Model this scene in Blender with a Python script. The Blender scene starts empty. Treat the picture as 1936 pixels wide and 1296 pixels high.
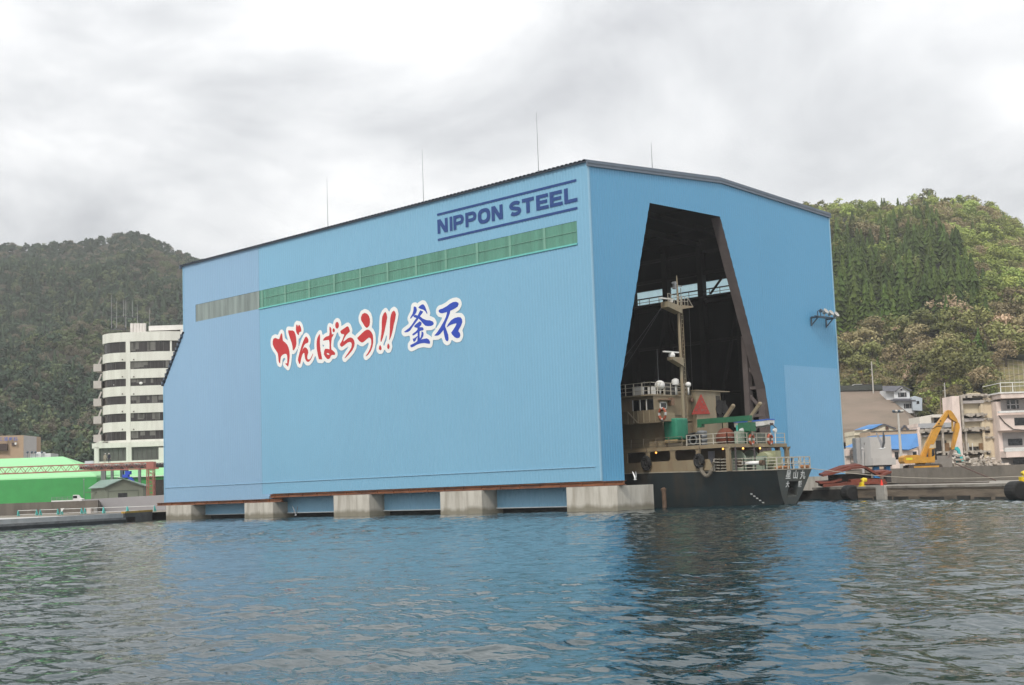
import bpy, bmesh, math, random
import numpy as np
from mathutils import Vector, Matrix
from mathutils.geometry import tessellate_polygon

# ------------------------------------------------------------------ camera, sky, sun, exposure
SC = bpy.context.scene
COL = SC.collection
FPX = 2568.02; PITCH = 0.107356; ROLL = -0.036086; YAW = 2.349761
CAM = np.array([88.5772, -101.579, 2.5])
_d = np.array([math.cos(PITCH)*math.cos(YAW), math.cos(PITCH)*math.sin(YAW), math.sin(PITCH)])
_r = np.array([math.sin(YAW), -math.cos(YAW), 0.0]); _u = np.cross(_r, _d)
_R = math.cos(ROLL)*_r + math.sin(ROLL)*_u
_U = -math.sin(ROLL)*_r + math.cos(ROLL)*_u
cd = bpy.data.cameras.new('camera'); cam = bpy.data.objects.new('camera', cd); COL.objects.link(cam)
cd.sensor_width = 36.0; cd.sensor_fit = 'HORIZONTAL'; cd.lens = FPX/1936*36.0
cd.clip_start = 0.5; cd.clip_end = 8000
cam.matrix_world = Matrix(((_R[0], _U[0], -_d[0], CAM[0]), (_R[1], _U[1], -_d[1], CAM[1]), (_R[2], _U[2], -_d[2], CAM[2]), (0, 0, 0, 1)))
SC.camera = cam
SC.render.resolution_x = 1024; SC.render.resolution_y = 685

SUN_EL = math.radians(46); SUN_AZ = math.atan2(-0.93, 0.36)      # direction towards the sun
sdir = Vector((math.cos(SUN_EL)*math.cos(SUN_AZ), math.cos(SUN_EL)*math.sin(SUN_AZ), math.sin(SUN_EL)))
sl = bpy.data.lights.new('sun', 'SUN'); sl.energy = 1.9; sl.angle = math.radians(12); sl.color = (1.0, 0.94, 0.85)
so = bpy.data.objects.new('sun', sl); COL.objects.link(so); so.rotation_euler = sdir.to_track_quat('Z', 'Y').to_euler()
so.location = (0, 0, 300)

W = bpy.data.worlds.new('World'); SC.world = W; W.use_nodes = True
nt = W.node_tree; nt.nodes.clear()
def wn(t, **k):
    n = nt.nodes.new(t)
    for a, v in k.items(): setattr(n, a, v)
    return n
out = wn('ShaderNodeOutputWorld'); bg = wn('ShaderNodeBackground'); bg.inputs['Strength'].default_value = 0.1
sky = wn('ShaderNodeTexSky', sky_type='NISHITA', sun_disc=False, sun_elevation=SUN_EL, sun_rotation=math.pi/2-SUN_AZ)
tc = wn('ShaderNodeTexCoord'); sep = wn('ShaderNodeSeparateXYZ'); nt.links.new(tc.outputs['Generated'], sep.inputs[0])
def wmath(op, a, b=None, c=None, clamp=False):
    n = wn('ShaderNodeMath', operation=op, use_clamp=clamp)
    for i, v in enumerate((a, b, c)):
        if v is None: continue
        if isinstance(v, (int, float)): n.inputs[i].default_value = v
        else: nt.links.new(v, n.inputs[i])
    return n.outputs[0]
zz = wmath('MAXIMUM', wmath('ADD', sep.outputs['Z'], 0.34), 0.25)
comb = wn('ShaderNodeCombineXYZ')
nt.links.new(wmath('DIVIDE', sep.outputs['X'], zz), comb.inputs[0]); nt.links.new(wmath('DIVIDE', sep.outputs['Y'], zz), comb.inputs[1])
no1 = wn('ShaderNodeTexNoise'); no1.inputs['Scale'].default_value = 2.3; no1.inputs['Detail'].default_value = 7; no1.inputs['Roughness'].default_value = 0.56
no1.inputs['Distortion'].default_value = 0.35
mp = wn('ShaderNodeMapping'); mp.inputs['Location'].default_value = (1.35, 4.2, 0); nt.links.new(comb.outputs[0], mp.inputs[0]); nt.links.new(mp.outputs[0], no1.inputs['Vector'])
cr = wn('ShaderNodeValToRGB'); nt.links.new(no1.outputs['Fac'], cr.inputs[0])
e = cr.color_ramp.elements
e[0].position = 0.30; e[0].color = (0.54, 0.55, 0.57, 1); e[1].position = 0.64; e[1].color = (1.08, 1.08, 1.07, 1)
m = e.new(0.44); m.color = (0.75, 0.76, 0.77, 1)
m = e.new(0.52); m.color = (0.87, 0.875, 0.88, 1)
# overcast sky is brighter towards the zenith
gain = wmath('MULTIPLY_ADD', wmath('MAXIMUM', sep.outputs['Z'], 0.0), 8.5, 7.7)
vm = wn('ShaderNodeVectorMath', operation='SCALE'); nt.links.new(cr.outputs[0], vm.inputs[0]); nt.links.new(gain, vm.inputs['Scale'])
mx = wn('ShaderNodeMix', data_type='RGBA'); mx.inputs['Factor'].default_value = 0.93
nt.links.new(sky.outputs[0], mx.inputs['A']); nt.links.new(vm.outputs[0], mx.inputs['B'])
nt.links.new(mx.outputs['Result'], bg.inputs['Color']); nt.links.new(bg.outputs[0], out.inputs['Surface'])

SC.view_settings.view_transform = 'Standard'; SC.view_settings.look = 'None'
SC.view_settings.exposure = 0.28; SC.view_settings.gamma = 1.0; SC.view_settings.use_curve_mapping = False
SC.render.engine = 'CYCLES'
SC.cycles.max_bounces = 8; SC.cycles.diffuse_bounces = 3; SC.cycles.glossy_bounces = 3; SC.cycles.transmission_bounces = 4
SC.cycles.transparent_max_bounces = 6; SC.cycles.volume_bounces = 0; SC.cycles.use_denoising = True
SC.cycles.sample_clamp_indirect = 6

# ------------------------------------------------------------------ geometry helpers
def ray(x, y): return _d + _R*(x-968)/FPX - _U*(y-648)/FPX
def PD(x, y, D): return CAM + D*ray(x, y)
def PX(x, y, X): v = ray(x, y); return CAM + v*(X-CAM[0])/v[0]
def PY(x, y, Y): v = ray(x, y); return CAM + v*(Y-CAM[1])/v[1]
def PZ(x, y, Z): v = ray(x, y); return CAM + v*(Z-CAM[2])/v[2]
CAMRZ = math.atan2(_r[1], _r[0])
RNG = random.Random(7)

class MB:
    def __init__(s): s.v = []; s.f = []; s.m = []; s.mi = 0
    def add(s, vs, fs):
        o = len(s.v); s.v += [tuple(float(c) for c in p) for p in vs]
        for f in fs: s.f.append(tuple(i+o for i in f)); s.m.append(s.mi)
        return s
    def box(s, x0, y0, z0, x1, y1, z1):
        x0, x1 = min(x0, x1), max(x0, x1); y0, y1 = min(y0, y1), max(y0, y1); z0, z1 = min(z0, z1), max(z0, z1)
        return s.add([(x0,y0,z0),(x1,y0,z0),(x1,y1,z0),(x0,y1,z0),(x0,y0,z1),(x1,y0,z1),(x1,y1,z1),(x0,y1,z1)],
                     [(0,3,2,1),(4,5,6,7),(0,1,5,4),(1,2,6,5),(2,3,7,6),(3,0,4,7)])
    def bar(s, a, b, w, h=None, up=(0,0,1)):
        a = Vector(a); b = Vector(b); h = h or w; t = (b-a)
        if t.length < 1e-6: return s
        t.normalize(); up = Vector(up)
        if abs(t.dot(up)) > .98: up = Vector((1,0,0)) if abs(t.x) < .9 else Vector((0,1,0))
        x = t.cross(up).normalized()*(w/2); z = x.cross(t).normalized()*(h/2)
        vs = [a-x-z, a+x-z, a+x+z, a-x+z, b-x-z, b+x-z, b+x+z, b-x+z]
        return s.add(vs, [(0,1,2,3),(7,6,5,4),(0,4,5,1),(1,5,6,2),(2,6,7,3),(3,7,4,0)])
    def tube(s, pts, r, n=6, caps=True):
        pts = [Vector(p) for p in pts]; rs = r if isinstance(r, (list, tuple)) else [r]*len(pts)
        vs = []; fs = []
        for i, p in enumerate(pts):
            t = (pts[min(i+1, len(pts)-1)]-pts[max(i-1, 0)]).normalized()
            u = Vector((0,0,1)) if abs(t.z) < .95 else Vector((1,0,0))
            a = t.cross(u).normalized(); b = a.cross(t).normalized()
            for k in range(n):
                q = 2*math.pi*k/n; vs.append(p+(a*math.cos(q)+b*math.sin(q))*rs[i])
        for i in range(len(pts)-1):
            for k in range(n):
                k2 = (k+1) % n; fs.append((i*n+k, i*n+k2, (i+1)*n+k2, (i+1)*n+k))
        if caps:
            fs.append(tuple(range(n-1, -1, -1))); fs.append(tuple((len(pts)-1)*n+k for k in range(n)))
        return s.add(vs, fs)
    def lathe(s, prof, c=(0,0,0), n=16, axis='z'):
        vs = []; fs = []
        for (r, h) in prof:
            for k in range(n):
                q = 2*math.pi*k/n; a, b = r*math.cos(q), r*math.sin(q)
                p = (a, b, h) if axis == 'z' else ((h, a, b) if axis == 'x' else (b, h, a))
                vs.append((p[0]+c[0], p[1]+c[1], p[2]+c[2]))
        for i in range(len(prof)-1):
            for k in range(n):
                k2 = (k+1) % n; fs.append((i*n+k, i*n+k2, (i+1)*n+k2, (i+1)*n+k))
        fs.append(tuple(range(n-1, -1, -1))); fs.append(tuple((len(prof)-1)*n+k for k in range(n)))
        return s.add(vs, fs)
    def ball(s, c, rx, ry=None, rz=None, n=10, m=6, z0=-1):
        ry = ry or rx; rz = rz or rx
        prof = []
        for i in range(m+1):
            t = -math.pi/2+math.pi*i/m
            if math.sin(t) < z0-1e-6: continue
            prof.append((max(math.cos(t), .02), math.sin(t)))
        o = len(s.v); s.lathe(prof, n=n)
        for i in range(o, len(s.v)):
            x, y, z = s.v[i]; s.v[i] = (x*rx+c[0], y*ry+c[1], z*rz+c[2])
        return s
    def poly(s, pts, ext):
        """flat polygon (list of 3-D points) extruded by vector ext"""
        n = len(pts); P = [Vector(p) for p in pts]; e = Vector(ext)
        tri = tessellate_polygon([P])
        vs = P+[p+e for p in P]; fs = [tuple(t) for t in tri]+[tuple(i+n for i in reversed(t)) for t in tri]
        fs += [(i, (i+1) % n, n+(i+1) % n, n+i) for i in range(n)]
        return s.add(vs, fs)
    def sheet(s, loops):
        P = [[Vector(p) for p in l] for l in loops]; tri = tessellate_polygon(P)
        return s.add([p for l in P for p in l], [tuple(t) for t in tri])
    def build(s, name, mats, parent=None, origin=(0,0,0), smooth=False, label=None):
        me = bpy.data.meshes.new(name)
        o = origin; me.from_pydata([(x-o[0], y-o[1], z-o[2]) for x, y, z in s.v], [], s.f)
        mats = mats if isinstance(mats, (list, tuple)) else [mats]
        for mm in mats: me.materials.append(mm)
        if len(mats) > 1: me.polygons.foreach_set('material_index', s.m)
        bm = bmesh.new(); bm.from_mesh(me); bmesh.ops.recalc_face_normals(bm, faces=bm.faces); bm.to_mesh(me); bm.free()
        if smooth: me.polygons.foreach_set('use_smooth', [True]*len(me.polygons))
        me.update()
        ob = bpy.data.objects.new(name, me); COL.objects.link(ob)
        if parent is not None: ob.parent = parent
        else: ob.location = o
        if label: ob['label'] = label
        return ob

def thing(name, label, cat, loc=(0,0,0), rz=0.0, group=None):
    o = bpy.data.objects.new(name, None); COL.objects.link(o); o.empty_display_size = .3
    o.location = [float(c) for c in loc]; o.rotation_euler = (0, 0, rz); o['label'] = label; o['category'] = cat
    if group: o['group'] = group
    return o
def tag(o, label, cat, group=None, kind=None):
    o['label'] = label; o['category'] = cat
    if group: o['group'] = group
    if kind: o['kind'] = kind
    return o
def struct(o, kind='structure'): o['kind'] = kind; return o
def kids(o): return [c for c in bpy.data.objects if c.parent == o]
def dup(root, loc, rz=0.0, label=None, scale=None, group=None):
    r = root.copy(); COL.objects.link(r); r.location = [float(c) for c in loc]; r.rotation_euler = (0, 0, rz)
    if label: r['label'] = label
    if group: r['group'] = group
    if scale: r.scale = (scale,)*3
    for ch in root.children:
        c = ch.copy(); COL.objects.link(c); c.parent = r
        for g in ch.children:
            d = g.copy(); COL.objects.link(d); d.parent = c
    return r

class Fr:
    """a thing's own frame: local x to its right, y away, z up, at a real place and distance"""
    def __init__(s, px, py, D, z0=None, rz=None):
        p = PD(px, py, D); s.o = np.array([p[0], p[1], p[2] if z0 is None else z0]); s.rz = CAMRZ if rz is None else CAMRZ+rz
        s.ax = np.array([math.cos(s.rz), math.sin(s.rz), 0]); s.ay = np.array([-math.sin(s.rz), math.cos(s.rz), 0])
    def q(s, px, py, y=0.0):
        v = ray(px, py); t = ((s.o-CAM)@s.ay+y)/(v@s.ay); p = CAM+v*t-s.o
        return (float(p@s.ax), float(y), float(p[2]))
    def bx(s, mb, x0, y0, x1, y1, d0, d1):
        l = s.q(x0, (y0+y1)/2, d0)[0]; r = s.q(x1, (y0+y1)/2, d0)[0]; t = s.q((x0+x1)/2, y0, d0)[2]; b = s.q((x0+x1)/2, y1, d0)[2]
        mb.box(l, d0, b, r, d1, t); return (l, b, r, t)
    def x(s, px, py, y=0): return s.q(px, py, y)[0]
    def z(s, px, py, y=0): return s.q(px, py, y)[2]
    def th(s, name, label, cat, group=None): return thing(name, label, cat, s.o, s.rz, group)

def rail(mb, pts, h=1.05, step=1.5, n=3, r=.025, post=None):
    pts = [Vector(p) for p in pts]
    for a, b in zip(pts, pts[1:]):
        k = max(1, round((b-a).length/step))
        for i in range(n): zz = h*(i+1)/n; mb.bar(a+Vector((0,0,zz)), b+Vector((0,0,zz)), 2*r)
        for i in range(k+1): p = a.lerp(b, i/k); mb.bar(p, p+Vector((0,0,h)), 2*(post or r))

# ------------------------------------------------------------------ materials
MATS = {}
def mat(name, col, rough=.7, var=.12, scale=1.0, metal=0.0, bump=0.0, bscale=8.0, stretch=(1,1,1), dirt=None, dirtscale=.4, dirtamt=.5, spec=None, rnd=0.0, emit=None, twoside=None):
    if name in MATS: return MATS[name]
    m = bpy.data.materials.new(name); m.use_nodes = True; t = m.node_tree; N = t.nodes; L = t.links
    b = N['Principled BSDF']; b.inputs['Roughness'].default_value = rough; b.inputs['Metallic'].default_value = metal
    if spec is not None: b.inputs['Specular IOR Level'].default_value = spec
    tc = N.new('ShaderNodeTexCoord'); mp = N.new('ShaderNodeMapping'); mp.inputs['Scale'].default_value = stretch
    L.new(tc.outputs['Object'], mp.inputs[0])
    no = N.new('ShaderNodeTexNoise'); no.inputs['Scale'].default_value = scale; no.inputs['Detail'].default_value = 5; no.inputs['Roughness'].default_value = .6
    L.new(mp.outputs[0], no.inputs['Vector'])
    mr = N.new('ShaderNodeMapRange'); mr.inputs['From Min'].default_value = .3; mr.inputs['From Max'].default_value = .7
    mr.inputs['To Min'].default_value = 1-var; mr.inputs['To Max'].default_value = 1+var; L.new(no.outputs['Fac'], mr.inputs['Value'])
    vs = N.new('ShaderNodeVectorMath'); vs.operation = 'SCALE'; vs.inputs[0].default_value = col[:3]; L.new(mr.outputs[0], vs.inputs['Scale'])
    res = vs.outputs[0]
    if rnd:
        oi = N.new('ShaderNodeObjectInfo'); hs = N.new('ShaderNodeHueSaturation'); L.new(res, hs.inputs['Color'])
        r2 = N.new('ShaderNodeMapRange'); r2.inputs['To Min'].default_value = 1-rnd; r2.inputs['To Max'].default_value = 1+rnd
        L.new(oi.outputs['Random'], r2.inputs['Value']); L.new(r2.outputs[0], hs.inputs['Value'])
        wn_ = N.new('ShaderNodeTexWhiteNoise'); wn_.noise_dimensions = '1D'; L.new(oi.outputs['Random'], wn_.inputs['W'])
        r3 = N.new('ShaderNodeMapRange'); r3.inputs['To Min'].default_value = .5-rnd*.06; r3.inputs['To Max'].default_value = .5+rnd*.05
        L.new(wn_.outputs['Value'], r3.inputs['Value']); L.new(r3.outputs[0], hs.inputs['Hue']); res = hs.outputs[0]
    if dirt is not None:
        n2 = N.new('ShaderNodeTexNoise'); n2.inputs['Scale'].default_value = dirtscale; n2.inputs['Detail'].default_value = 8; n2.inputs['Roughness'].default_value = .65
        m2 = N.new('ShaderNodeMapping'); m2.inputs['Scale'].default_value = stretch; m2.inputs['Location'].default_value = (5.3, 1.7, 9.1)
        L.new(tc.outputs['Object'], m2.inputs[0]); L.new(m2.outputs[0], n2.inputs['Vector'])
        r4 = N.new('ShaderNodeMapRange'); r4.inputs['From Min'].default_value = .46; r4.inputs['From Max'].default_value = .68; r4.inputs['To Max'].default_value = dirtamt
        L.new(n2.outputs['Fac'], r4.inputs['Value'])
        mix = N.new('ShaderNodeMix'); mix.data_type = 'RGBA'; L.new(r4.outputs[0], mix.inputs['Factor']); L.new(res, mix.inputs['A']); mix.inputs['B'].default_value = (*dirt, 1)
        res = mix.outputs['Result']
    L.new(res, b.inputs['Base Color'])
    if bump:
        n3 = N.new('ShaderNodeTexNoise'); n3.inputs['Scale'].default_value = bscale; n3.inputs['Detail'].default_value = 4; L.new(mp.outputs[0], n3.inputs['Vector'])
        bu = N.new('ShaderNodeBump'); bu.inputs['Strength'].default_value = bump; bu.inputs['Distance'].default_value = .05
        L.new(n3.outputs['Fac'], bu.inputs['Height']); L.new(bu.outputs[0], b.inputs['Normal'])
    if emit: b.inputs['Emission Color'].default_value = (*emit[0], 1); b.inputs['Emission Strength'].default_value = emit[1]
    MATS[name] = m; return m
# ------------------------------------------------------------------ dock shelter
H = 35.18; HR = 36.47; WD = 44.93; LEN = 81.14; LT = 75.73
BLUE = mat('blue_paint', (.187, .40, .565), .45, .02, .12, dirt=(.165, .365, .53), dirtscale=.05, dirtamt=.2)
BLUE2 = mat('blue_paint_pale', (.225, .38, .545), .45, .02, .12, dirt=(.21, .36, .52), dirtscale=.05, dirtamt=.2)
BLUEF = mat('blue_paint_front_shaded', (.102, .325, .54), .45, .02, .12, dirt=(.095, .31, .525), dirtscale=.05, dirtamt=.2)  # side wall's blue made darker; the front's shade is put into its colour
BLUED = mat('blue_paint_door', (.165, .385, .60), .45, .03, .25)
TRIM = mat('pale_blue_trim', (.25, .45, .60), .5, .03)
DARKST = mat('interior_shade_sheet', (.007, .006, .006), .9, .3, .5)
BRST = mat('brown_steel', (.075, .062, .064), .7, .25, 1.2)
RODM = mat('grey_metal', (.25, .26, .27), .4, .1, metal=.5)
ROOFM = mat('slate_blue_roof', (.075, .095, .125), .5, .15)
VERGE = mat('verge_grey_blue', (.12, .155, .20), .5, .1)
RUST = mat('rusty_steel', (.20, .078, .034), .85, .35, 1.5, dirt=(.07, .035, .028), dirtscale=.8, dirtamt=.8, stretch=(.4, 1, 2))
CONC = mat('pale_concrete', (.44, .42, .375), .85, .12, .8, bump=.3, dirt=(.25, .22, .17), dirtscale=.7, dirtamt=.75, stretch=(1, 1, .22))
NAVY = mat('navy_lettering', (.009, .048, .20), .6, .06, .6)
def translucent(name, col, tr=.5, var=.1):
    m = bpy.data.materials.new(name); m.use_nodes = True; t = m.node_tree; N = t.nodes; L = t.links
    for n in list(N): N.remove(n)
    o = N.new('ShaderNodeOutputMaterial'); d = N.new('ShaderNodeBsdfPrincipled'); tr_ = N.new('ShaderNodeBsdfTranslucent'); mx = N.new('ShaderNodeMixShader')
    tc = N.new('ShaderNodeTexCoord'); mp = N.new('ShaderNodeMapping'); mp.inputs['Scale'].default_value = (1.4, 1.4, .12); no = N.new('ShaderNodeTexNoise'); no.inputs['Scale'].default_value = .8; no.inputs['Detail'].default_value = 5
    L.new(tc.outputs['Object'], mp.inputs[0]); L.new(mp.outputs[0], no.inputs['Vector'])
    mr = N.new('ShaderNodeMapRange'); mr.inputs['From Min'].default_value = .3; mr.inputs['From Max'].default_value = .7; mr.inputs['To Min'].default_value = 1-var; mr.inputs['To Max'].default_value = 1+var
    L.new(no.outputs['Fac'], mr.inputs['Value'])
    vs = N.new('ShaderNodeVectorMath'); vs.operation = 'SCALE'; vs.inputs[0].default_value = col; L.new(mr.outputs[0], vs.inputs['Scale'])
    L.new(vs.outputs[0], d.inputs['Base Color']); L.new(vs.outputs[0], tr_.inputs['Color']); d.inputs['Roughness'].default_value = .35
    mx.inputs[0].default_value = tr; L.new(d.outputs[0], mx.inputs[1]); L.new(tr_.outputs[0], mx.inputs[2]); L.new(mx.outputs[0], o.inputs[0]); return m
GREENST = translucent('green_strip', (.105, .29, .215), .12, .16)
GREYST = translucent('grey_green_strip', (.235, .285, .27), .12, .28)
FARST = translucent('far_strip', (.62, .86, .95), .92, .06)
TEAL = mat('teal_sill', (.14, .50, .47), .6, .05)
MULL = mat('pale_green_mullion', (.165, .345, .265), .6, .05)

dock = thing('ship_dock_shed', 'huge sky blue corrugated ship shed with a tall tapering opening over a moored ship', 'building', (0, 0, 0))
def ribs(a, b, fn, per=.42, dep=.055, vertical=True):
    """trapezoid ribs from a to b; fn(s) -> list of (zlo, zhi) spans; point(s, off, z) supplied by caller"""
    s = a; seq = []
    n = max(1, round(abs(b-a)/per)); st = (b-a)/n
    for i in range(n):
        for k, o in ((0, 0), (.25, 0), (.38, dep), (.87, dep)):
            seq.append((a+st*(i+k), o))
    seq.append((b, 0)); return seq
def wall_sheet(mb, a, b, spans, pt, per=.42, dep=.028):
    seq = ribs(a, b, None, per, dep)
    for (s0, o0), (s1, o1) in zip(seq, seq[1:]):
        for (l0, h0), (l1, h1) in zip(spans(s0), spans(s1)):
            if h0-l0 < .02 and h1-l1 < .02: continue
            mb.add([pt(s0, o0, l0), pt(s1, o1, l1), pt(s1, o1, h1), pt(s0, o0, h0)], [(0, 1, 2, 3)])
SZ0, SZ1 = 27.03, 29.31
side = lambda s, o, z: (s, -o, z)
mb = MB()
wall_sheet(mb, 0, -1.86, lambda s: [(2.99, H)], side)
wall_sheet(mb, -1.86, -57.6, lambda s: [(2.99, SZ0), (SZ1, H)], side)
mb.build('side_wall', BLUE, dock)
mb = MB()
BLZ = 2.36
def rear_top(s): return H if s >= -LT else 25.74+(s+LT)*(25.74-18.77)/(LEN-LT)
wall_sheet(mb, -57.62, -72.75, lambda s: [(BLZ, SZ0-.08), (SZ1, H)], side)
mb.box(-57.62, -.03, BLZ, -55.4, .02, 2.985); mb.box(-57.0, -.3, 2.4, -55.7, -.05, 2.75)
wall_sheet(mb, -72.75, -LT, lambda s: [(BLZ, H)], side)
wall_sheet(mb, -LT, -LEN, lambda s: [(BLZ, 25.74 if s >= -LT else rear_top(s))], side)
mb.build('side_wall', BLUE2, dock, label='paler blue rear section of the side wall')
mb = MB(); wall_sheet(mb, -1.88, -57.58, lambda s: [(SZ0+.01, SZ1-.01)], lambda s, o, z: (s, -o+.03, z)); strip_ = mb.build('skylight_strip', GREENST, dock, label='long green translucent strip window')
mb = MB(); wall_sheet(mb, -57.64, -72.73, lambda s: [(SZ0-.07, SZ1-.01)], lambda s, o, z: (s, -o+.03, z)); mb.build('skylight_strip', GREYST, dock, label='grey dirty translucent strip window')
mb = MB()
for k in range(11): x = -6.4-5.05*k; mb.box(x-.16, -.055, SZ0+.02, x+.16, -.03, SZ1-.02)
mb.box(-57.5, -.065, 28.23, -1.9, -.04, 28.28); mb.build('mullion', MULL, strip_)
mb = MB(); mb.box(-57.58, -.13, SZ0-.16, -1.86, -.02, SZ0); mb.build('strip_sill', TEAL, strip_)
mb = MB(); mb.box(-81.1, -.10, 4.38, -.7, -.03, 4.44); mb.build('drip_flashing', TRIM, dock)
for b_ in ((-.10, -.10, 2.99, .07, .10, H-.1), (-.05, WD-.1, 2.72, .10, WD+.12, H-.25), (-LT-.12, -.10, 25.9, -LT+.06, .1, H-.2), (-LEN-.1, -.1, 2.36, -LEN+.05, .1, 18.7)):
    mb = MB(); mb.box(*b_); mb.build('corner_trim', TRIM, dock)
# front wall with the tapering opening
def gable(y): return H+(HR-H)*(1-abs(y-WD/2)/(WD/2))
def interp(y, pts):
    for (a, p), (b, q) in zip(pts, pts[1:]):
        if a <= y <= b: return p+(q-p)*(y-a)/max(b-a, 1e-9)
    return pts[0][1] if y < pts[0][0] else pts[-1][1]
OPEN = [(3.52, 2.95), (3.521, 12.57), (9.6, 32.05), (22.08, 32.05), (29.12, 12.88), (29.7, 8.95), (29.701, 2.7)]
mb = MB(); fpt = lambda s, o, z: (o, s, z)
wall_sheet(mb, 0, 3.52, lambda y: [(2.95, gable(y))], fpt, .4, .03)
for a, b in ((3.52, 9.6), (9.6, 22.08), (22.08, 29.12), (29.12, 29.7)):
    wall_sheet(mb, a, b, lambda y: [(interp(min(max(y, 3.5211), 29.7), OPEN), gable(y))], fpt, .4, .03)
wall_sheet(mb, 29.7, WD, lambda y: [(2.7, gable(y))], fpt, .4, .03)
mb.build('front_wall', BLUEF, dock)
mb = MB(); wall_sheet(mb, 33.1, WD-.15, lambda y: [(1.7, 15.75)], lambda s, o, z: (o+.05, s, z), .4, .03); mb.build('door_panel', BLUED, dock, label='paler blue rectangular panel low on the front wall')
mb = MB()
e_ = .62
for (y0, z0), (y1, z1) in (((-.35, H+.02), (WD/2, HR+.05)), ((WD/2, HR+.05), (WD+.35, H+.02))):
    mb.poly([(.05, y0, z0-e_), (.05, y1, z1-e_), (.05, y1, z1), (.05, y0, z0)], (.16, 0, 0))
    mb.poly([(.211, y0, z0-.30), (.211, y1, z1-.30), (.211, y1, z1-.22), (.211, y0, z0-.22)], (.05, 0, 0))
mb.build('verge_trim', VERGE, dock)
mb = MB()
for y0, z0, y1, z1 in ((-.42, H-.02, WD/2, HR+.06), (WD+.42, H-.02, WD/2, HR+.06)):
    seq = ribs(.15, -LT-.25, None, .60, .15)
    for (s0, o0), (s1, o1) in zip(seq, seq[1:]): mb.add([(s0, y0, z0+o0), (s1, y0, z0+o1), (s1, y1, z1+o1), (s0, y1, z1+o0)], [(0, 1, 2, 3)])
mb.box(-LT-.2, -.26, H-.12, .1, -.08, H-.02); mb.box(-LT-.45, -.45, H-.45, -LT-.12, .1, H+.1)
mb.add([(-LT-.1, -.25, 25.9), (-LEN-.4, -.25, 18.75), (-LEN-.4, 30, 18.75), (-LT-.1, 30, 25.9)], [(0, 1, 2, 3)])
a, b = np.array((-LT-.15, -.2, 25.6)), np.array((-LEN-.3, -.2, 18.8))
for k in range(12): p = a+(b-a)*(k+.5)/12; mb.box(p[0]-.2, -.3, p[2]-.14, p[0]+.1, .5, p[2]+.25)
mb.build('roof', ROOFM, dock)
mb = MB()     # other outer walls, rear and far side with its own strip of light
mb.add([(-LT, 0, 20), (-LT, WD, 20), (-LT, WD, H), (-LT, WD/2, HR), (-LT, 0, H)], [(0, 1, 2, 3, 4)])
mb.add([(-LEN, 0, 2), (-LEN, WD, 2), (-LEN, WD, 18.8), (-LEN, 0, 18.8)], [(0, 1, 2, 3)])
for z0, z1 in ((1.4, 27.25), (29.1, H)): mb.add([(-LEN if z1 < 28 else -LT, WD, z0), (0, WD, z0), (0, WD, z1), (-LEN if z1 < 28 else -LT, WD, z1)], [(0, 1, 2, 3)])
mb.build('rear_wall', BLUE2, dock)
mb = MB(); mb.add([(-LT, WD-.02, 27.25), (-.3, WD-.02, 27.25), (-.3, WD-.02, 29.1), (-LT, WD-.02, 29.1)], [(0, 1, 2, 3)]); mb.build('skylight_strip', FARST, dock, label='bright strip window seen inside through the opening')
mb = MB()     # added near-black lining; the shed's inner shade is put into its colour
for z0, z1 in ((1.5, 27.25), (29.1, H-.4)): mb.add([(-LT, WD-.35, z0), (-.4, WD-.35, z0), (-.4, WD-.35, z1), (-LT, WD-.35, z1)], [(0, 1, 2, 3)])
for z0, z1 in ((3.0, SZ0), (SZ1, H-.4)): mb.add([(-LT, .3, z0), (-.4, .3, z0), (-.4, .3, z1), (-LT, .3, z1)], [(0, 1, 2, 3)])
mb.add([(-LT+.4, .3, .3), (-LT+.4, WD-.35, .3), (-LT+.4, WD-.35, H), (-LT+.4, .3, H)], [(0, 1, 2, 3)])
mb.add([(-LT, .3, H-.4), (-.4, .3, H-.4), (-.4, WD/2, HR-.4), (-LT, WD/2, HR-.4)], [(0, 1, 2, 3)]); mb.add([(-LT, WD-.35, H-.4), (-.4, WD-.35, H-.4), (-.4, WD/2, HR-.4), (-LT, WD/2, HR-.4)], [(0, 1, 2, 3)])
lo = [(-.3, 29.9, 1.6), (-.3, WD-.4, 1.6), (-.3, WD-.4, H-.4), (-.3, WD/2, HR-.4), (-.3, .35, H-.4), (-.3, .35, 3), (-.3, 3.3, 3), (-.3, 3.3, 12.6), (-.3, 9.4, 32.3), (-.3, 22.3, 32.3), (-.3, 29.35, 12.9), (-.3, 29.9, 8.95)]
mb.sheet([lo]); mb.build('inner_shade_lining', DARKST, dock)
CX0 = float(PY(1326, 545, WD-.9)[0]); CXS = CX0-float(PY(1260, 562, WD-.9)[0])
mb = MB()     # steel frames of the far side, bracing, roof trusses
for k in range(-1, 7):
    x = CX0-CXS*k; mb.box(x-.35, WD-1.3, 1.4, x+.45, WD-.4, H-.5)
    mb.bar((x, .6, H-1.2), (x, WD/2, HR-1.2), .4, .7); mb.bar((x, WD/2, HR-1.2), (x, WD-.6, H-1.2), .4, .7)
    mb.bar((x, WD-.8, 26.5), (x-CXS, WD-.8, 5), .35) if k % 2 else mb.bar((x-CXS, WD-.8, 26.5), (x, WD-.8, 5), .35)
a = PY(1343, 556, WD-.6); b = PY(1366, 524, WD-.6); mb.bar(a, b, .22)
for z in (14, 21, 26.3, 30.2, 33): mb.box(-LT, WD-.9, z-.2, -.5, WD-.45, z+.2)
mb.box(-LT, WD-.5, 28.02, -.5, WD-.42, 28.12)
for y in (8, 16, 28, 37): mb.bar((-LT, y, gable(y)-1.0), (-.6, y, gable(y)-1.0), .18, .3)
mb.build('steel_frame', mat('dark_brown_frame', (.02, .0165, .016), .85, .2), dock)
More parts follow.
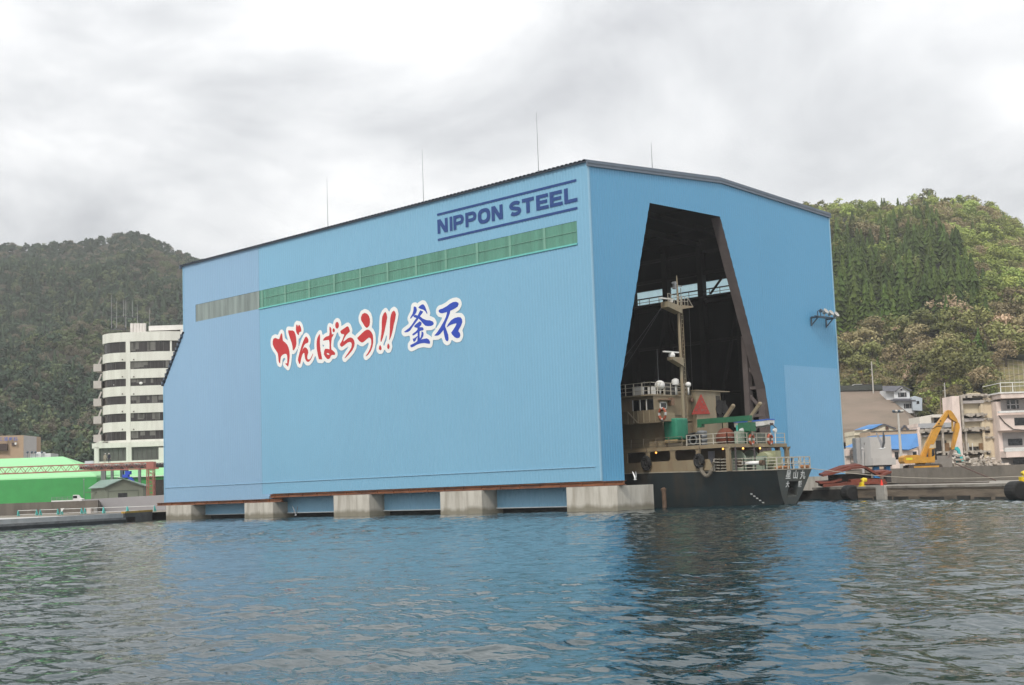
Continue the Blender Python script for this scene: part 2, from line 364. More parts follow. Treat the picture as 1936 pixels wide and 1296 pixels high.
mb = MB(); rail(mb, [(-LT, WD-1.2, 27.0), (-.8, WD-1.2, 27.0)], .85, 1.7, 2, .03); mb.box(-LT, WD-1.4, 26.8, -.8, WD-.5, 27.0); mb.build('walkway', BRST, dock)
mb = MB()     # steel lining of the opening's far edge and the trussed leg below it
J = [(22.08, 32.05), (29.12, 12.88), (29.7, 8.95), (29.7, 1.5)]
for (y0, z0), (y1, z1) in zip(J, J[1:]): mb.add([(-.02, y0, z0), (-.02, y1, z1), (-1.25, y1, z1), (-1.25, y0, z0), (-.02, y0+.3, z0), (-.02, y1+.3, z1), (-1.25, y1+.3, z1), (-1.25, y0+.3, z0)], [(0, 1, 2, 3), (7, 6, 5, 4), (3, 2, 6, 7)])
mb.box(-2.9, 29.0, 1.5, -2.2, 29.8, 19.2); mb.box(-1.25, 29.35, 1.5, -.35, 29.9, 13)
for z0, z1 in ((15.6, 13.4), (12.4, 10.3), (7.5, 9.6), (6.9, 4.8)): mb.bar((-2.5, 29.4, z0), (-.6, 29.5, z1), .3, .3)
for z in (13.1, 9.9, 7.2, 3.2): mb.bar((-2.5, 29.4, z), (-.6, 29.5, z), .35, .35)
mb.build('opening_frame', mat('purple_brown_steel', (.13, .108, .105), .7, .18, .7), dock)
mb = MB()     # lower skirt over the water with a pale bottom rail
wall_sheet(mb, -2.2, -81.2, lambda s: [(.56, 2.6)], lambda s, o, z: (s, 1.7-o, z)); mb.build('skirt', mat('blue_paint_skirt_lightened', (.24, .48, .66), .45, .03, .2), dock)  # blue lightened; light thrown up off the water is put into its colour
mb = MB(); mb.box(-81.2, 1.55, .46, -2.2, 1.8, .56); mb.build('skirt_rail', mat('pale_rail', (.55, .60, .62), .6), dock)
mb = MB()
def ibeam(mb, x0, x1, zt, zb, y=-.32, w=.6):
    mb.box(x0, y, zt-.06, x1, y+w, zt); mb.box(x0, y, zb, x1, y+w, zb+.06); mb.box(x0, y+.14, zb+.06, x1, y+.3, zt-.06)
    x = x0+1
    while x < x1: mb.box(x-.02, y+.02, zb+.06, x+.02, y+.14, zt-.06); x += 2.9
ibeam(mb, -55.6, 2.95, 2.93, 2.49); mb.build('steel_beam', RUST, dock, label='rusty beam under the front part of the wall')
mb = MB(); ibeam(mb, -82.9, -53.2, 2.33, 1.93); mb.build('steel_beam', RUST, dock, label='rusty beam under the rear part of the wall')
mb = MB(); mb.box(-3, 29.75, 1.0, .25, WD+.4, 2.69); mb.build('plinth', CONC, dock)
mb = MB(); mb.box(-81.2, 3.0, -1.5, 0, 4.2, .44); mb.build('base_wall', mat('wet_concrete', (.05, .052, .05), .8, .3, 1.5), dock)
for (px, pt_, pb) in ((618, 337, 430), (798, 283, 385), (1014, 213, 325), (1231, 270, 318)):
    p = PY(px, pt_, 22.46); mb = MB(); zt = float(p[2]); zb = HR+.05
    mb.tube([(p[0], 22.46, zb), (p[0], 22.46, zb+(zt-zb)*.45)], .075, 6); mb.tube([(p[0], 22.46, zb+(zt-zb)*.45), (p[0], 22.46, zt)], [.05, .02], 6)
    mb.ball((p[0], 22.46, zb+(zt-zb)*.45), .12, n=6, m=4); mb.build('lightning_rod', RODM, dock)

# painted lettering: wide block capitals
def add_letter(mb, ch, x0, x1, z0, z1, y):
    w = x1-x0; h = z1-z0; v = .235*w if ch not in 'I' else w; tq = .215*h
    P = lambda pts: mb.poly([(x0+a*w, y, z0+b*h) for a, b in pts], (0, -.012, 0))
    t = .215; q = .225
    if ch == 'I': P([(0, 0), (1, 0), (1, 1), (0, 1)])
    elif ch == 'N': P([(0, 0), (.27, 0), (.27, .58), (.68, 0), (1, 0), (1, 1), (.73, 1), (.73, .42), (.32, 1), (0, 1)])
    elif ch == 'T': P([(.35, 0), (.65, 0), (.65, .76), (1, .76), (1, 1), (0, 1), (0, .76), (.35, .76)])
    elif ch == 'E': P([(0, 0), (1, 0), (1, .23), (.30, .23), (.30, .39), (.9, .39), (.9, .61), (.30, .61), (.30, .77), (.97, .77), (.97, 1), (0, 1)])
    elif ch == 'L': P([(0, 0), (1, 0), (1, .24), (.29, .24), (.29, 1), (0, 1)])
    elif ch == 'P':
        P([(0, 0), (.27, 0), (.27, 1), (0, 1)]); o = [(.62+.38*math.sin(a), .66+.34*math.cos(a)) for a in [math.pi*i/10 for i in range(11)]]; i_ = [(.58+.15*math.sin(a), .66+.115*math.cos(a)) for a in [math.pi*i/10 for i in range(11)]]
        P([(.27, 1), o[0], i_[0], (.27, .775)]); P([(.27, .545), i_[-1], o[-1], (.27, .32)])
        for k in range(10): P([o[k], o[k+1], i_[k+1], i_[k]])
    elif ch == 'O':
        n = 32; a_ = [2*math.pi*i/n for i in range(n+1)]
        sp = lambda a, rx, rz: (.5+rx*math.copysign(abs(math.cos(a))**.8, math.cos(a)), .5+rz*math.copysign(abs(math.sin(a))**.8, math.sin(a)))
        for a, b in zip(a_, a_[1:]): P([sp(a, .52, .52), sp(b, .52, .52), sp(b, .24, .27), sp(a, .24, .27)])
    elif ch == 'S':
        c = []
        for i in range(13): a = math.radians(25+i*(245)/12); c.append((.5+.37*math.cos(a), .70+.185*math.sin(a)))
        for i in range(13): a = math.radians(90-i*(245)/12); c.append((.5+.37*math.cos(a), .30+.185*math.sin(a)))
        L_ = []; R_ = []
        for i, p in enumerate(c):
            p0 = c[max(i-1, 0)]; p1 = c[min(i+1, len(c)-1)]; dx, dz = (p1[0]-p0[0]), (p1[1]-p0[1]); l = math.hypot(dx, dz)
            L_.append((p[0]-dz/l*.14, p[1]+dx/l*.122)); R_.append((p[0]+dz/l*.14, p[1]-dx/l*.122))
        for i in range(len(c)-1): P([L_[i], L_[i+1], R_[i+1], R_[i]])
LT_ = [('N', -22.75, -21.05), ('I', -20.72, -20.3), ('P', -20.11, -18.4), ('P', -18.16, -16.41), ('O', -16.15, -14.27), ('N', -14.04, -12.34), ('S', -11.32, -9.57), ('T', -9.42, -7.69), ('E', -7.36, -5.6), ('E', -5.42, -3.62), ('L', -3.37, -1.57)]
for ch, a, b in LT_:
    mb = MB(); add_letter(mb, ch, a, b, 31.28, 32.88, -.062); mb.build('lettering', NAVY, dock)
for z in (33.36, 30.49):
    mb = MB(); mb.box(-22.76, -.074, z-.01, -1.62, -.06, z+.24); mb.build('lettering_line', NAVY, dock)
# brushed slogan: red kana, blue characters, white outline
A_, B_, C_ = (500, 590), (630, 570), (750, 555); KS = .0926
def ell(cx, cy, rx, ry, n=14): return [(cx+rx*math.cos(2*math.pi*i/n), cy+ry*math.sin(2*math.pi*i/n)) for i in range(n)]
RED = [(A_, [(175,600),(190,550),(225,533),(265,545),(295,560),(315,545),(335,470),(355,435),(370,450),(378,520),(385,590),(430,625),(470,665),(500,730),(520,810),(525,900),(515,1000),(500,1090),(490,1122),(465,1095),(432,1062),(445,1050),(472,1050),(475,960),(470,890),(455,862),(425,858),(385,875),(350,910),(335,970),(330,1055),(310,1045),(295,1000),(290,920),(280,850),(250,800),(205,735),(178,670)], None),
 (A_, [(492,375),(530,380),(580,380),(620,405),(645,470),(658,550),(662,650),(650,710),(620,770),(600,790),(585,775),(580,710),(565,640),(540,570),(510,480),(495,420)], None),
 (A_, [(655,275),(672,258),(685,275),(697,305),(705,265),(725,270),(750,310),(763,370),(758,405),(735,410),(718,425),(712,470),(700,475),(675,450),(658,410),(648,350)], None),
 (A_, [(858,502),(885,525),(908,575),(905,620),(880,640),(850,650),(820,680),(795,745),(770,820),(800,750),(830,723),(865,735),(895,775),(905,830),(890,880),(880,930),(892,970),(920,975),(950,950),(980,890),(998,845),(1000,870),(980,930),(950,985),(915,1020),(885,1022),(860,1000),(840,960),(830,900),(822,845),(805,840),(780,880),(760,950),(748,1020),(735,1068),(715,1055),(692,990),(700,930),(715,870),(740,780),(765,700),(800,600),(835,525)], None),
 (A_, [(1140,450),(1145,520),(1140,600),(1145,700),(1155,800),(1175,900),(1188,972),(1150,970),(1122,968),(1100,890),(1080,780),(1072,680),(1075,600),(1090,530),(1115,480)], None),
 (A_, [(1338,305),(1360,315),(1375,345),(1378,400),(1385,460),(1425,455),(1410,490),(1385,530),(1375,600),(1370,680),(1375,770),(1410,795),(1445,830),(1455,865),(1440,882),(1390,880),(1365,900),(1350,940),(1325,965),(1290,962),(1250,920),(1222,870),(1228,800),(1250,755),(1290,755),(1335,765),(1338,700),(1335,620),(1325,572),(1270,580),(1210,590),(1205,575),(1230,535),(1270,505),(1330,488),(1340,420),(1335,350)], [(1280,845),(1305,840),(1335,860),(1330,878),(1300,875),(1282,860)]),
 (A_, ell(1423, 378, 24, 40), None), (B_, ell(88, 490, 38, 70), None),
 (B_, [(155,610),(185,585),(240,550),(280,520),(305,512),(325,530),(350,600),(345,625),(310,655),(275,690),(245,740),(218,800),(220,825),(265,790),(310,755),(360,737),(405,755),(435,800),(447,860),(435,930),(400,1000),(340,1075),(250,1165),(240,1160),(290,1085),(350,1000),(380,940),(388,880),(375,840),(345,830),(300,845),(250,885),(200,925),(175,930),(150,905),(145,875),(170,840),(195,790),(215,735),(232,690),(225,672),(180,668),(162,645)], None),
 (B_, [(600,265),(650,238),(700,255),(740,300),(758,360),(760,430),(750,490),(715,535),(685,542),(650,510),(610,440),(580,390),(575,330)], None),
 (B_, [(500,745),(550,700),(600,650),(650,605),(700,580),(745,585),(790,630),(818,690),(825,760),(825,850),(810,930),(775,1020),(725,1090),(680,1125),(675,1115),(720,1050),(760,970),(785,880),(785,800),(770,755),(740,740),(700,770),(660,805),(615,840),(580,840),(540,810),(510,775)], None),
 (B_, [(1075,217),(1100,260),(1112,330),(1100,400),(1080,500),(1055,620),(1025,740),(990,830),(978,825),(975,780),(990,680),(1000,560),(1000,430),(1010,320),(1040,250)], None),
 (B_, [(968,888),(990,930),(998,970),(990,995),(960,997),(940,975),(945,930)], None),
 (B_, [(1247,193),(1275,215),(1288,270),(1275,360),(1250,460),(1225,590),(1195,710),(1160,790),(1152,785),(1158,720),(1165,600),(1168,470),(1175,350),(1190,270),(1215,215)], None),
 (B_, [(1130,858),(1155,890),(1162,930),(1150,970),(1130,975),(1112,950),(1112,900)], None)]
BLU = [(C_, p, None) for p in (
 [(452,290),(480,255),(530,225),(560,230),(590,275),(615,340),(637,412),(625,420),(590,365),(550,335),(500,320),(465,305)],
 [(355,275),(385,268),(410,290),(422,340),(410,390),(385,430),(340,470),(300,518),(282,515),(295,480),(330,420),(350,350)],
 [(490,345),(552,375),(530,410),(490,460),(440,540),(390,610),(330,690),(285,760),(240,790),(180,800),(160,785),(200,755),(260,710),(320,640),(370,560),(410,510),(440,450),(465,395)],
 [(355,455),(395,440),(440,455),(490,475),(540,515),(610,545),(690,552),(745,575),(767,610),(755,645),(710,668),(640,672),(590,660),(550,620),(500,560),(460,520),(400,500),(355,485)],
 [(480,570),(520,600),(510,650),(470,690),(420,705),(375,695),(365,670),(385,645),(430,610)],
 [(330,840),(345,820),(400,780),(450,720),(500,690),(540,695),(562,730),(550,755),(500,765),(450,790),(400,830),(350,862),(330,855)],
 [(430,690),(485,690),(478,780),(478,880),(490,960),(430,980),(435,880),(437,780)],
 [(338,930),(375,915),(420,880),(440,875),(410,930),(395,965),(370,992),(350,985)],
 [(515,778),(548,790),(560,830),(550,880),(515,935),(490,955),(480,940),(505,880),(515,830)],
 [(290,1055),(330,1038),(400,1000),(450,960),(540,935),(625,918),(668,945),(692,990),(688,1030),(640,1028),(570,1015),(490,1025),(420,1050),(350,1090),(310,1105),(290,1090)],
 [(868,350),(885,330),(950,310),(1030,265),(1100,210),(1160,180),(1220,172),(1265,190),(1277,220),(1255,270),(1200,310),(1130,345),(1080,365),(1010,390),(940,410),(890,400),(868,375)],
 [(1040,375),(1105,350),(1095,410),(1060,500),(1020,590),(1000,650),(1000,700),(950,770),(900,830),(855,862),(780,868),(790,850),(840,790),(900,700),(940,630),(980,560),(1015,480),(1030,420)],
 [(965,730),(1005,690),(1035,770),(1062,850),(1070,930),(1060,970),(1035,978),(1005,950),(985,880),(970,800)],
 [(1030,695),(1060,630),(1120,550),(1190,505),(1260,485),(1315,490),(1345,530),(1350,590),(1320,670),(1280,740),(1268,775),(1300,810),(1310,860),(1290,905),(1240,918),(1190,895),(1145,845),(1122,805),(1160,750),(1200,690),(1230,630),(1225,612),(1170,625),(1100,650),(1050,685)])]
def onwall(org, p): q = PY(org[0]+p[0]*KS, org[1]+p[1]*KS, 0); return (float(q[0]), float(q[2]))
SEG = []
def brush(list_, m, ybase):
    for i, (org, pts, hole) in enumerate(list_):
        L0 = [onwall(org, p) for p in pts]; loops = [L0]
        for a, b in zip(L0, L0[1:]+L0[:1]): SEG.append((*a, *b))
        POLY.append(L0)
        if hole: loops.append([onwall(org, p) for p in hole])
        y = ybase-.0012*i; mb = MB(); mb.sheet([[(a, y, b) for a, b in l] for l in loops]); mb.build('brush_stroke', m, dock)
POLY = []
brush(RED, mat('red_lettering', (.50, .022, .026), .6, .06, .5), -.064); brush(BLU, mat('blue_lettering', (.012, .055, .42), .6, .06, .5), -.064)
S_ = np.array(SEG); RAD = .47; ST = .16
x0, x1 = S_[:, 0].min()-.8, S_[:, 0].max()+.8; z0, z1 = S_[:, 1].min()-.8, S_[:, 1].max()+.8
gx = np.arange(x0, x1, ST); gz = np.arange(z0, z1, ST); GX, GZ = np.meshgrid(gx, gz, indexing='ij')
dist = np.full(GX.shape, 9.0); ins = np.zeros(GX.shape, bool)
for xa, za, xb, zb in SEG:
    dx, dz = xb-xa, zb-za; t = np.clip(((GX-xa)*dx+(GZ-za)*dz)/(dx*dx+dz*dz+1e-12), 0, 1); dist = np.minimum(dist, np.hypot(GX-xa-t*dx, GZ-za-t*dz))
for L0 in POLY:
    c = np.zeros(GX.shape, bool)
    for (xa, za), (xb, zb) in zip(L0, L0[1:]+L0[:1]):
        k = ((za > GZ) != (zb > GZ)); c ^= k & (GX < (xb-xa)*(GZ-za)/((zb-za) if abs(zb-za) > 1e-12 else 1e-12)+xa)
    ins |= c
F_ = np.where(ins, -dist, dist)-RAD
mb = MB()
for i in range(len(gx)-1):
    for j in range(len(gz)-1):
        cs = [(i, j), (i+1, j), (i+1, j+1), (i, j+1)]; vals = [F_[c] for c in cs]
        if min(vals) >= 0: continue
        P = []
        for k in range(4):
            a, b = cs[k], cs[(k+1) % 4]; va, vb = vals[k], vals[(k+1) % 4]
            if va < 0: P.append((gx[a[0]], -.060, gz[a[1]]))
            if (va < 0) != (vb < 0): t = va/(va-vb); P.append((gx[a[0]]+(gx[b[0]]-gx[a[0]])*t, -.060, gz[a[1]]+(gz[b[1]]-gz[a[1]])*t))
        if len(P) > 2: mb.add(P, [tuple(range(len(P)))])
mb.build('slogan_outline', mat('white_lettering', (.80, .80, .78), .6, .03, .5), dock)

# concrete piers (each its own thing)
PIERM = mat('pier_concrete', (.50, .475, .42), .85, .10, .7, bump=.25, dirt=(.27, .24, .19), dirtscale=.75, dirtamt=.8, stretch=(1, 1, .16))
def tide(m, top, col, amp=.45):       # weed and wet band left by the tide
    N = m.node_tree.nodes; L = m.node_tree.links; b = N['Principled BSDF']; src = b.inputs['Base Color'].links[0].from_socket
    tc = N.new('ShaderNodeNewGeometry'); sp = N.new('ShaderNodeSeparateXYZ'); L.new(tc.outputs['Position'], sp.inputs[0]); no = N.new('ShaderNodeTexNoise'); no.inputs['Scale'].default_value = .9; no.inputs['Detail'].default_value = 6
    mp = N.new('ShaderNodeMapping'); mp.inputs['Scale'].default_value = (1, 1, .5); L.new(tc.outputs['Position'], mp.inputs[0]); L.new(mp.outputs[0], no.inputs['Vector'])
    ma = N.new('ShaderNodeMath'); ma.operation = 'MULTIPLY_ADD'; ma.inputs[1].default_value = amp*2; L.new(no.outputs['Fac'], ma.inputs[0]); ma.inputs[2].default_value = -amp
    ad = N.new('ShaderNodeMath'); ad.operation = 'ADD'; L.new(sp.outputs['Z'], ad.inputs[0]); L.new(ma.outputs[0], ad.inputs[1])
    mr = N.new('ShaderNodeMapRange'); mr.inputs['From Min'].default_value = top-.22; mr.inputs['From Max'].default_value = top+.22; mr.inputs['To Min'].default_value = .8; mr.inputs['To Max'].default_value = 0; L.new(ad.outputs[0], mr.inputs['Value'])
    mx = N.new('ShaderNodeMix'); mx.data_type = 'RGBA'; L.new(mr.outputs[0], mx.inputs['Factor']); L.new(src, mx.inputs['A']); mx.inputs['B'].default_value = (*col, 1); L.new(mx.outputs['Result'], b.inputs['Base Color'])
tide(PIERM, .58, (.16, .145, .10))
PN = ['pale concrete pier at the front corner of the blue shed, largest of the row', 'pale concrete pier second from the shed corner', 'pale concrete pier in the middle of the row under the shed wall', 'pale concrete pier under the step in the rusty beams', 'pale concrete pier at the far rear end of the shed']
for i, (a, b, zt, dp) in enumerate(((-4.25, 2.44, 2.46, 5.0), (-23.1, -16.5, 2.47, 2.6), (-42.1, -35.4, 2.47, 2.6), (-60.8, -54.5, 1.92, 2.6), (-79.9, -73.5, 1.92, 2.6))):
    mb = MB(); c = .06; y0, y1 = -.62, -.62+dp+.6
    pr = [(a+c, y0), (b-c, y0), (b, y0+c), (b, y1), (a, y1), (a, y0+c)]
    mb.poly([(x, y, -2) for x, y in pr], (0, 0, zt+2)); o = mb.build('concrete_pier', PIERM, None, ((a+b)/2, 1, 0))
    tag(o, PN[i], 'pier', 'concrete piers under the shed wall')
# floodlight rack on the front wall
fl = thing('floodlight_rack', 'row of silver floodlights on a dark bracket high on the blue front wall', 'floodlight', (.05, 41.4, 21.75)); fl.scale = (.8, .85, .75)
DKM = mat('dark_blue_steel', (.05, .08, .11), .5, .1); SILV = mat('silver_lamp', (.42, .41, .38), .35, .15, 3, metal=.3)
mb = MB()
for y in (-2.3, 1.6):
    mb.box(.05, y-.08, -.2, 1.4, y+.08, 0); mb.bar((.05, y, -1.3), (1.2, y, -.2), .14); mb.box(.02, y-.12, -1.4, .12, y+.12, .05)
mb.box(1.0, -2.9, .0, 1.35, 2.6, .14); mb.box(.3, -2.6, .0, .5, 2.4, .1); mb.box(.9, -1.9, .14, 1.0, -1.8, 1.0); mb.build('bracket', DKM, fl)
for y, z in ((-.4, .75), (1.0, .6), (2.4, .45), (-1.4, .9)):
    mb = MB(); o = len(mb.v); mb.lathe([(.08, -.35), (.22, -.3), (.32, .05), (.5, .35), (.48, .38), (.1, .3)], n=12) if y > -1 else mb.box(-.2, -.2, -.25, .2, .2, .25)
    R3 = Matrix.Rotation(math.radians(60), 3, 'Y')
    for i in range(o, len(mb.v)): mb.v[i] = tuple(R3 @ Vector(mb.v[i])+Vector((1.2, y, z+.1)))
    mb.box(1.12, y-.04, .1, 1.2, y+.04, z); mb.build('lamp', SILV if y > -1 else DKM, fl)
# ------------------------------------------------------------------ water, quays, ground
def water_mat():
    m = bpy.data.materials.new('harbour_water'); m.use_nodes = True; t = m.node_tree; N = t.nodes; L = t.links; b = N['Principled BSDF']
    b.inputs['Base Color'].default_value = (.006, .026, .032, 1); b.inputs['Roughness'].default_value = .03; b.inputs['IOR'].default_value = 1.333
    tc = N.new('ShaderNodeTexCoord')
    def noise(rot, scale, sx, sy, det, dist=0.0):
        mp = N.new('ShaderNodeMapping'); mp.inputs['Rotation'].default_value = (0, 0, rot); mp.inputs['Scale'].default_value = (sx, sy, 1); L.new(tc.outputs['Object'], mp.inputs[0])
        n = N.new('ShaderNodeTexNoise'); n.inputs['Scale'].default_value = scale; n.inputs['Detail'].default_value = det; n.inputs['Roughness'].default_value = .5; n.inputs['Distortion'].default_value = dist
        L.new(mp.outputs[0], n.inputs['Vector']); return n.outputs['Fac']
    f1 = noise(.55, 6.0, .6, 1, 3, .6)       # ripples finer than the mesh
    patch = noise(.2, .045, 1, 1, 2)
    mr = N.new('ShaderNodeMapRange'); mr.inputs['From Min'].default_value = .38; mr.inputs['From Max'].default_value = .62; mr.inputs['To Min'].default_value = .5; mr.inputs['To Max'].default_value = 1.3; L.new(patch, mr.inputs['Value'])
    mu = N.new('ShaderNodeMath'); mu.operation = 'MULTIPLY'; L.new(f1, mu.inputs[0]); L.new(mr.outputs[0], mu.inputs[1])
    bu = N.new('ShaderNodeBump'); bu.inputs['Strength'].default_value = 1.0; bu.inputs['Distance'].default_value = .006; L.new(mu.outputs[0], bu.inputs['Height'])
    f2 = noise(.55, 2.0, .6, 1, 3, .4); b2 = N.new('ShaderNodeBump'); b2.inputs['Strength'].default_value = 1.0; b2.inputs['Distance'].default_value = .06
    L.new(f2, b2.inputs['Height']); L.new(bu.outputs[0], b2.inputs['Normal']); L.new(b2.outputs[0], b.inputs['Normal']); return m
# one sheet, finer near the boat: rows and columns follow a fan whose spacing grows outwards
fwd = np.array([-_r[1], _r[0]]); rgt = _r[:2]
rows = [6.0]
while rows[-1] < 190: rows.append(rows[-1]+max(.11, rows[-1]*.0030))
while rows[-1] < 5000: rows.append(rows[-1]*1.25)
rows = np.array([-60., -10., 0., 3.]+rows)
cols = np.concatenate([[-30, -6, -2.0, -1.0, -.7], np.linspace(-.52, .52, 520), [.7, 1.0, 2.0, 6, 30]])
RR, CC = np.meshgrid(rows, cols, indexing='ij'); lat = CC*np.maximum(RR, 40)
XX = CAM[0]+RR*fwd[0]+lat*rgt[0]; YY = CAM[1]+RR*fwd[1]+lat*rgt[1]
rs = np.random.RandomState(3); ZZ = np.zeros_like(XX)
for k in range(46):
    lam = .31*(1.088**k) if k < 34 else rs.uniform(2, 9); ang = math.radians(118)+rs.normal(0, .75); kk = 2*math.pi/lam
    amp = .0088*lam**.78*rs.uniform(.5, 1.2)*1.12
    if lam > 2.4: amp *= .5
    ph = (XX*math.cos(ang)+YY*math.sin(ang))*kk+rs.uniform(0, 6.28)
    fade = np.clip(lam/np.maximum(RR*.0030*2.0, .25), 0, 1)**1.5
    ZZ += amp*fade*(np.sin(ph)+.22*np.cos(2*ph))
gp = .62+.5*np.sin(XX*.05+1.3*np.sin(YY*.031))*np.sin(YY*.043+.7)
ZZ *= np.clip(gp, .3, 1.15); ZZ[(np.abs(CC) > .53) | (RR < 4)] = 0; ZZ *= np.clip((200-RR)/60, 0, 1)
nr, nc = RR.shape; me = bpy.data.meshes.new('water'); idx = np.arange(nr*nc).reshape(nr, nc)
q = np.stack([idx[:-1, :-1], idx[:-1, 1:], idx[1:, 1:], idx[1:, :-1]], -1).reshape(-1, 4)
def np_mesh(name, V, Q, smooth=True):
    me = bpy.data.meshes.new(name); n = len(Q); k = Q.shape[1]
    me.vertices.add(len(V)); me.vertices.foreach_set('co', np.ascontiguousarray(V, dtype=np.float32).ravel())
    me.loops.add(n*k); me.loops.foreach_set('vertex_index', np.ascontiguousarray(Q, dtype=np.int32).ravel())
    me.polygons.add(n); me.polygons.foreach_set('loop_start', np.arange(0, n*k, k, dtype=np.int32))
    me.polygons.foreach_set('use_smooth', np.full(n, smooth)); me.update(calc_edges=True); return me
me = np_mesh('water', np.stack([XX, YY, ZZ], -1).reshape(-1, 3), q); me.materials.append(water_mat())
wo = bpy.data.objects.new('water', me); COL.objects.link(wo); struct(wo)

QC = mat('quay_concrete', (.30, .275, .24), .9, .16, .5, bump=.4, dirt=(.15, .13, .105), dirtscale=.5, dirtamt=.85, stretch=(1, 1, 1.6))
QW = mat('quay_wall_concrete', (.20, .16, .12), .9, .25, .8, bump=.6, dirt=(.075, .062, .05), dirtscale=.7, dirtamt=.9, stretch=(.35, .35, 2.2))
QP = mat('pale_quay_concrete', (.46, .455, .44), .85, .08, .5, dirt=(.30, .29, .27), dirtscale=.4, dirtamt=.6)
WETC = mat('wet_quay_band', (.035, .033, .03), .6, .4, 1.2)
EARTH = mat('bare_ground', (.20, .175, .14), .95, .2, .2, dirt=(.12, .115, .09), dirtscale=.08, dirtamt=.7)
shore = [(-28.6, -84.7), (-73.8, -10.8), (-83.4, -1.2), (-83.4, 33.4), (2.8, 33.4), (36.5, 13.4), (110, -30)]
mb = MB(); far = [(700, -40), (700, 1500), (-1600, 1500), (-1600, -200)]
mb.sheet([[(x, y, 1.05) for x, y in shore+far]]); struct(mb.build('ground', EARTH))
mb = MB()     # left quay: pale apron with a coping and a lower ledge
ap = [(-28.6, -84.7), (-73.8, -10.8), (-112, -34.2), (-170, -58), (-150, -150), (-60, -125)]
mb.sheet([[(x, y, 1.10) for x, y in ap]])
u = np.array([13.9, -22.7]); u /= np.hypot(*u); n_ = np.array([.853, .522])
def strip(a, b, o0, o1, z0, z1): a = np.array(a); b = np.array(b); return [(*(a+n_*o0), z0), (*(b+n_*o0), z0), (*(b+n_*o1), z0), (*(a+n_*o1), z0)], (0, 0, z1-z0)
a, b = (-73.8, -10.8), (-28.6, -84.7)
mb.poly(*strip(a, b, -.9, .25, .62, 1.16)); struct(mb.build('quay', QP))
mb = MB(); mb.poly(*strip(a, b, -.5, .6, -2, .60)); struct(mb.build('quay', mat('mid_quay_concrete', (.24, .235, .225), .85, .12, .6, dirt=(.10, .095, .09), dirtscale=.6, dirtamt=.7)))
mb = MB(); mb.poly(*strip(a, b, .601, .64, -2, .36)); mb.poly([(-73.8, -10.8, -2), (-75.6, -9, -2), (-77, -10.4, -2), (-75, -12.4, -2)], (0, 0, 2.3))
struct(mb.build('quay', WETC))
mb = MB()     # dark block between the culvert and the shed, with its yellow kerb
mb.poly([(-77.2, -6.9, -2), (-83.4, -.7, -2), (-90, -7, -2), (-84, -13, -2)], (0, 0, 3.15)); mb.poly([(-73.5, -10.6, .62), (-77.2, -6.9, .62), (-84, -13, .62), (-79, -17, .62)], (0, 0, .52))
struct(mb.build('quay', mat('dark_quay_block', (.10, .095, .088), .9, .3, .6)))
mb = MB(); mb.bar((-73.6, -10.7, 1.28), (-84.2, -.4, 1.28), .5, .26); kb = mb.build('yellow_kerb', mat('worn_yellow_paint', (.52, .31, .035), .7, .2, 1.2, dirt=(.2, .13, .04), dirtscale=1, dirtamt=.7)); tag(kb, 'worn yellow kerb beam along the quay edge left of the blue shed', 'kerb')
# right quay
mb = MB(); e0 = np.array([2.8, 33.4]); e1 = np.array([110, -30.]); du = (e1-e0)/np.hypot(*(e1-e0)); dn = np.array([-du[1], du[0]])
def qs(t0, t1, o0, o1, z0, z1, mb):
    p = [e0+du*t0+dn*o0, e0+du*t1+dn*o0, e0+du*t1+dn*o1, e0+du*t0+dn*o1]; mb.poly([(*c, z0) for c in p], (0, 0, z1-z0))
qs(0, 124, 0, 90, -2, 1.18, mb); struct(mb.build('quay', QW))
mb = MB(); qs(-.1, 124, -.07, 90, 1.19, 1.43, mb); struct(mb.build('quay', QC))
mb = MB(); t = -.5
while t < 120:
    w = RNG.uniform(2, 6); qs(t, t+w, -.03, .4, -2, RNG.uniform(.22, .42), mb); t += w+RNG.uniform(.0, 2.2)
qs(-6, 8, -.06, .35, -2, 1.12, mb); struct(mb.build('quay', WETC))
mb = MB()
for t0, w in ((14.7, 1.7),): qs(t0, t0+w, -.35, .5, -1.5, 1.5, mb)
o = mb.build('concrete_block', mat('pale_block', (.44, .42, .38), .85, .1, .8, dirt=(.25, .23, .2), dirtscale=.8, dirtamt=.6)); tag(o, 'pale concrete block in the quay face beside the left tyre fender', 'concrete block')
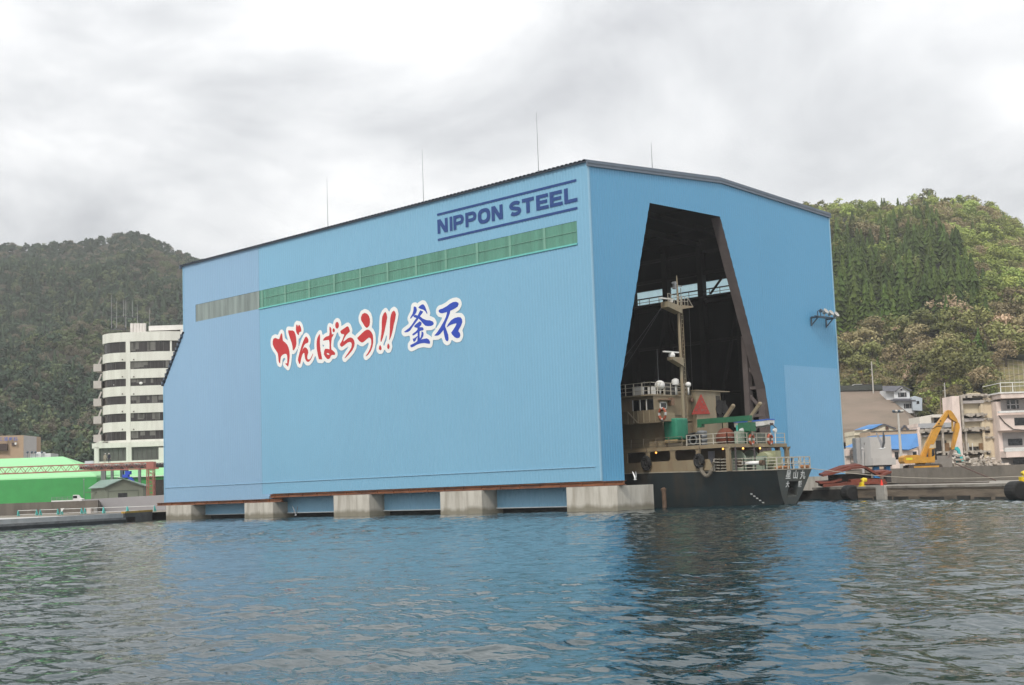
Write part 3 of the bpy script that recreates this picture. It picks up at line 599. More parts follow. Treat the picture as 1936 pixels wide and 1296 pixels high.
# land behind the walls
mb = MB()
P = lambda px, D, z: tuple(PD(px, 900, D)[:2])+(z,)
mb.sheet([[P(1480, 262, 3.05), P(1690, 206, 3.05), P(1900, 161.5, 3.05), P(2600, 110, 3.05), P(5200, 200, 3.05), P(3000, 420, 3.05), P(1300, 420, 3.05)]]); struct(mb.build('land', EARTH))
mb = MB()
mb.sheet([[P(-700, 266, 2.25), P(0, 243, 2.25), P(150, 241, 2.25), P(186, 241, 2.25), P(320, 236, 2.25), P(420, 240, 2.25), P(1250, 420, 2.25), P(900, 700, 2.25), P(-1200, 700, 2.25)]]); struct(mb.build('land', EARTH))
SW = mat('seawall_concrete', (.235, .205, .17), .9, .12, .35, bump=.3, dirt=(.15, .13, .105), dirtscale=.35, dirtamt=.7)
def wall(name, pts, th, z0, z1s, m, label):
    mb = MB(); fh = np.array([-_r[1], _r[0]])*th
    for ((x0, y0), (x1, y1), za, zb) in zip(pts, pts[1:], z1s, z1s[1:]):
        mb.add([(x0, y0, z0), (x1, y1, z0), (x1, y1, zb), (x0, y0, za), (x0+fh[0], y0+fh[1], z0), (x1+fh[0], y1+fh[1], z0), (x1+fh[0], y1+fh[1], zb), (x0+fh[0], y0+fh[1], za)],
               [(0, 1, 2, 3), (5, 4, 7, 6), (3, 2, 6, 7), (4, 0, 3, 7), (1, 5, 6, 2)])
    return tag(mb.build(name, m, None, (pts[0][0], pts[0][1], z0)), label, 'wall')
p2 = lambda px, D, py=900: tuple(PD(px, py, D)[:2])
wall('sea_wall', [p2(1470, 264), p2(1690, 205), p2(1900, 160), p2(2400, 118)], .5, 1.3, [3.5, 3.5, 3.22, 3.2], SW, 'long low grey concrete sea wall behind the right hand quay')
wall('quay_wall', [p2(-500, 258), p2(0, 240), p2(185, 229), p2(189, 236)], .5, .9, [3.2, 3.15, 3.12, 2.7], mat('brown_wall', (.135, .118, .10), .9, .2, .4, dirt=(.07, .06, .05), dirtscale=.3, dirtamt=.8, stretch=(1, 1, .3)), 'dark brown stained concrete wall below the green warehouse')
wall('quay_wall', [p2(160, 237), p2(312, 230), p2(400, 232)], .5, .9, [3.35, 3.62, 3.7], mat('lilac_grey_wall', (.30, .29, .30), .85, .06, .4), 'clean pale grey wall in front of the small grey green hut')

# ------------------------------------------------------------------ hills and woods
from mathutils import noise as mnoise
def hz(px): return 924.86-.03613*(px-968)
def hpt(pxh, D):        # ground point at depth D on the bearing whose horizon pixel is pxh
    a = (pxh-968)/FPX; return np.array([CAM[0]+D*(fwd[0]+a*rgt[0]), CAM[1]+D*(fwd[1]+a*rgt[1])])
def lerp(x, xs, ys): return float(np.interp(x, xs, ys))
# right hill
RX = [600, 900, 1150, 1350, 1480, 1534, 1620, 1700, 1780, 1820, 1870, 1910, 1955, 2050, 2300, 2700, 3200]
RY = [800, 700, 560, 450, 392, 378, 373, 369, 361, 371, 376, 386, 424, 470, 560, 600, 680]
RB = lambda px: lerp(px, [600, 1600, 1740, 1800, 1950, 3200], [760, 742, 745, 762, 757, 780])
RD0 = lambda px: lerp(px, [600, 1720, 1790, 3200], [368, 368, 340, 330]); RD1 = 640.0
def right_z(px, D):
    d0 = RD0(px); zb = 2.5+(hz(px)-RB(px))*d0/FPX; zt = 2.5+(hz(px)-lerp(px, RX, RY)-0)*RD1/FPX-7
    if D < d0: return 3.0+(zb-3.0)*max(0, (D-(d0-28))/28) if D > d0-28 else 2.9
    t = (D-d0)/(RD1-d0); p = hpt(px, D)
    nz = mnoise.noise(Vector((p[0]*.02, p[1]*.02, 3)))*7+mnoise.noise(Vector((p[0]*.06, p[1]*.06, 9)))*2
    if t <= 1: return zb+(zt-zb)*(t**.92)+nz*min(1, t*5)*min(1, (1-t)*6)
    return zt-(t-1)*60
LX = [-2500, -1200, -500, -100, 20, 88, 118, 166, 208, 243, 278, 308, 348, 394, 520, 700, 900, 1200]
LY = [640, 560, 500, 462, 458, 456, 453, 449, 441, 435, 441, 456, 476, 491, 560, 640, 720, 800]
LB = 930; LD0 = 430.0; LD1 = 1080.0
def left_z(px, D):
    zt = 2.5+(hz(px)-lerp(px, LX, LY))*LD1/FPX-6; zb = 4.0; p = hpt(px, D)
    if D < LD0: return 1.9+(zb-1.9)*max(0, (D-(LD0-40))/40)
    t = (D-LD0)/(LD1-LD0)
    nz = mnoise.noise(Vector((p[0]*.006, p[1]*.006, 5)))*26+mnoise.noise(Vector((p[0]*.018, p[1]*.018, 1)))*9
    sp = 20*math.exp(-((t-.38)/.12)**2)*math.exp(-((px-180)/190)**2)
    if t <= 1: return zb+(zt-zb)*(t**1.05)+(nz+sp)*min(1, t*5)*min(1, (1-t)*5)
    return zt-(t-1)*120
def hill(name, fz, pxs, Ds, m):
    V = []; 
    for D in Ds:
        for px in pxs: p = hpt(px, D); V.append((p[0], p[1], fz(px, D)))
    n = len(pxs); idx = np.arange(len(V)).reshape(len(Ds), n); q = np.stack([idx[:-1, :-1], idx[:-1, 1:], idx[1:, 1:], idx[1:, :-1]], -1).reshape(-1, 4)
    me = np_mesh(name, np.array(V), q); me.materials.append(m); o = bpy.data.objects.new(name, me); COL.objects.link(o); return struct(o)
HG = mat('hill_undergrowth', (.026, .032, .012), .95, .35, .06, dirt=(.05, .042, .025), dirtscale=.03, dirtamt=.9)
HG2 = mat('far_hill_undergrowth', (.032, .04, .026), .95, .3, .03, dirt=(.065, .055, .04), dirtscale=.015, dirtamt=.9)
hill('hill', right_z, np.linspace(600, 3200, 140), np.concatenate([np.linspace(300, 390, 14), np.linspace(400, 640, 40), np.linspace(660, 900, 8)]), HG)
hill('hill', left_z, np.concatenate([np.linspace(-2500, -150, 30), np.linspace(-120, 520, 60), np.linspace(560, 1200, 20)]), np.concatenate([np.linspace(385, 430, 5), np.linspace(445, 1080, 70), np.linspace(1120, 1500, 6)]), HG2)

def leafmat(name, col, rnd=.35, attr=False):
    m = bpy.data.materials.new(name); m.use_nodes = True; t = m.node_tree; N = t.nodes; L = t.links; b = N['Principled BSDF']; b.inputs['Roughness'].default_value = .8; b.inputs['Specular IOR Level'].default_value = .2
    if attr: a = N.new('ShaderNodeAttribute'); a.attribute_name = 'tint'; src = a.outputs['Fac']
    else: a = N.new('ShaderNodeObjectInfo'); src = a.outputs['Random']
    wv = N.new('ShaderNodeTexWhiteNoise'); wv.noise_dimensions = '1D'; L.new(src, wv.inputs['W'])
    hs = N.new('ShaderNodeHueSaturation'); hs.inputs['Color'].default_value = (*col, 1)
    r1 = N.new('ShaderNodeMapRange'); r1.inputs['To Min'].default_value = 1-rnd; r1.inputs['To Max'].default_value = 1+rnd; L.new(src, r1.inputs['Value']); L.new(r1.outputs[0], hs.inputs['Value'])
    r2 = N.new('ShaderNodeMapRange'); r2.inputs['To Min'].default_value = .488; r2.inputs['To Max'].default_value = .516; L.new(wv.outputs['Value'], r2.inputs['Value']); L.new(r2.outputs[0], hs.inputs['Hue'])
    g = N.new('ShaderNodeNewGeometry'); r3 = N.new('ShaderNodeMapRange'); r3.inputs['To Min'].default_value = .82; r3.inputs['To Max'].default_value = 1.18; L.new(g.outputs['Random Per Island'], r3.inputs['Value'])
    vs = N.new('ShaderNodeVectorMath'); vs.operation = 'SCALE'; L.new(hs.outputs[0], vs.inputs[0]); L.new(r3.outputs[0], vs.inputs['Scale']); L.new(vs.outputs[0], b.inputs['Base Color']); return m
BARK = mat('tree_bark', (.075, .06, .045), .9, .25, 2)
KINDS = {'cedar': (.066, .10, .022), 'lime': (.27, .32, .085), 'olive': (.19, .195, .072), 'bare': (.275, .225, .125), 'blossom': (.47, .34, .24), 'pine': (.06, .08, .04), 'gold': (.22, .17, .03)}
FARK = {'pine': (.046, .076, .048), 'bare': (.165, .15, .108), 'olive': (.12, .15, .075), 'cedar': (.05, .08, .045), 'lime': (.11, .14, .06), 'blossom': (.26, .22, .19)}
LMF = {k: leafmat(k+'_leaves_distant', c, .2, True) for k, c in FARK.items()}
LM = {k: (leafmat(k+'_leaves', c, .38), leafmat(k+'_leaves_far', c, .34, True)) for k, c in KINDS.items()}
def leaf_quads(pts, nrm, size, rr):
    V = []; n = len(pts)
    for p, nn in zip(pts, nrm):
        d = Vector(nn)+Vector((rr.gauss(0, .32), rr.gauss(0, .32), rr.gauss(0, .32))); d.normalize()
        a = d.cross(Vector((rr.gauss(0, 1), rr.gauss(0, 1), rr.gauss(0, 1)))).normalized(); b = d.cross(a); s = size*rr.uniform(.6, 1.3); s2 = s*rr.uniform(.5, .9); p = Vector(p)
        V += [p-a*s, p-b*s2, p+a*s, p+b*s2]
    return V
def conifer_verts(seed, nl=260, h=1.0, leaf=.042):
    rr = random.Random(seed); V = []; nt_ = 9 if nl > 300 else 7; ns = 11 if nl > 300 else 9
    for k in range(nt_):                   # drooping tiers of boughs
        t = k/nt_; z1 = .14+.86*t; zt = min(1.0, z1+.86/nt_*1.75); r = .255*(1-t)**.75*rr.uniform(.8, 1.15)+.014; off = rr.random()*6.28
        for s in range(ns):
            q = off+6.283*(s+rr.uniform(-.3, .3))/ns; rl = r*rr.uniform(.62, 1.18); dq = 3.1416/ns*1.25; zz = z1-rl*.35+rr.uniform(-.02, .02); zc = zt-rl*.15
            V += [Vector((.1*rl*math.cos(q), .1*rl*math.sin(q), zc)), Vector((rl*.6*math.cos(q-dq), rl*.6*math.sin(q-dq), zz+.035)), Vector((rl*math.cos(q), rl*math.sin(q), zz)), Vector((rl*.6*math.cos(q+dq), rl*.6*math.sin(q+dq), zz+.035))]
    pts = []; nr_ = []
    for i in range(nl//3):
        t = rr.random()**1.2; z = .1+.88*t; r0 = .19*(1-t)**.8+.008; q = rr.random()*6.283; r = r0*rr.uniform(.6, 1.05)
        pts.append((r*math.cos(q), r*math.sin(q), z-.03)); nr_.append((math.cos(q), math.sin(q), .9))
    return V+leaf_quads(pts, nr_, leaf*.75, rr)
def broad_verts(seed, clumps=20, per=15, leaf=.06, wide=.42, base=.22):
    rr = random.Random(seed); pts = []; nr_ = []
    for c in range(clumps):
        q = rr.random()*6.283; v = rr.uniform(-.6, 1); r = math.sqrt(max(0, 1-v*v))*rr.uniform(.45, 1)
        cx, cy, cz = wide*.8*r*math.cos(q), wide*.8*r*math.sin(q), base+(1-base)*.5+(1-base)*.40*v
        cr_ = wide*rr.uniform(.26, .46)
        for k in range(per):
            d = Vector((rr.gauss(0, 1), rr.gauss(0, 1), rr.gauss(0, 1)+.35)).normalized(); f = rr.uniform(.6, 1)
            pts.append((cx+d.x*cr_*f, cy+d.y*cr_*f, cz+d.z*cr_*.85*f)); nr_.append(tuple(d))
    return leaf_quads(pts, nr_, leaf, rr)
def bare_verts(seed):
    return broad_verts(seed, 34, 24, .032, .44, .18)
PROTO = {}
def proto(kind, var, lod):
    k = (kind, var, lod)
    if k in PROTO: return PROTO[k]
    if kind == 'cedar': v = conifer_verts(var*7+1, 420 if lod == 0 else 230, leaf=.034 if lod == 0 else .045)
    elif kind == 'pine': v = broad_verts(var*5+2, 12, 8, .09, .36, .35) if lod else broad_verts(var*5+2, 18, 14, .06, .36, .3)
    elif kind in ('bare', 'blossom'): v = bare_verts(var*3+11)
    else: v = broad_verts(var*3+5, 30 if lod == 0 else 20, 28 if lod == 0 else 16, .036 if lod == 0 else .055)
    PROTO[k] = np.array([tuple(p) for p in v]); return PROTO[k]
def trunk_mesh(seed):
    rr = random.Random(seed); mb = MB(); x = rr.uniform(-.02, .02); mb.tube([(0, 0, -.03), (x, 0, .2), (x*2, .01, .45), (x*2, .02, .8)], [.028, .022, .014, .004], 6)
    for k in range(6):
        q = rr.random()*6.28; z = .2+.09*k; l = rr.uniform(.18, .34); mb.tube([(x, 0, z), (x+l*.5*math.cos(q), l*.5*math.sin(q), z+.12), (x+l*math.cos(q), l*math.sin(q), z+.26)], [.012, .008, .003], 4)
    me = bpy.data.meshes.new('trunk'); me.from_pydata(mb.v, [], mb.f); me.materials.append(BARK); return me
TRUNKS = [trunk_mesh(k) for k in range(3)]
CROWN = {}
def crown_mesh(kind, var, lod=0):
    k = (kind, var, lod)
    if k not in CROWN:
        V = proto(kind, var, lod); me = np_mesh('crown', V, np.arange(len(V)).reshape(-1, 4), False); me.materials.append(LM[kind][0]); CROWN[k] = me
    return CROWN[k]
TREEINFO = {'cedar': ('cedar_tree', 'tall dark green cedar, one of the dense stand on the steep right hand hill', 'cedars on the right hand hill'),
 'lime': ('broadleaf_tree', 'fresh light green broadleaf tree high on the right hand hill', 'light green trees on the right hand hill'),
 'olive': ('broadleaf_tree', 'olive green broadleaf tree on the lower slope of the right hand hill', 'olive trees on the right hand hill'),
 'bare': ('broadleaf_tree', 'brownish half bare tree on the slope of the right hand hill', 'half bare trees on the right hand hill'),
 'blossom': ('cherry_tree', 'pale pink blossoming tree in front of the dark cedars', 'blossoming trees on the right hand hill'),
 'gold': ('flowering_bush', 'yellow flowering bush among the shrubs', 'yellow flowering bushes'),
 'pine': ('pine_tree', 'dark pine tree at the foot of the far left hill', 'pines at the foot of the left hill')}
def tree(kind, pos, h, rz, info=None, parts=False, wide=1.0):
    nm, lb, gr = info or TREEINFO[kind]; v = int(rz*100) % 3
    if parts:
        r = thing(nm, lb, 'tree', pos, rz, gr); r.scale = (h*wide, h*wide, h)
        c = bpy.data.objects.new('crown', crown_mesh(kind, v)); COL.objects.link(c); c.parent = r
        t = bpy.data.objects.new('trunk', TRUNKS[v]); COL.objects.link(t); t.parent = r; return r
    o = bpy.data.objects.new(nm, crown_mesh(kind, v, 0)); COL.objects.link(o); o.location = [float(c) for c in pos]; o.rotation_euler = (0, 0, rz); o.scale = (h*wide, h*wide, h)
    return tag(o, lb, 'tree', gr)
def woods(name, items, label, far=False):         # far trees beyond counting: one object per kind
    by = {}
    for kind, pos, h, rz in items: by.setdefault(kind, []).append((pos, h, rz))
    allV = []; allQ = []; tint = []; mi = []; mats = []; o = 0
    for kind, L_ in by.items():
        mats.append(LMF[kind] if far else LM[kind][1])
        for i, (pos, h, rz) in enumerate(L_):
            V = proto(kind, i % 3, 1); c, s = math.cos(rz), math.sin(rz); W_ = np.empty_like(V)
            W_[:, 0] = (V[:, 0]*c-V[:, 1]*s)*h+pos[0]; W_[:, 1] = (V[:, 0]*s+V[:, 1]*c)*h+pos[1]; W_[:, 2] = V[:, 2]*h+pos[2]
            allV.append(W_); n = len(V)//4; allQ.append(np.arange(len(V)).reshape(-1, 4)+o); o += len(V); tint.append(np.full(n, RNG.random())); mi.append(np.full(n, len(mats)-1))
    me = np_mesh(name, np.concatenate(allV), np.concatenate(allQ), False)
    for m_ in mats: me.materials.append(m_)
    me.polygons.foreach_set('material_index', np.concatenate(mi).astype(np.int32))
    at = me.attributes.new('tint', 'FLOAT', 'FACE'); at.data.foreach_set('value', np.concatenate(tint).astype(np.float32))
    ob = bpy.data.objects.new(name, me); COL.objects.link(ob); return tag(ob, label, 'wood', None, 'stuff')

rr = random.Random(21); items = []
def lattice_zone(px, py): return px > 1850 and 690 < py < 745
n = 0
GRID = {}
def free(p, r):
    a, b = int(p[0]//8), int(p[1]//8)
    for i in (-1, 0, 1):
        for j in (-1, 0, 1):
            for q in GRID.get((a+i, b+j), ()):
                if (q[0]-p[0])**2+(q[1]-p[1])**2 < (.5*(r+q[2]))**2: return False
    GRID.setdefault((a, b), []).append((p[0], p[1], r)); return True
for n in range(26000):
    px = rr.uniform(1180, 2250); D = math.sqrt(rr.uniform(340**2, 655**2))
    if rr.random() > (1 if 1540 < px < 1990 else .35): continue
    if D < RD0(px)+2: continue
    z = right_z(px, D); py = hz(px)-(z-2.5)*FPX/D; pxi = px-.036*(hz(px)-py); p = hpt(px, D)
    if pxi > 1850 and 700 < py < 765 and D < 392: continue
    ed = 1745+(py-380)*.62+mnoise.noise(Vector((p[0]*.05, p[1]*.05, 0)))*40       # edge between cedars and the light wood
    low = 668+(pxi-1600)*-.22+mnoise.noise(Vector((p[0]*.04, p[1]*.04, 7)))*26
    pn = mnoise.noise(Vector((p[0]*.03, p[1]*.03, 11)))
    if py > low: kind = rr.choices(['olive', 'bare', 'blossom', 'lime', 'cedar', 'gold'], [50, 30, 5, 10, 4, .8])[0]; h = rr.uniform(7, 13)
    elif py < 440+mnoise.noise(Vector((p[0]*.04, p[1]*.04, 17)))*30 and pxi < 1745: kind = rr.choices(['lime', 'cedar', 'olive', 'bare'], [42, 12, 38, 8])[0]; h = rr.uniform(5, 9)
    elif pxi < ed: kind = rr.choices(['cedar', 'olive', 'lime'], [92, 6, 2])[0] if py > 470 else rr.choices(['cedar', 'olive', 'lime', 'bare'], [62, 24, 8, 6])[0]; h = rr.uniform(10.5, 17)*(1 if D < 500 else .82) if kind == 'cedar' else rr.uniform(8, 12)
    else: kind = rr.choices(['lime', 'olive', 'bare', 'cedar'], [70, 16, 10 if pn < 0 else 34, 3])[0]; h = rr.uniform(6, 11)
    if kind == 'gold': h = rr.uniform(2, 3.5)
    if not free(p, {'cedar': 4.6, 'gold': 3}.get(kind, 2+.36*h)): continue
    items.append((kind, (p[0], p[1], z-.4), h, rr.random()*6.28, D, 1560 < pxi < 1945))
for px, py0, D, h in ((1795, 640, 400, 11), (1815, 640, 392, 10), (1925, 640, 405, 12), (1890, 655, 395, 9), (1600, 690, 395, 7)):
    lo_, hi_ = 345., 640.
    p = hpt(px, D); items.append(('blossom' if h > 9.5 and px < 1900 else 'bare', (p[0], p[1], right_z(px, D)-.4), h, rr.random()*6.28, D, True))
items.sort(key=lambda t: (not t[5], t[4])); cnt = {}; rest = []; nb = 0
for kind, pos, h, rz, D, vis in items:
    cnt[kind] = cnt.get(kind, 0)+1
    bl = kind in ('lime', 'olive', 'bare')
    if vis and bl: nb += 1
    if vis and ((bl and nb <= 262) or (not bl and cnt[kind] <= 290)): tree(kind, pos, h, rz, parts=(D < 385), wide=1.0 if kind == 'cedar' else 1.15)
    else: rest.append((kind, pos, h, rz))
# left hill
items = []; n = 0
while n < 8200:
    px = rr.uniform(-420, 620); D = math.sqrt(rr.uniform(435**2, 1090**2))
    if rr.random() > (1 if -60 < px < 430 else .3): continue
    n += 1; z = left_z(px, D); p = hpt(px, D); t = (D-LD0)/(LD1-LD0)
    pn = mnoise.noise(Vector((p[0]*.011, p[1]*.011, 2)))+.35*mnoise.noise(Vector((p[0]*.05, p[1]*.05, 4)))
    py = hz(px)-(z-2.5)*FPX/D
    if t > .9: kind = rr.choices(['pine', 'bare', 'olive'], [75, 20, 5])[0]
    elif pn > .2: kind = rr.choices(['bare', 'olive', 'pine', 'lime', 'blossom'], [38, 30, 28, 3, .6])[0]
    else: kind = rr.choices(['pine', 'cedar', 'olive', 'bare'], [60, 20, 14, 6])[0]
    items.append((kind, (p[0], p[1], z-.5), rr.uniform(5.5, 9)*(1.0 if kind != 'cedar' else 1.3), rr.random()*6.28))
woods('hillside_wood', items, 'dark mixed wood covering the far left hill', True)
LI = {'pine': ('pine_tree', 'dark evergreen tree at the foot of the left hill, left of the round tower', 'evergreens left of the tower'),
      'olive': ('broadleaf_tree', 'yellow olive spring tree at the foot of the left hill', 'olive trees left of the tower'),
      'bare': ('broadleaf_tree', 'greyish brown budding tree at the foot of the left hill', 'budding trees left of the tower')}
for k in range(520):      # shrubs along the foot of the right hill
    px = rr.uniform(1590, 1880); D = rr.uniform(330, 380) if px > 1725 else rr.uniform(366, 380); p = hpt(px, D); rest.append((rr.choices(['olive', 'bare', 'lime', 'gold'], [55, 30, 13, 1])[0], (p[0], p[1], right_z(px, D)-.3), rr.uniform(2.5, 6), rr.random()*6.28))
woods('hillside_wood', rest, 'mixed wood of cedars and light green trees higher up the right hand hill')
for k in range(46):
    px = rr.uniform(-60, 330); D = rr.uniform(385, 440); p = hpt(px, D); kind = rr.choices(['pine', 'olive', 'bare'], [42, 40, 18])[0]
    tree(kind, (p[0], p[1], left_z(px, D)-.3), rr.uniform(8, 17)*(1 if px > 40 else .8), rr.random()*6.28, LI[kind], parts=True, wide=.85)
# ------------------------------------------------------------------ ship
BEIGE = mat('beige_ship_paint', (.25, .20, .125), .6, .10, .6, dirt=(.19, .12, .07), dirtscale=.9, dirtamt=.55, stretch=(1, 1, .3))
BEIGE2 = mat('beige_mast_paint', (.25, .215, .145), .6, .12, .8, dirt=(.25, .16, .09), dirtscale=1.5, dirtamt=.6, stretch=(1, 1, .3))
HULL = mat('dark_navy_hull', (.019, .027, .030), .45, .2, .5, dirt=(.055, .042, .03), dirtscale=.8, dirtamt=.55, stretch=(1, 1, .2))
TRANS = mat('grey_green_transom', (.085, .098, .094), .5, .12, .8, dirt=(.12, .09, .05), dirtscale=1.2, dirtamt=.4)
DECKM = mat('dark_deck', (.06, .065, .055), .8, .2, 1)
GLASS = mat('dark_window', (.012, .014, .016), .12, .1)
WHITE = mat('white_paint', (.72, .72, .70), .5, .08, 1.5, dirt=(.45, .42, .36), dirtscale=1.5, dirtamt=.4)
BLACKR = mat('black_rubber', (.014, .014, .014), .85, .3, 3)
GRNC = mat('green_crane_paint', (.02, .125, .06), .55, .15, 1.5)
SGREEN = mat('sage_machine_paint', (.24, .30, .23), .55, .12, 1.2)
CY = 14.2; ORG = (0, CY, 0)
ship = thing('cargo_ship', 'dark hulled cargo ship with beige superstructure moored stern outwards inside the blue shed', 'ship', ORG)
def NS(px, py, y=9.0): p = PY(px, py, y); return float(p[0]), float(p[2])
def AW(px, py, x=-.5): p = PX(px, py, x); return float(p[1]), float(p[2])
def part(mb, name, m, smooth=False, label=None, parent=None): return mb.build(name, m, parent or ship, ORG, smooth, label)
ST_ = [(13.0, 3.12, 1.0, 3.44), (12.0, 3.62, 1.5, 3.45), (10.0, 4.35, 2.5, 3.47), (7.5, 4.85, 3.6, 3.50), (4.5, 5.12, 4.5, 3.56), (0, 5.2, 5.0, 3.63), (-6, 5.2, 5.2, 3.66), (-30, 5.2, 5.2, 3.7), (-55, 5.2, 5.0, 4.2), (-64, 3.6, 2.6, 5.2), (-70, .2, .1, 6)]
V = []; F = []; K = 6
for sgn in (-1, 1):
    o = len(V)
    for i, (x, hb, hw, zd) in enumerate(ST_):
        for k in range(K):
            t = k/(K-1); z = zd*(1-t)+(-1.6)*t; w = hw+(hb-hw)*max(0, min(1, z/zd))**.8 if z > 0 else hw*(1+z*.12)
            xx = x-(.7*(1-z/zd) if i == 0 else 0); V.append((xx, CY+sgn*w, z))
    for i in range(len(ST_)-1):
        for k in range(K-1): a = o+i*K+k; F.append((a, a+1, a+K+1, a+K))
mb = MB(); mb.add(V, F); part(mb, 'hull', HULL, True)
tx = lambda z: 13.0-.7*(1-z/3.44)
tw = lambda z: 1.0+2.12*max(0, z/3.44)**.8
outer = [(tx(z)+.01, CY-tw(z), z) for z in (3.44, 2.6, 1.8, .9, 0)]+[(tx(-1.5)+.01, CY-.85, -1.5), (tx(-1.5)+.01, CY+.85, -1.5)]+[(tx(z)+.01, CY+tw(z), z) for z in (0, .9, 1.8, 2.6, 3.44)]
n0, n1, nz0, nz1 = CY-.72, CY+1.0, .78, 2.28
hole = [(tx(nz0)+.01, n0, nz0), (tx(nz0)+.01, n1, nz0), (tx(nz1)+.01, n1, nz1), (tx(nz1)+.01, n0, nz1)]
mb = MB(); mb.sheet([outer, hole]); part(mb, 'transom', TRANS)
mb = MB(); d = 1.0; mb.add([hole[0], hole[1], hole[2], hole[3]]+[(p[0]-d, p[1], p[2]+(.5 if i < 2 else 0)) for i, p in enumerate(hole)], [(0, 1, 5, 4), (1, 2, 6, 5), (2, 3, 7, 6), (3, 0, 4, 7)]); part(mb, 'stern_recess', TRANS)
mb = MB(); mb.add([(p[0]-d+.01, p[1], p[2]+(.5 if i < 2 else 0)) for i, p in enumerate(hole)], [(0, 1, 2, 3)]); mb.bar((11.7, CY-.3, 1.4), (12.3, CY+.5, 1.55), .12); part(mb, 'recess_back', mat('recess_black', (.012, .012, .012), .8))
mb = MB(); mb.add([(x, CY-hb+.05, zd-.03) for x, hb, hw, zd in ST_]+[(x, CY+hb-.05, zd-.03) for x, hb, hw, zd in ST_], [(i, i+1, len(ST_)+i+1, len(ST_)+i) for i in range(len(ST_)-1)]); part(mb, 'main_deck', DECKM)
mb = MB()     # rubbing strip at deck edge
for a, b in zip(ST_[:7], ST_[1:7]): 
    for s in (-1, 1): mb.bar((a[0], CY+s*a[1], a[3]+.02), (b[0], CY+s*b[1], b[3]+.02), .12, .10)
mb.bar((13.02, CY-3.15, 3.46), (13.02, CY+3.15, 3.46), .14, .10); part(mb, 'deck_edge', mat('pale_deck_edge', (.33, .30, .24), .7, .15, 2))
# lettering on the stern
def text_mesh(body, size, m, parent, matrix, name='lettering'):
    cu = bpy.data.curves.new('text', 'FONT'); cu.body = body; cu.size = size; cu.offset = .018*size; cu.extrude = .006; cu.align_x = 'CENTER'; cu.align_y = 'CENTER'
    ob = bpy.data.objects.new('text', cu); me = ob.to_mesh(); me2 = me.copy(); ob.to_mesh_clear(); bpy.data.objects.remove(ob)
    me2.name = name; me2.transform(matrix); me2.materials.clear(); me2.materials.append(m)
    o = bpy.data.objects.new(name, me2); COL.objects.link(o); o.parent = parent; return o
WL = mat('white_letter_paint', (.75, .75, .73), .6)
tilt = math.atan2(.7, 3.44)
for ch, px, py, sz in (('星', 1488.7, 899, .95), ('山', 1502.4, 899, .95), ('丸', 1516, 899, .95), ('大', 1490.3, 916.8, .66), ('阪', 1513.7, 916.2, .66)):
    p = PX(px, py, 12.8); x = tx(p[2])+.03
    M = Matrix.Translation((x, float(p[1])-CY, float(p[2]))) @ Matrix.Rotation(tilt, 4, 'Y') @ Matrix.Rotation(math.pi/2, 4, 'Z') @ Matrix.Rotation(math.pi/2, 4, 'X')
    text_mesh(ch, sz, WL, ship, M)
mb = MB()
for i in range(6): x, z = NS(1424+i*3.1, 934+i*4.2, 11.2); mb.box(x-.08, 0, z-.07, x+.1, .03, z+.05)
for i in range(len(mb.v)):      # draught marks lie on the hull skin
    x, y, z = mb.v[i]; hb = lerp(x, [s[0] for s in ST_[::-1]], [s[1] for s in ST_[::-1]]); hw = lerp(x, [s[0] for s in ST_[::-1]], [s[2] for s in ST_[::-1]]); mb.v[i] = (x, CY-(hw+(hb-hw)*max(0, z/3.5)**.8)-.05-y, z)
part(mb, 'draught_marks', WL)
# near and far side plating with big rounded openings
zb_t = NS(1250, 873)[1]; z_dk = NS(1250, 853)[1]; z_up = NS(1250, 846.5)[1]
AX = NS(1375, 845)[0]
def plate(mb, y, th):
    xs = [NS(p, 862)[0] for p in (1100, 1150, 1221, 1228, 1267, 1276, 1316, 1324)]
    x0 = -22; x1 = NS(1341, 880)[0]
    mb.box(x0, y, 3.66, x1, y+th, zb_t)
    for a, b in ((xs[2], xs[3]), (xs[4], xs[5]), (xs[6], xs[7])): 
        mb.box(a, y, zb_t, b, y+th, z_dk)
        for s, xx in ((-1, a), (1, b)):
            for zz, q in ((z_dk, -1), (zb_t, 1)): mb.poly([(xx, y, zz), (xx+s*.22, y, zz), (xx, y, zz+q*.22)], (0, th, 0))
    mb.box(-22, y, zb_t, NS(1186, 862)[0], y+th, z_dk)
    x3 = NS(1341, 880)[0]; mb.poly([(x1, y, 3.66), (x1+.5, y, 3.66), (x1, y, zb_t)], (0, th, 0))
    c0, c1 = NS(1372.5, 870)[0], NS(1379, 870)[0]; mb.box(c0, y, 3.5, c1, y+.35, z_dk)
    for s, xx in ((-1, c0), (1, c1)): mb.poly([(xx, y, z_dk), (xx+s*.25, y, z_dk), (xx, y, z_dk-.3)], (0, .3, 0))
mb = MB(); plate(mb, 9.0, .1); plate(mb, 2*CY-9.1, .1); part(mb, 'side_plating', BEIGE)
mb = MB(); mb.box(-22, 9.0, z_dk, AX, 2*CY-9.0, z_dk+.12); part(mb, 'upper_deck', DECKM)
mb = MB(); mb.box(-22, 8.93, z_dk-.02, AX+.07, 9.05, z_up); mb.box(AX-.05, 9.05, z_dk-.02, AX+.07, 2*CY-9.0, z_up); mb.box(-22, 2*CY-9.05, z_dk-.02, AX, 2*CY-8.93, z_up); part(mb, 'deck_fascia', BEIGE)
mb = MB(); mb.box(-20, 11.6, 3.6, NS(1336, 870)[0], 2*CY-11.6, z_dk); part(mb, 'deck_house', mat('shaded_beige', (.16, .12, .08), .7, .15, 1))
mb = MB(); a = PY(1339, 870, 11.0); mb.box(a[0], 11.0, 3.6, a[0]+.7, 11.2, 5.6); part(mb, 'door', mat('lilac_door', (.40, .38, .42), .6, .06))
mb = MB()
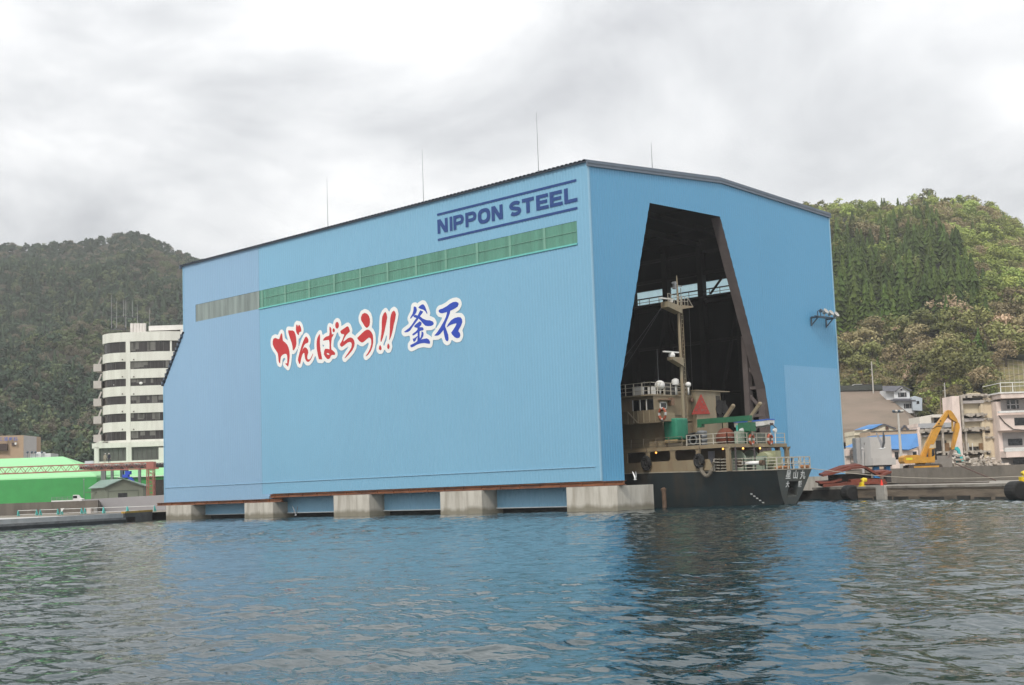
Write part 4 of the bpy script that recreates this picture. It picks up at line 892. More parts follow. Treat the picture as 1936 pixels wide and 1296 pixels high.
for (px, y) in ((1391, 9.4), (1427, 12.5), (1441, 14)): p = PY(px, 865, y); mb = MB(); mb.box(p[0]-.06, y-.06, 3.5, p[0]+.06, y+.06, z_dk); part(mb, 'pillar', BRST)
mb = MB()
yb = AW(1475.5, 870, AX)[0]; mb.box(AX-.45, yb-.2, 3.5, AX-.1, yb+.2, z_dk); mb.bar((AX-.3, yb-.5, z_dk-.02), (AX-.3, yb, z_dk-.5), .12); part(mb, 'pillar', BRST)
# rails
RAILM = mat('pale_rail_paint', (.46, .43, .36), .6, .15, 2)
mb = MB(); edge = [(x, CY-hb+.1, zd) for x, hb, hw, zd in ST_[:6]][::-1]; edge[0] = (NS(1349, 880)[0], 9.1, 3.55); edge = [e for e in edge if e[0] >= edge[0][0]]
e2 = edge+[(12.9, CY+3.0, 3.46)]; rail(mb, e2[:-1], 1.2, 1.55, 4, .028, .04); rail(mb, e2[-2:], 1.2, .95, 2, .05, .05)
rail(mb, [(12.9, CY+3.0, 3.46), (10, CY+4.2, 3.47), (6, CY+4.9, 3.5)], 1.2, 1.5, 3, .03, .045); part(mb, 'deck_rail', RAILM)
mb = MB(); xr = NS(1297, 830)[0]
rail(mb, [(xr, 9.1, z_dk+.1), (AX-.05, 9.1, z_dk+.1), (AX-.05, 2*CY-9.15, z_dk+.1)], 1.32, 1.6, 3, .028, .04); part(mb, 'deck_rail', RAILM)
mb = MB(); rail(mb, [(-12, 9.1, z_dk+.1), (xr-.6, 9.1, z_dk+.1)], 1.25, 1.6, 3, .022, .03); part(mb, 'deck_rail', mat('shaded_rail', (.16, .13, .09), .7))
mb = MB(); a = PY(1229.5, 844, 9.6); b = PY(1252, 834, 9.6); mb.box(a[0], 9.5, z_dk+.12, b[0], 10.2, b[2]); mb.box(a[0]+.4, 9.47, b[2]-.3, b[0]-.4, 9.5, b[2]-.15); part(mb, 'deck_locker', BEIGE)
# deck machinery aft
mb = MB(); c = PY(1409, 873, 13.5)
mb.lathe([(.25, -1.5), (1.15, -1.5), (1.15, -1.35), (.55, -1.3), (.55, .9), (1.15, .95), (1.15, 1.1), (.25, 1.1)], (c[0], 13.5, 4.45), 18, 'y'); mb.box(c[0]-1.0, 11.8, 3.45, c[0]+1.1, 12.1, 4.6); mb.box(c[0]+1.5, 12.6, 3.45, c[0]+2.6, 13.6, 4.9)
part(mb, 'mooring_winch', SGREEN)
mb = MB(); c = PY(1457, 874, 15); mb.box(c[0]-.9, 14.6, 3.45, c[0]+.9, 15.6, 5.4); mb.lathe([(.1, -.6), (.8, -.6), (.8, .6), (.1, .6)], (c[0], 14.2, 4.5), 14, 'y'); part(mb, 'winch_cabinet', mat('olive_machine', (.27, .28, .17), .6, .15, 1.5))
p0, p1 = PY(1404, 876.5, 10.2), PY(1437, 875.5, 10.2); mb = MB(); mb.tube([p0, p1], .19, 10); part(mb, 'white_roller', WHITE, True)
mb = MB(); mb.tube([p0-np.array([.5, 0, 0]), p0-np.array([.15, 0, 0])], .38, 10); part(mb, 'roller_end', mat('rusty_drum', (.10, .065, .04), .8, .4, 4)); mb = MB(); mb.tube([p1+np.array([.05, 0, 0]), p1+np.array([.4, 0, 0])], .3, 10); part(mb, 'roller_end', mat('rusty_drum', (.10, .065, .04), .8, .4, 4))
mb = MB()
for px in (1478, 1484): 
    p = PX(px, 880, 12.4); mb.tube([(12.3, p[1]-.9, 3.62), (12.35, p[1], 3.7), (12.3, p[1]+.8, 3.62)], .16, 6)
for k in range(3): p = PX(1518+k*5, 881, 12.4); mb.ball((12.3, p[1], 3.68), .22, n=8, m=5)
part(mb, 'coiled_rope', mat('orange_rope', (.38, .17, .07), .9, .4, 5))
# amber deck lamps under the upper deck
LAMP = mat('amber_lamp', (.8, .4, .1), .4, 0, emit=((1.0, .42, .08), 2.2))
for px in (1240, 1367, 1405, 1437):
    p = PY(px, 850.5, 9.25 if px < 1375 else 10.2+(px-1390)*.09); mb = MB(); mb.ball((p[0], p[1], z_dk-.14), .10, n=8, m=5); part(mb, 'deck_lamp', LAMP)
# superstructure
XA = -.5
z_w0 = NS(1215, 800)[1]; z_w1 = NS(1215, 777)[1]; z_rf = AW(1275, 750)[1]; z_tr = AW(1325, 741)[1]
yE = AW(1308, 780)[0]; yC = AW(1346, 780)[0]; yF = AW(1366, 780)[0]
mb = MB(); mb.box(-14, 10.6, z_up-.2, XA, yF-.4, z_w0); mb.box(-9, 9.3, z_w0+.15, XA+.02, yE, z_rf); part(mb, 'bridge_house', BEIGE)
mb = MB(); mb.box(-5, yE+.01, z_up, XA+.6, yC, z_tr); mb.box(-3, yC+.01, z_up, XA+.2, yF-.5, z_tr+.12); mb.box(-5.2, yE-.1, z_tr+.001, XA+.8, yF+.4, z_tr+.1); part(mb, 'funnel_casing', BEIGE2)
mb = MB(); yl = AW(1352, 755)[0]
for k in range(5): mb.box(XA+.2, yC+.25+k*.22, z_tr-2.1, XA+.24, yC+.36+k*.22, z_tr-.4)
part(mb, 'louvre', GLASS)
mb = MB()
for cy in (AW(1351, 775)[0], AW(1362, 778)[0]): mb.lathe([(.2, -.1), (.62, -.1), (.62, .15), (.2, .15)], (XA+.5, cy, AW(1353, 775)[1]), 12, 'x')
mb.box(XA+.2, AW(1347, 775)[0], AW(1353, 775)[1]-1.0, XA+.5, AW(1366, 775)[0], AW(1353, 775)[1]+1.0); part(mb, 'dark_hose_reel', BLACKR)
# bridge wing with its bulwark
xw = NS(1255, 790, 8.7)[0]
mb = MB(); mb.box(-12, 8.7, z_w0, xw, 10.6, z_w0+.14); mb.box(xw-.1, 8.7, z_w0+.14, xw, 10.6, z_w0+.9); part(mb, 'bridge_wing', BEIGE)
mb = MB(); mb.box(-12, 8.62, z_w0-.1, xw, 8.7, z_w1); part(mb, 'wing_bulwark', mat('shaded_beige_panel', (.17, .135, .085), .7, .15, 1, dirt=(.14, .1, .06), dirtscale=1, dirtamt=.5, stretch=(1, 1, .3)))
mb = MB()
for px in (1187, 1198, 1206, 1217, 1228, 1239, 1249): x = NS(px, 788, 8.6)[0]; mb.box(x-.04, 8.54, z_w0, x+.04, 8.615, z_w1)
a = NS(1187, 780, 8.6); b = NS(1205, 799, 8.6); mb.bar((a[0], 8.55, a[1]), (b[0], 8.55, b[1]), .1); part(mb, 'bulwark_stiffener', BEIGE2)
for a, b, nm in ((1197, 1209, 'window'), (1211, 1221, 'window'), (1223, 1236, 'window')):
    x0, zt = NS(a, 754, 9.28); x1, zb = NS(b, 778, 9.28); mb = MB(); mb.box(x0, 9.26, z_w1-.2, x1, 9.299, z_rf-.35); part(mb, 'window', GLASS)
    mb = MB(); mb.box(x0-.12, 9.24, z_w1-.2, x0, 9.3, z_rf-.3); part(mb, 'window_frame', WHITE)
y0, zt = AW(1246.5, 760); y1, zb = AW(1260, 774); mb = MB(); mb.box(XA+.02, y0+.12, zb+.12, XA+.06, y1-.12, zt-.12); part(mb, 'window', GLASS)
mb = MB()
for a in ((y0, zb, y1, zb+.12), (y0, zt-.12, y1, zt), (y0, zb, y0+.12, zt), (y1-.12, zb, y1, zt)): mb.box(XA+.02, a[0], a[1], XA+.08, a[2], a[3])
part(mb, 'window_frame', WHITE)
mb = MB(); mb.box(XA+.02, y0-.3, zt+.15, XA+.5, y1+.3, zt+.22); q = AW(1265, 762); mb.box(XA+.02, q[0]-.2, q[1]-.3, XA+.5, q[0]+.3, q[1]+.5); mb.lathe([(.02, 0), (.22, .1), (.26, .35), (.02, .4)], (XA+.02, AW(1304, 757)[0], AW(1304, 757)[1]), 10, 'x'); part(mb, 'wall_fitting', mat('rusty_fitting', (.18, .11, .07), .8, .4, 3))
mb = MB()     # pipes and seams up the aft wall
for px in (1259, 1320, 1345): yy = AW(px, 820)[0]; mb.box(XA+.02, yy-.04, z_up, XA+.1, yy+.04, z_w0+1.0)
mb.box(XA+.02, yE-3.6, AW(1300, 785)[1]-.04, XA+.12, yE+.0, AW(1300, 785)[1]+.04); part(mb, 'wall_pipe', BEIGE2)
mb = MB(); mb.box(-10.5, 8.75, z_rf+.001, XA+.15, 9.31, z_rf+.16); mb.box(-10.5, 9.31, z_rf+.001, XA+.12, yE+.05, z_rf+.15); part(mb, 'wheelhouse_roof', BEIGE2)
mb = MB(); rail(mb, [(-9.5, 8.9, z_rf+.15), (XA, 8.9, z_rf+.15), (XA, yE-.1, z_rf+.15), (-5, yE-.1, z_rf+.15)], 1.25, 1.15, 3, .026, .04); part(mb, 'deck_rail', RAILM)
# boxes, domes and lights on the wheelhouse roof
mb = MB()
for px in (1201, 1209): 
    p = NS(px, 742, 10); mb.box(p[0]-.28, 9.9, z_rf+.16, p[0]+.3, 10.6, z_rf+1.15)
part(mb, 'locker', WHITE); mb = MB(); p = NS(1230, 742, 10); mb.box(p[0]-.3, 9.9, z_rf+.16, p[0]+.3, 10.5, z_rf+1.0); part(mb, 'locker', WHITE)
def radome(px, py, y, r, label=None):
    p = PY(px, py, y); mb = MB(); mb.tube([(p[0], y, z_rf+.15), (p[0], y, p[2])], .1, 6); mb.ball((p[0], y, p[2]), r, r, r*.9, 14, 8); part(mb, 'radome', WHITE, True)
radome(1247.5, 728.5, 11, .56); radome(1277, 722, 13, .40); radome(1301, 727.5, 14, .32)
mb = MB(); p = PY(1277, 728, 13); mb.lathe([(.4, -.3), (.42, 0), (.38, .25), (.1, .35)], (p[0], 13, p[2]+.3), 12); part(mb, 'satellite_drum', WHITE)
mb = MB(); p = PY(1218.5, 730, 10); mb.tube([(p[0], 10, z_rf+.15), (p[0], 10, p[2]+.3)], [.08, .05], 6); mb.ball((p[0], 10, p[2]+.35), .12, n=8, m=5); p = PY(1263, 733, 12.4); mb.box(p[0]-.2, 12.2, z_rf+.15, p[0]+.4, 13.4, z_rf+1.4); part(mb, 'roof_equipment', mat('dark_equipment', (.05, .05, .05), .6, .3, 2))
# mast
def sag_(a, b, s, n=10): return [tuple(a+(b-a)*i/n-np.array([0, 0, s*math.sin(math.pi*i/n)])) for i in range(n+1)]
MX = .35
MP = lambda px, py: (MX, AW(px, py, MX)[0], AW(px, py, MX)[1])
yM = MP(1288, 700)[1]; zt = MP(1278, 521)[2]
mb = MB(); z = lambda py: MP(1284, py)[2]
mb.tube([(MX, yM, z_up), (MX, yM, z(740)), (MX, yM, z(600)), (MX, yM, z(560)), (MX, yM, z(535)), (MX, yM, zt)], [.19, .18, .15, .115, .085, .04], 10); mast = part(mb, 'mast', BEIGE2)
mb = MB()     # ladder
for dy in (.42, .72): mb.bar((MX, yM+dy, z(790)), (MX, yM+dy, z(560)), .06)
zz = z(790)
while zz < z(560): mb.bar((MX, yM+.42, zz), (MX, yM+.72, zz), .05); zz += .42
part(mb, 'ladder', BEIGE2, parent=mast)
mb = MB(); zp = z(580)
mb.poly([(MX-.5, yM-2.3, zp+.35), (MX-.5, yM, zp-.05), (MX-.5, yM, zp-.8), (MX-.5, yM-2.3, zp-.25)], (1.0, 0, 0)); mb.poly([(MX-.5, yM+2.0, zp+.1), (MX-.5, yM, zp+.1), (MX-.5, yM, zp-.35), (MX-.5, yM+2.0, zp-.02)], (1.0, 0, 0)); part(mb, 'crosstree', BEIGE2, parent=mast)
mb = MB(); rail(mb, [(MX+.4, yM-2.2, zp+.3), (MX+.4, yM-.1, zp)], .9, .6, 2, .02); rail(mb, [(MX+.4, yM+.1, zp+.1), (MX+.4, yM+1.2, zp+.1)], .9, .5, 2, .02); mb.bar((MX+.4, yM+1.2, zp+1.0), (MX+.4, yM+2.0, zp+.12), .05); part(mb, 'deck_rail', RAILM)
mb = MB(); zr = z(568); mb.box(MX-.1, yM-3.1, zr-.08, MX+.15, yM-1.0, zr+.06); mb.box(MX-.15, yM-1.5, zr-.35, MX+.2, yM-1.1, zr-.08)
zr = z(667); mb.box(MX-.1, yM-2.9, zr-.08, MX+.15, yM-.4, zr+.06); mb.ball((MX, yM-1.5, zr-.35), .36, n=12, m=6); part(mb, 'radar_scanner', WHITE, parent=mast)
mb = MB(); zr = z(680); mb.poly([(MX-.4, yM-1.8, zr+.2), (MX-.4, yM, zr+.15), (MX-.4, yM, zr-.75), (MX-.4, yM-1.8, zr-.1)], (.8, 0, 0)); part(mb, 'radar_platform', BEIGE2, parent=mast)
mb = MB()
for py, a, b in ((546, -.95, 0), (537, -.9, 0), (541, 0, .8)): mb.box(MX-.06, yM+a, z(py)-.06, MX+.06, yM+b, z(py)+.06)
mb.box(MX-.15, yM-.6, z(548), MX+.15, yM-.3, z(534)); mb.bar((MX, yM+.6, z(560)), (MX, yM+.6, z(545)), .06); part(mb, 'signal_yard', RODM, parent=mast)
mb = MB(); p = PY(1244, 700, 11); mb.tube([(p[0], 11, z_rf+1.3), (p[0], 11, PY(1242, 660, 11)[2])], .02, 5); part(mb, 'whip_aerial', RODM)
for a, b in (((MX, yM, zt-.6), (-11, yM, z_rf+.2)), ((MX, yM-2.2, zp+.3), (-8, 9.0, z_rf+1.3)), ((MX, yM+1.9, zp), (-3, yC, z_tr+.1))):
    mb = MB(); mb.tube(sag_(np.array(a), np.array(b), .35), .012, 4); part(mb, 'rigging_wire', RODM, parent=mast)
# red triangle emblem on the casing
TX = XA+.62
a, b, c = PX(1325, 746, TX), PX(1307.5, 784, TX), PX(1342, 783, TX)
mb = MB(); mb.poly([a, b, c], (.06, 0, 0)); em = part(mb, 'funnel_emblem', mat('red_emblem', (.36, .035, .022), .6, .12, 2), label='red triangular emblem')
mb = MB(); rr = random.Random(5)
for k in range(26):
    s, t = rr.random(), rr.random()
    if s+t > 1: s, t = 1-s, 1-t
    p = a+(b-a)*(.1+.8*s)+(c-a)*(.03+.8*t); d = rr.uniform(.05, .13); mb.poly([(TX+.065, p[1]-d, p[2]), (TX+.065, p[1]+d, p[2]-d*.4), (TX+.065, p[1]+d*.3, p[2]+d)], (.01, 0, 0))
o = mb.build('emblem_mark', mat('grey_emblem_mark', (.13, .14, .12), .6), em, ORG); 
# crane on the upper deck
cr_ = MB(); p0 = PY(1420, 797, 13); p1 = PY(1327, 797.5, 13); cr_.box(p1[0], 12.75, p1[2]-.28, p0[0], 13.25, p1[2]+.26); cr_.box(p1[0]-.4, 12.7, p1[2]-.6, p1[0]+.1, 13.3, p1[2]+.25); part(cr_, 'crane_boom', GRNC)
mb = MB(); mb.tube([(p0[0]-.5, 13, z_up), (p0[0]-.5, 13, p0[2]-.2)], .38, 10); mb.box(p0[0]-1.3, 12.5, p0[2]-1.0, p0[0]+.2, 13.5, p0[2]-.1); part(mb, 'crane_post', GRNC)
mb = MB(); mb.tube([(p0[0]-1.5, 12.7, z_up+.4), (p0[0]-1.5, 12.7, p0[2]-.3)], .14, 8); part(mb, 'crane_ram', mat('turquoise_ram', (.05, .40, .32), .5))
# davits
for (ax, ay), (bx, by_) in (((1371, 791), (1386, 768)), ((1418, 791), (1437, 764))):
    a = PY(ax, ay, 18.5); b = PY(bx, by_, 18.5); mb = MB(); mb.bar(a, b, .32, .36); mb.ball(b, .24, n=8, m=5); mb.bar((a[0], 18.5, z_up), a, .4); part(mb, 'davit', BEIGE2)
mb = MB(); p = PY(1400, 812, 12); mb.box(p[0]-.5, 11.6, z_up, p[0]+.3, 12.2, z_up+1.3); part(mb, 'deck_locker', SGREEN); mb = MB(); p = PY(1470, 833, 16); mb.box(AX-1.7, 15.9, z_up, AX-.6, 16.9, z_up+1.1); part(mb, 'deck_locker', mat('dull_locker', (.12, .14, .12), .7, .2, 2))
for px in (1402, 1465):
    p = PY(px, 814, 12 if px < 1420 else 17); mb = MB(); mb.lathe([(.03, -.22), (.16, -.18), (.24, .12), (.05, .14)], p, 10, 'x'); mb.tube([(p[0], p[1], z_up), p], .05, 5); part(mb, 'deck_floodlight', WHITE)
# things carried by the ship
TARP = mat('green_tarpaulin', (.022, .20, .12), .6, .15, 1.2, bump=.9, bscale=2.5, stretch=(1.6, 1.6, .5))
a = PY(1254.5, 838, 9.9); b = PY(1302, 789, 9.9); w = 1.75; h = b[2]-a[2]; org = (float(a[0]+w/2), 11.0, float(a[2]))
ct = thing('covered_crate', 'tall crate wrapped in a green tarpaulin on the upper deck of the ship', 'crate', org)
bm = bmesh.new(); bmesh.ops.create_cube(bm, size=1); bmesh.ops.subdivide_edges(bm, edges=bm.edges[:], cuts=9, use_grid_fill=True)
for v in bm.verts:
    x, y, z = v.co; q = mnoise.noise(Vector((x*5, y*5, z*1.4)))*.035+mnoise.noise(Vector((x*11, y*11, z*4)))*.015; f = 1-.05*(.5-z)+q; bulge = 1+.03*math.cos(z*3)
    r = .5; k = max(abs(x), abs(y)); rad = math.hypot(x, y); sq = 1 if rad == 0 else 1-.08*max(0, (rad/.707)-.8)/.2
    v.co = (x*w*f*bulge*sq, y*2.1*f*bulge*sq, (z+.5)*(h-.25)+.3-.08*(rad/.7)**2*(z > .45))
me = bpy.data.meshes.new('tarpaulin'); bm.to_mesh(me); bm.free(); me.materials.append(TARP); me.polygons.foreach_set('use_smooth', [True]*len(me.polygons)); o = bpy.data.objects.new('tarpaulin', me); COL.objects.link(o); o.parent = ct
mb = MB()
for y in (-1.0, -.1, .85): mb.box(-w*.46, y, 0, w*.46, y+.2, .3)
mb.box(-w*.48, -1.05, .1, w*.48, 1.05, .2); mb.build('pallet', mat('raw_wood', (.33, .25, .13), .8, .2, 2), ct)
a = PY(1297.5, 843, 10); b = PY(1320, 819, 10); org = (float((a[0]+b[0])/2), 10.6, float(z_up)); w = b[0]-a[0]; h = b[2]-z_up
rl = thing('machine_box', 'black boxy machine with a round grille standing right of the green crate', 'machine', org)
mb = MB(); mb.box(-w/2, -.6, 0, w/2, .8, h*.92); mb.tube([(-w/2+.2, -.55, h*.92), (w/2-.4, -.55, h*1.02), (w/2, -.55, h*.8)], .09, 6); mb.build('casing', mat('black_machine', (.018, .018, .018), .6, .2, 2), rl)
mb = MB()
for r0, r1 in ((.12, .2), (.3, .36), (.46, .52)): mb.lathe([(r0, -.04), (r1, -.04), (r1, 0), (r0, 0)], (.15, -.61, h*.48), 16, 'y')
for k in range(8): q = k*math.pi/8; mb.bar((.15-.52*math.cos(q), -.63, h*.48-.52*math.sin(q)), (.15+.52*math.cos(q), -.63, h*.48+.52*math.sin(q)), .035)
mb.build('grille', mat('grey_grille', (.16, .17, .17), .5), rl)
p = PY(1328, 838, 11); mb = MB()
for k in range(4): mb.lathe([(.1, k*.4), (.5, k*.4), (.55, k*.4+.15), (.5, k*.4+.3), (.1, k*.4+.36)], (float(p[0]), 11, z_up), 12)
tag(mb.build('stacked_drum', mat('grey_drum', (.17, .18, .19), .6, .15, 2), None, (float(p[0]), 11, z_up)), 'stack of grey ribbed drums beside the black machine on deck', 'drums')
p = PY(1373, 842, 12); q = PY(1373, 809, 12); r = float(PY(1388.5, 825, 12)[0]-PY(1357.5, 825, 12)[0])/2; h = float(q[2]-z_up)
by_ = thing('mooring_buoy', 'big rusty orange domed buoy standing on the upper deck', 'buoy', (float(p[0]), 12, z_up))
mb = MB(); mb.lathe([(r*.75, 0), (r, h*.18), (r*1.02, h*.42), (r*.92, h*.6), (r*.72, h*.8), (r*.42, h*.95), (.05, h)], (0, 0, 0), 20); mb.build('dome', mat('rust_orange', (.135, .032, .013), .8, .25, 1.2, dirt=(.11, .035, .02), dirtscale=.9, dirtamt=.8, stretch=(1, 1, .5)), by_, smooth=True)
mb = MB(); mb.lathe([(r*1.0, h*.36), (r*1.08, h*.38), (r*1.08, h*.44), (r*1.0, h*.46)], (0, 0, 0), 20); mb.build('fender_ring', mat('dark_rust', (.09, .03, .02), .85), by_)
# lifeboat hanging in the davits at the far side
a = PY(1391, 812, 19.6); b = PY(1458, 795, 19.6); L_ = float(b[0]-a[0]); lz = float(a[2]); lh = float(b[2]-a[2])
lb = thing('lifeboat', 'white lifeboat with a blue gunwale hung in davits at the far side of the deck', 'boat', (float((a[0]+b[0])/2), 19.6, lz))
V = []; F = []; NSS = 11
for i in range(NSS):
    t = i/(NSS-1)*2-1; x = t*L_/2; wb = 1.05*(1-.75*abs(t)**3.2)*(1 if t < .6 else 1); rise = .18*t*t
    if t > .8: wb = max(wb, .62)
    for yy, zz in ((-wb, lh+rise*.5), (-wb*.98, lh*.62+rise), (-wb*.88, lh*.12+rise), (0, rise-.05), (wb*.88, lh*.12+rise), (wb*.98, lh*.62+rise), (wb, lh+rise*.5)): V.append((x, yy, zz))
for i in range(NSS-1):
    for k in range(6): a_ = i*7+k; F.append((a_, a_+1, a_+8, a_+7))
F += [tuple(range(7)), tuple((NSS-1)*7+k for k in range(6, -1, -1))]
mb = MB(); mb.add(V, F); mb.build('hull', WHITE, lb)
mb = MB()
for i in range(NSS-1):
    for k in (0, 6): mb.bar(V[i*7+k], V[(i+1)*7+k], .12, .12)
mb.bar(V[(NSS-1)*7], V[(NSS-1)*7+6], .12); mb.build('gunwale', mat('blue_gunwale', (.03, .12, .50), .5), lb)
mb = MB(); mb.box(L_/2-.02, -.3, lh*.25, L_/2+.06, .3, lh*.6); mb.tube([(L_/2-.3, -.4, lh*1.1), (L_/2+.1, 0, lh*.35), (L_/2+.5, .2, -.2)], .05, 5); mb.build('rudder', mat('dark_fitting', (.07, .05, .045), .7), lb)
# lifebuoys on the aft rail and one on the bridge wing
ORNG = mat('orange_buoy', (.32, .07, .03), .6, .1); 
def lifebuoy(loc, r, label, axis):
    o = thing('lifebuoy', label, 'lifebuoy', loc, 0, 'lifebuoys on the ship rails'); 
    for nm, m, seg in (('ring', ORNG, [(k*90+15, k*90+75) for k in range(4)]), ('band', mat('dull_white_band', (.42, .41, .39), .7), [(k*90-15, k*90+15) for k in range(4)])):
        mb = MB()
        for a, b in seg:
            pts = [math.radians(a+(b-a)*i/6) for i in range(7)]
            mb.tube([((0 if axis == 'x' else r*math.cos(q)), (r*math.cos(q) if axis == 'x' else 0), r*math.sin(q)*1.35) for q in pts], .13, 7)
        mb.build(nm, m, o)
    return o
for px, lb_ in ((1419.5, 'orange and white lifebuoy on the aft rail, nearer the orange buoy'), (1454.5, 'orange and white lifebuoy on the aft rail, close to its outer end')): q = AW(px, 831, AX); lifebuoy((AX+.1, q[0], q[1]), .36, lb_, 'x')
q = NS(1252.5, 783, 8.5); lifebuoy((q[0], 8.48, q[1]), .42, 'orange lifebuoy on the bridge wing above the green crate', 'y')
# tyre fenders hung along the side
for px, py, lb_ in ((1222, 876, 'dark tyre fender hung on the beige ship side, nearest the shed edge'), (1322, 872, 'dark tyre fender hung on the beige ship side below the green crate')):
    q = NS(px, py, 8.75); f = thing('tyre_fender', lb_, 'fender', (q[0], 8.72, q[1]), 0, 'tyre fenders on the ship side')
    mb = MB(); pts = [(0.42*math.cos(k*math.pi/8), 0, .55*math.sin(k*math.pi/8)) for k in range(17)]; mb.tube(pts, .24, 8); mb.ball((0, 0, 0), .3, .16, .4, 8, 5); mb.build('tyre', BLACKR, f); mb = MB(); mb.tube([(0, 0, .5), (0, .15, 1.5)], .03, 5); mb.build('rope', mat('fender_rope', (.14, .12, .09), .9), f)
q = NS(1335, 888, 8.8); mb = MB(); pts = [(q[0]-.6, 8.8, q[1]+.9)]+[(q[0]-.55+1.3*i/8, 8.75, q[1]-.55*math.sin(math.pi*i/8)-.1) for i in range(9)]+[(q[0]+1.0, 8.8, q[1]+.7)]
mb.tube(pts, .2, 7); part(mb, 'hose_loop', mat('grey_brown_hose', (.16, .14, .11), .9, .2, 3))
p = PX(1253, 945, .3); mb = MB(); mb.tube([(p[0]+.2, p[1], -1), (p[0]+.2, p[1], 2.0)], .24, 10); mb.lathe([(.3, 1.75), (.32, 1.95), (.1, 2.1)], (p[0]+.2, p[1], 0), 10); tag(mb.build('mooring_pile', mat('rusty_pile', (.14, .09, .06), .9, .4, 2), None, (p[0]+.2, p[1], 0)), 'short rusty mooring pile in the water right of the corner pier', 'pile')
# ------------------------------------------------------------------ right bank
YEL = mat('yellow_machine', (.55, .27, .025), .5, .12, .8, dirt=(.25, .13, .04), dirtscale=1.2, dirtamt=.55)
YELB = mat('yellow_bollard_paint', (.70, .52, .02), .5, .08, 2)
TRACK = mat('track_steel', (.06, .045, .035), .8, .3, 3)
TURQ = mat('turquoise_machine', (.04, .42, .42), .5, .1, 1)
PINK = mat('pink_render', (.74, .62, .56), .85, .06, .4, dirt=(.42, .35, .30), dirtscale=.35, dirtamt=.6, stretch=(1, 1, .4))
CREAM = mat('cream_inner_wall', (.60, .52, .38), .85, .07, .5, dirt=(.42, .36, .26), dirtscale=.4, dirtamt=.5)
CREAM2 = mat('pale_cream_render', (.68, .62, .48), .8, .05, .5)
RAW = mat('broken_concrete', (.40, .36, .31), .95, .3, 1.5, bump=.8, bscale=4)
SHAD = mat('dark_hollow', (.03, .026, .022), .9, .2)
GREYB = mat('grey_precast', (.46, .44, .42), .8, .05, .4, dirt=(.28, .26, .24), dirtscale=.4, dirtamt=.4, stretch=(1, 1, .3))
BLUER = mat('blue_roof', (.055, .185, .42), .6, .08, .5)
BLPOST = mat('blue_post', (.02, .19, .46), .5, .1)
WALLW = mat('white_house_wall', (.62, .63, .64), .8, .06, .5)
SLATE = mat('dark_roof_tile', (.085, .085, .10), .7, .2, 1)
BROWNW = mat('brown_panel', (.19, .11, .05), .8, .15)

# excavator, long reach, yellow
f = Fr(1736, 886, 208, 3.05); ex = f.th('demolition_excavator', 'yellow long reach excavator with raised bent boom behind the sea wall', 'excavator')
mb = MB()
for y in (-1.6, 1.6):
    l = f.x(1713, 882); r = f.x(1775, 882); zt_ = .95; pr = [(l+.45, 0), (r-.45, 0), (r, .45), (r-.1, .8), (r-.5, zt_), (l+.5, zt_), (l+.1, .8), (l, .45)]
    mb.poly([(x, y-.32, z) for x, z in pr], (0, .64, 0))
mb.build('track', TRACK, ex)
mb = MB()
for y in (-1.6, 1.6): mb.box(f.x(1721, 882), y-.36, .28, f.x(1768, 882), y+.36, .68)
mb.box(f.x(1728, 880), -1.3, .5, f.x(1760, 880), 1.3, .9); mb.build('undercarriage', YEL, ex)
zb = f.z(1725, 876.5); zt_ = f.z(1725, 861); l = f.x(1703, 868); r = f.x(1752, 868)
mb = MB(); pr = [(l, zb+.35), (l+.25, zb), (r, zb), (r+.3, zb+.3), (r, zt_-.45), (f.x(1736, 862), zt_-.2), (f.x(1730, 862), zt_), (l+.5, zt_), (l+.05, zt_-.3)]
mb.poly([(x, -1.45, z) for x, z in pr], (0, 2.9, 0)); mb.tube([(f.x(1740, 876), 0, .85), (f.x(1740, 876), 0, zb)], .8, 12); mb.build('engine_house', YEL, ex)
mb = MB(); mb.box(f.x(1708, 869), -1.47, f.z(1710, 870.5), f.x(1720, 869), -1.455, f.z(1710, 866.5)); mb.build('sticker', mat('lemon_sticker', (.65, .60, .03), .6), ex)
mb = MB(); mb.poly([(f.x(1753, 870), -1.4, zb), (f.x(1762, 870), -1.4, zb), (f.x(1763, 865), -1.4, zb+1.1), (f.x(1761, 855), -1.4, zb+2.2), (f.x(1754, 855), -1.4, zb+2.2)], (0, 1.1, 0)); mb.build('cab', YEL, ex)
mb = MB(); mb.poly([(f.x(1757, 870), -1.42, zb+.9), (f.x(1762.5, 870), -1.42, zb+1.1), (f.x(1761, 857), -1.42, zb+2.05), (f.x(1757, 857), -1.42, zb+2.05)], (0, .01, 0)); mb.box(f.x(1762.5, 866), -1.4, zb+.4, f.x(1766, 866), -.5, zb+2.0); mb.build('cab_window', GLASS, ex)
def plank(mb, pts, y, th): mb.poly([(*[f.q(px, py)[0]], y, f.q(px, py)[2]) for px, py in pts], (0, th, 0))
mb = MB(); plank(mb, [(1740, 862), (1752, 835), (1763, 812), (1789, 776.5), (1793, 776), (1792, 782), (1773, 820), (1764, 841), (1758, 840), (1748, 866), (1743, 866)], -.45, .9); mb.build('boom', YEL, ex)
mb = MB(); plank(mb, [(1791, 776), (1796, 777), (1801, 783), (1808, 794), (1809, 799), (1803, 797), (1794, 791), (1791, 783)], -.55, 1.1); mb.build('boom_joint', YEL, ex)
mb = MB(); plank(mb, [(1807, 796), (1812, 801), (1813.5, 809), (1809, 827), (1803, 849), (1799, 851), (1799, 845), (1804, 815), (1805.5, 802)], -.4, .8); mb.build('stick', YEL, ex)
mb = MB()
for (a, b) in (((1748, 870), (1757, 838)), ((1764, 825), (1791, 787)), ((1800, 790), (1801, 816))): mb.tube([f.q(*a), f.q(*b)], .16, 8)
mb.build('hydraulic_ram', mat('ram_yellow', (.48, .28, .05), .4), ex)
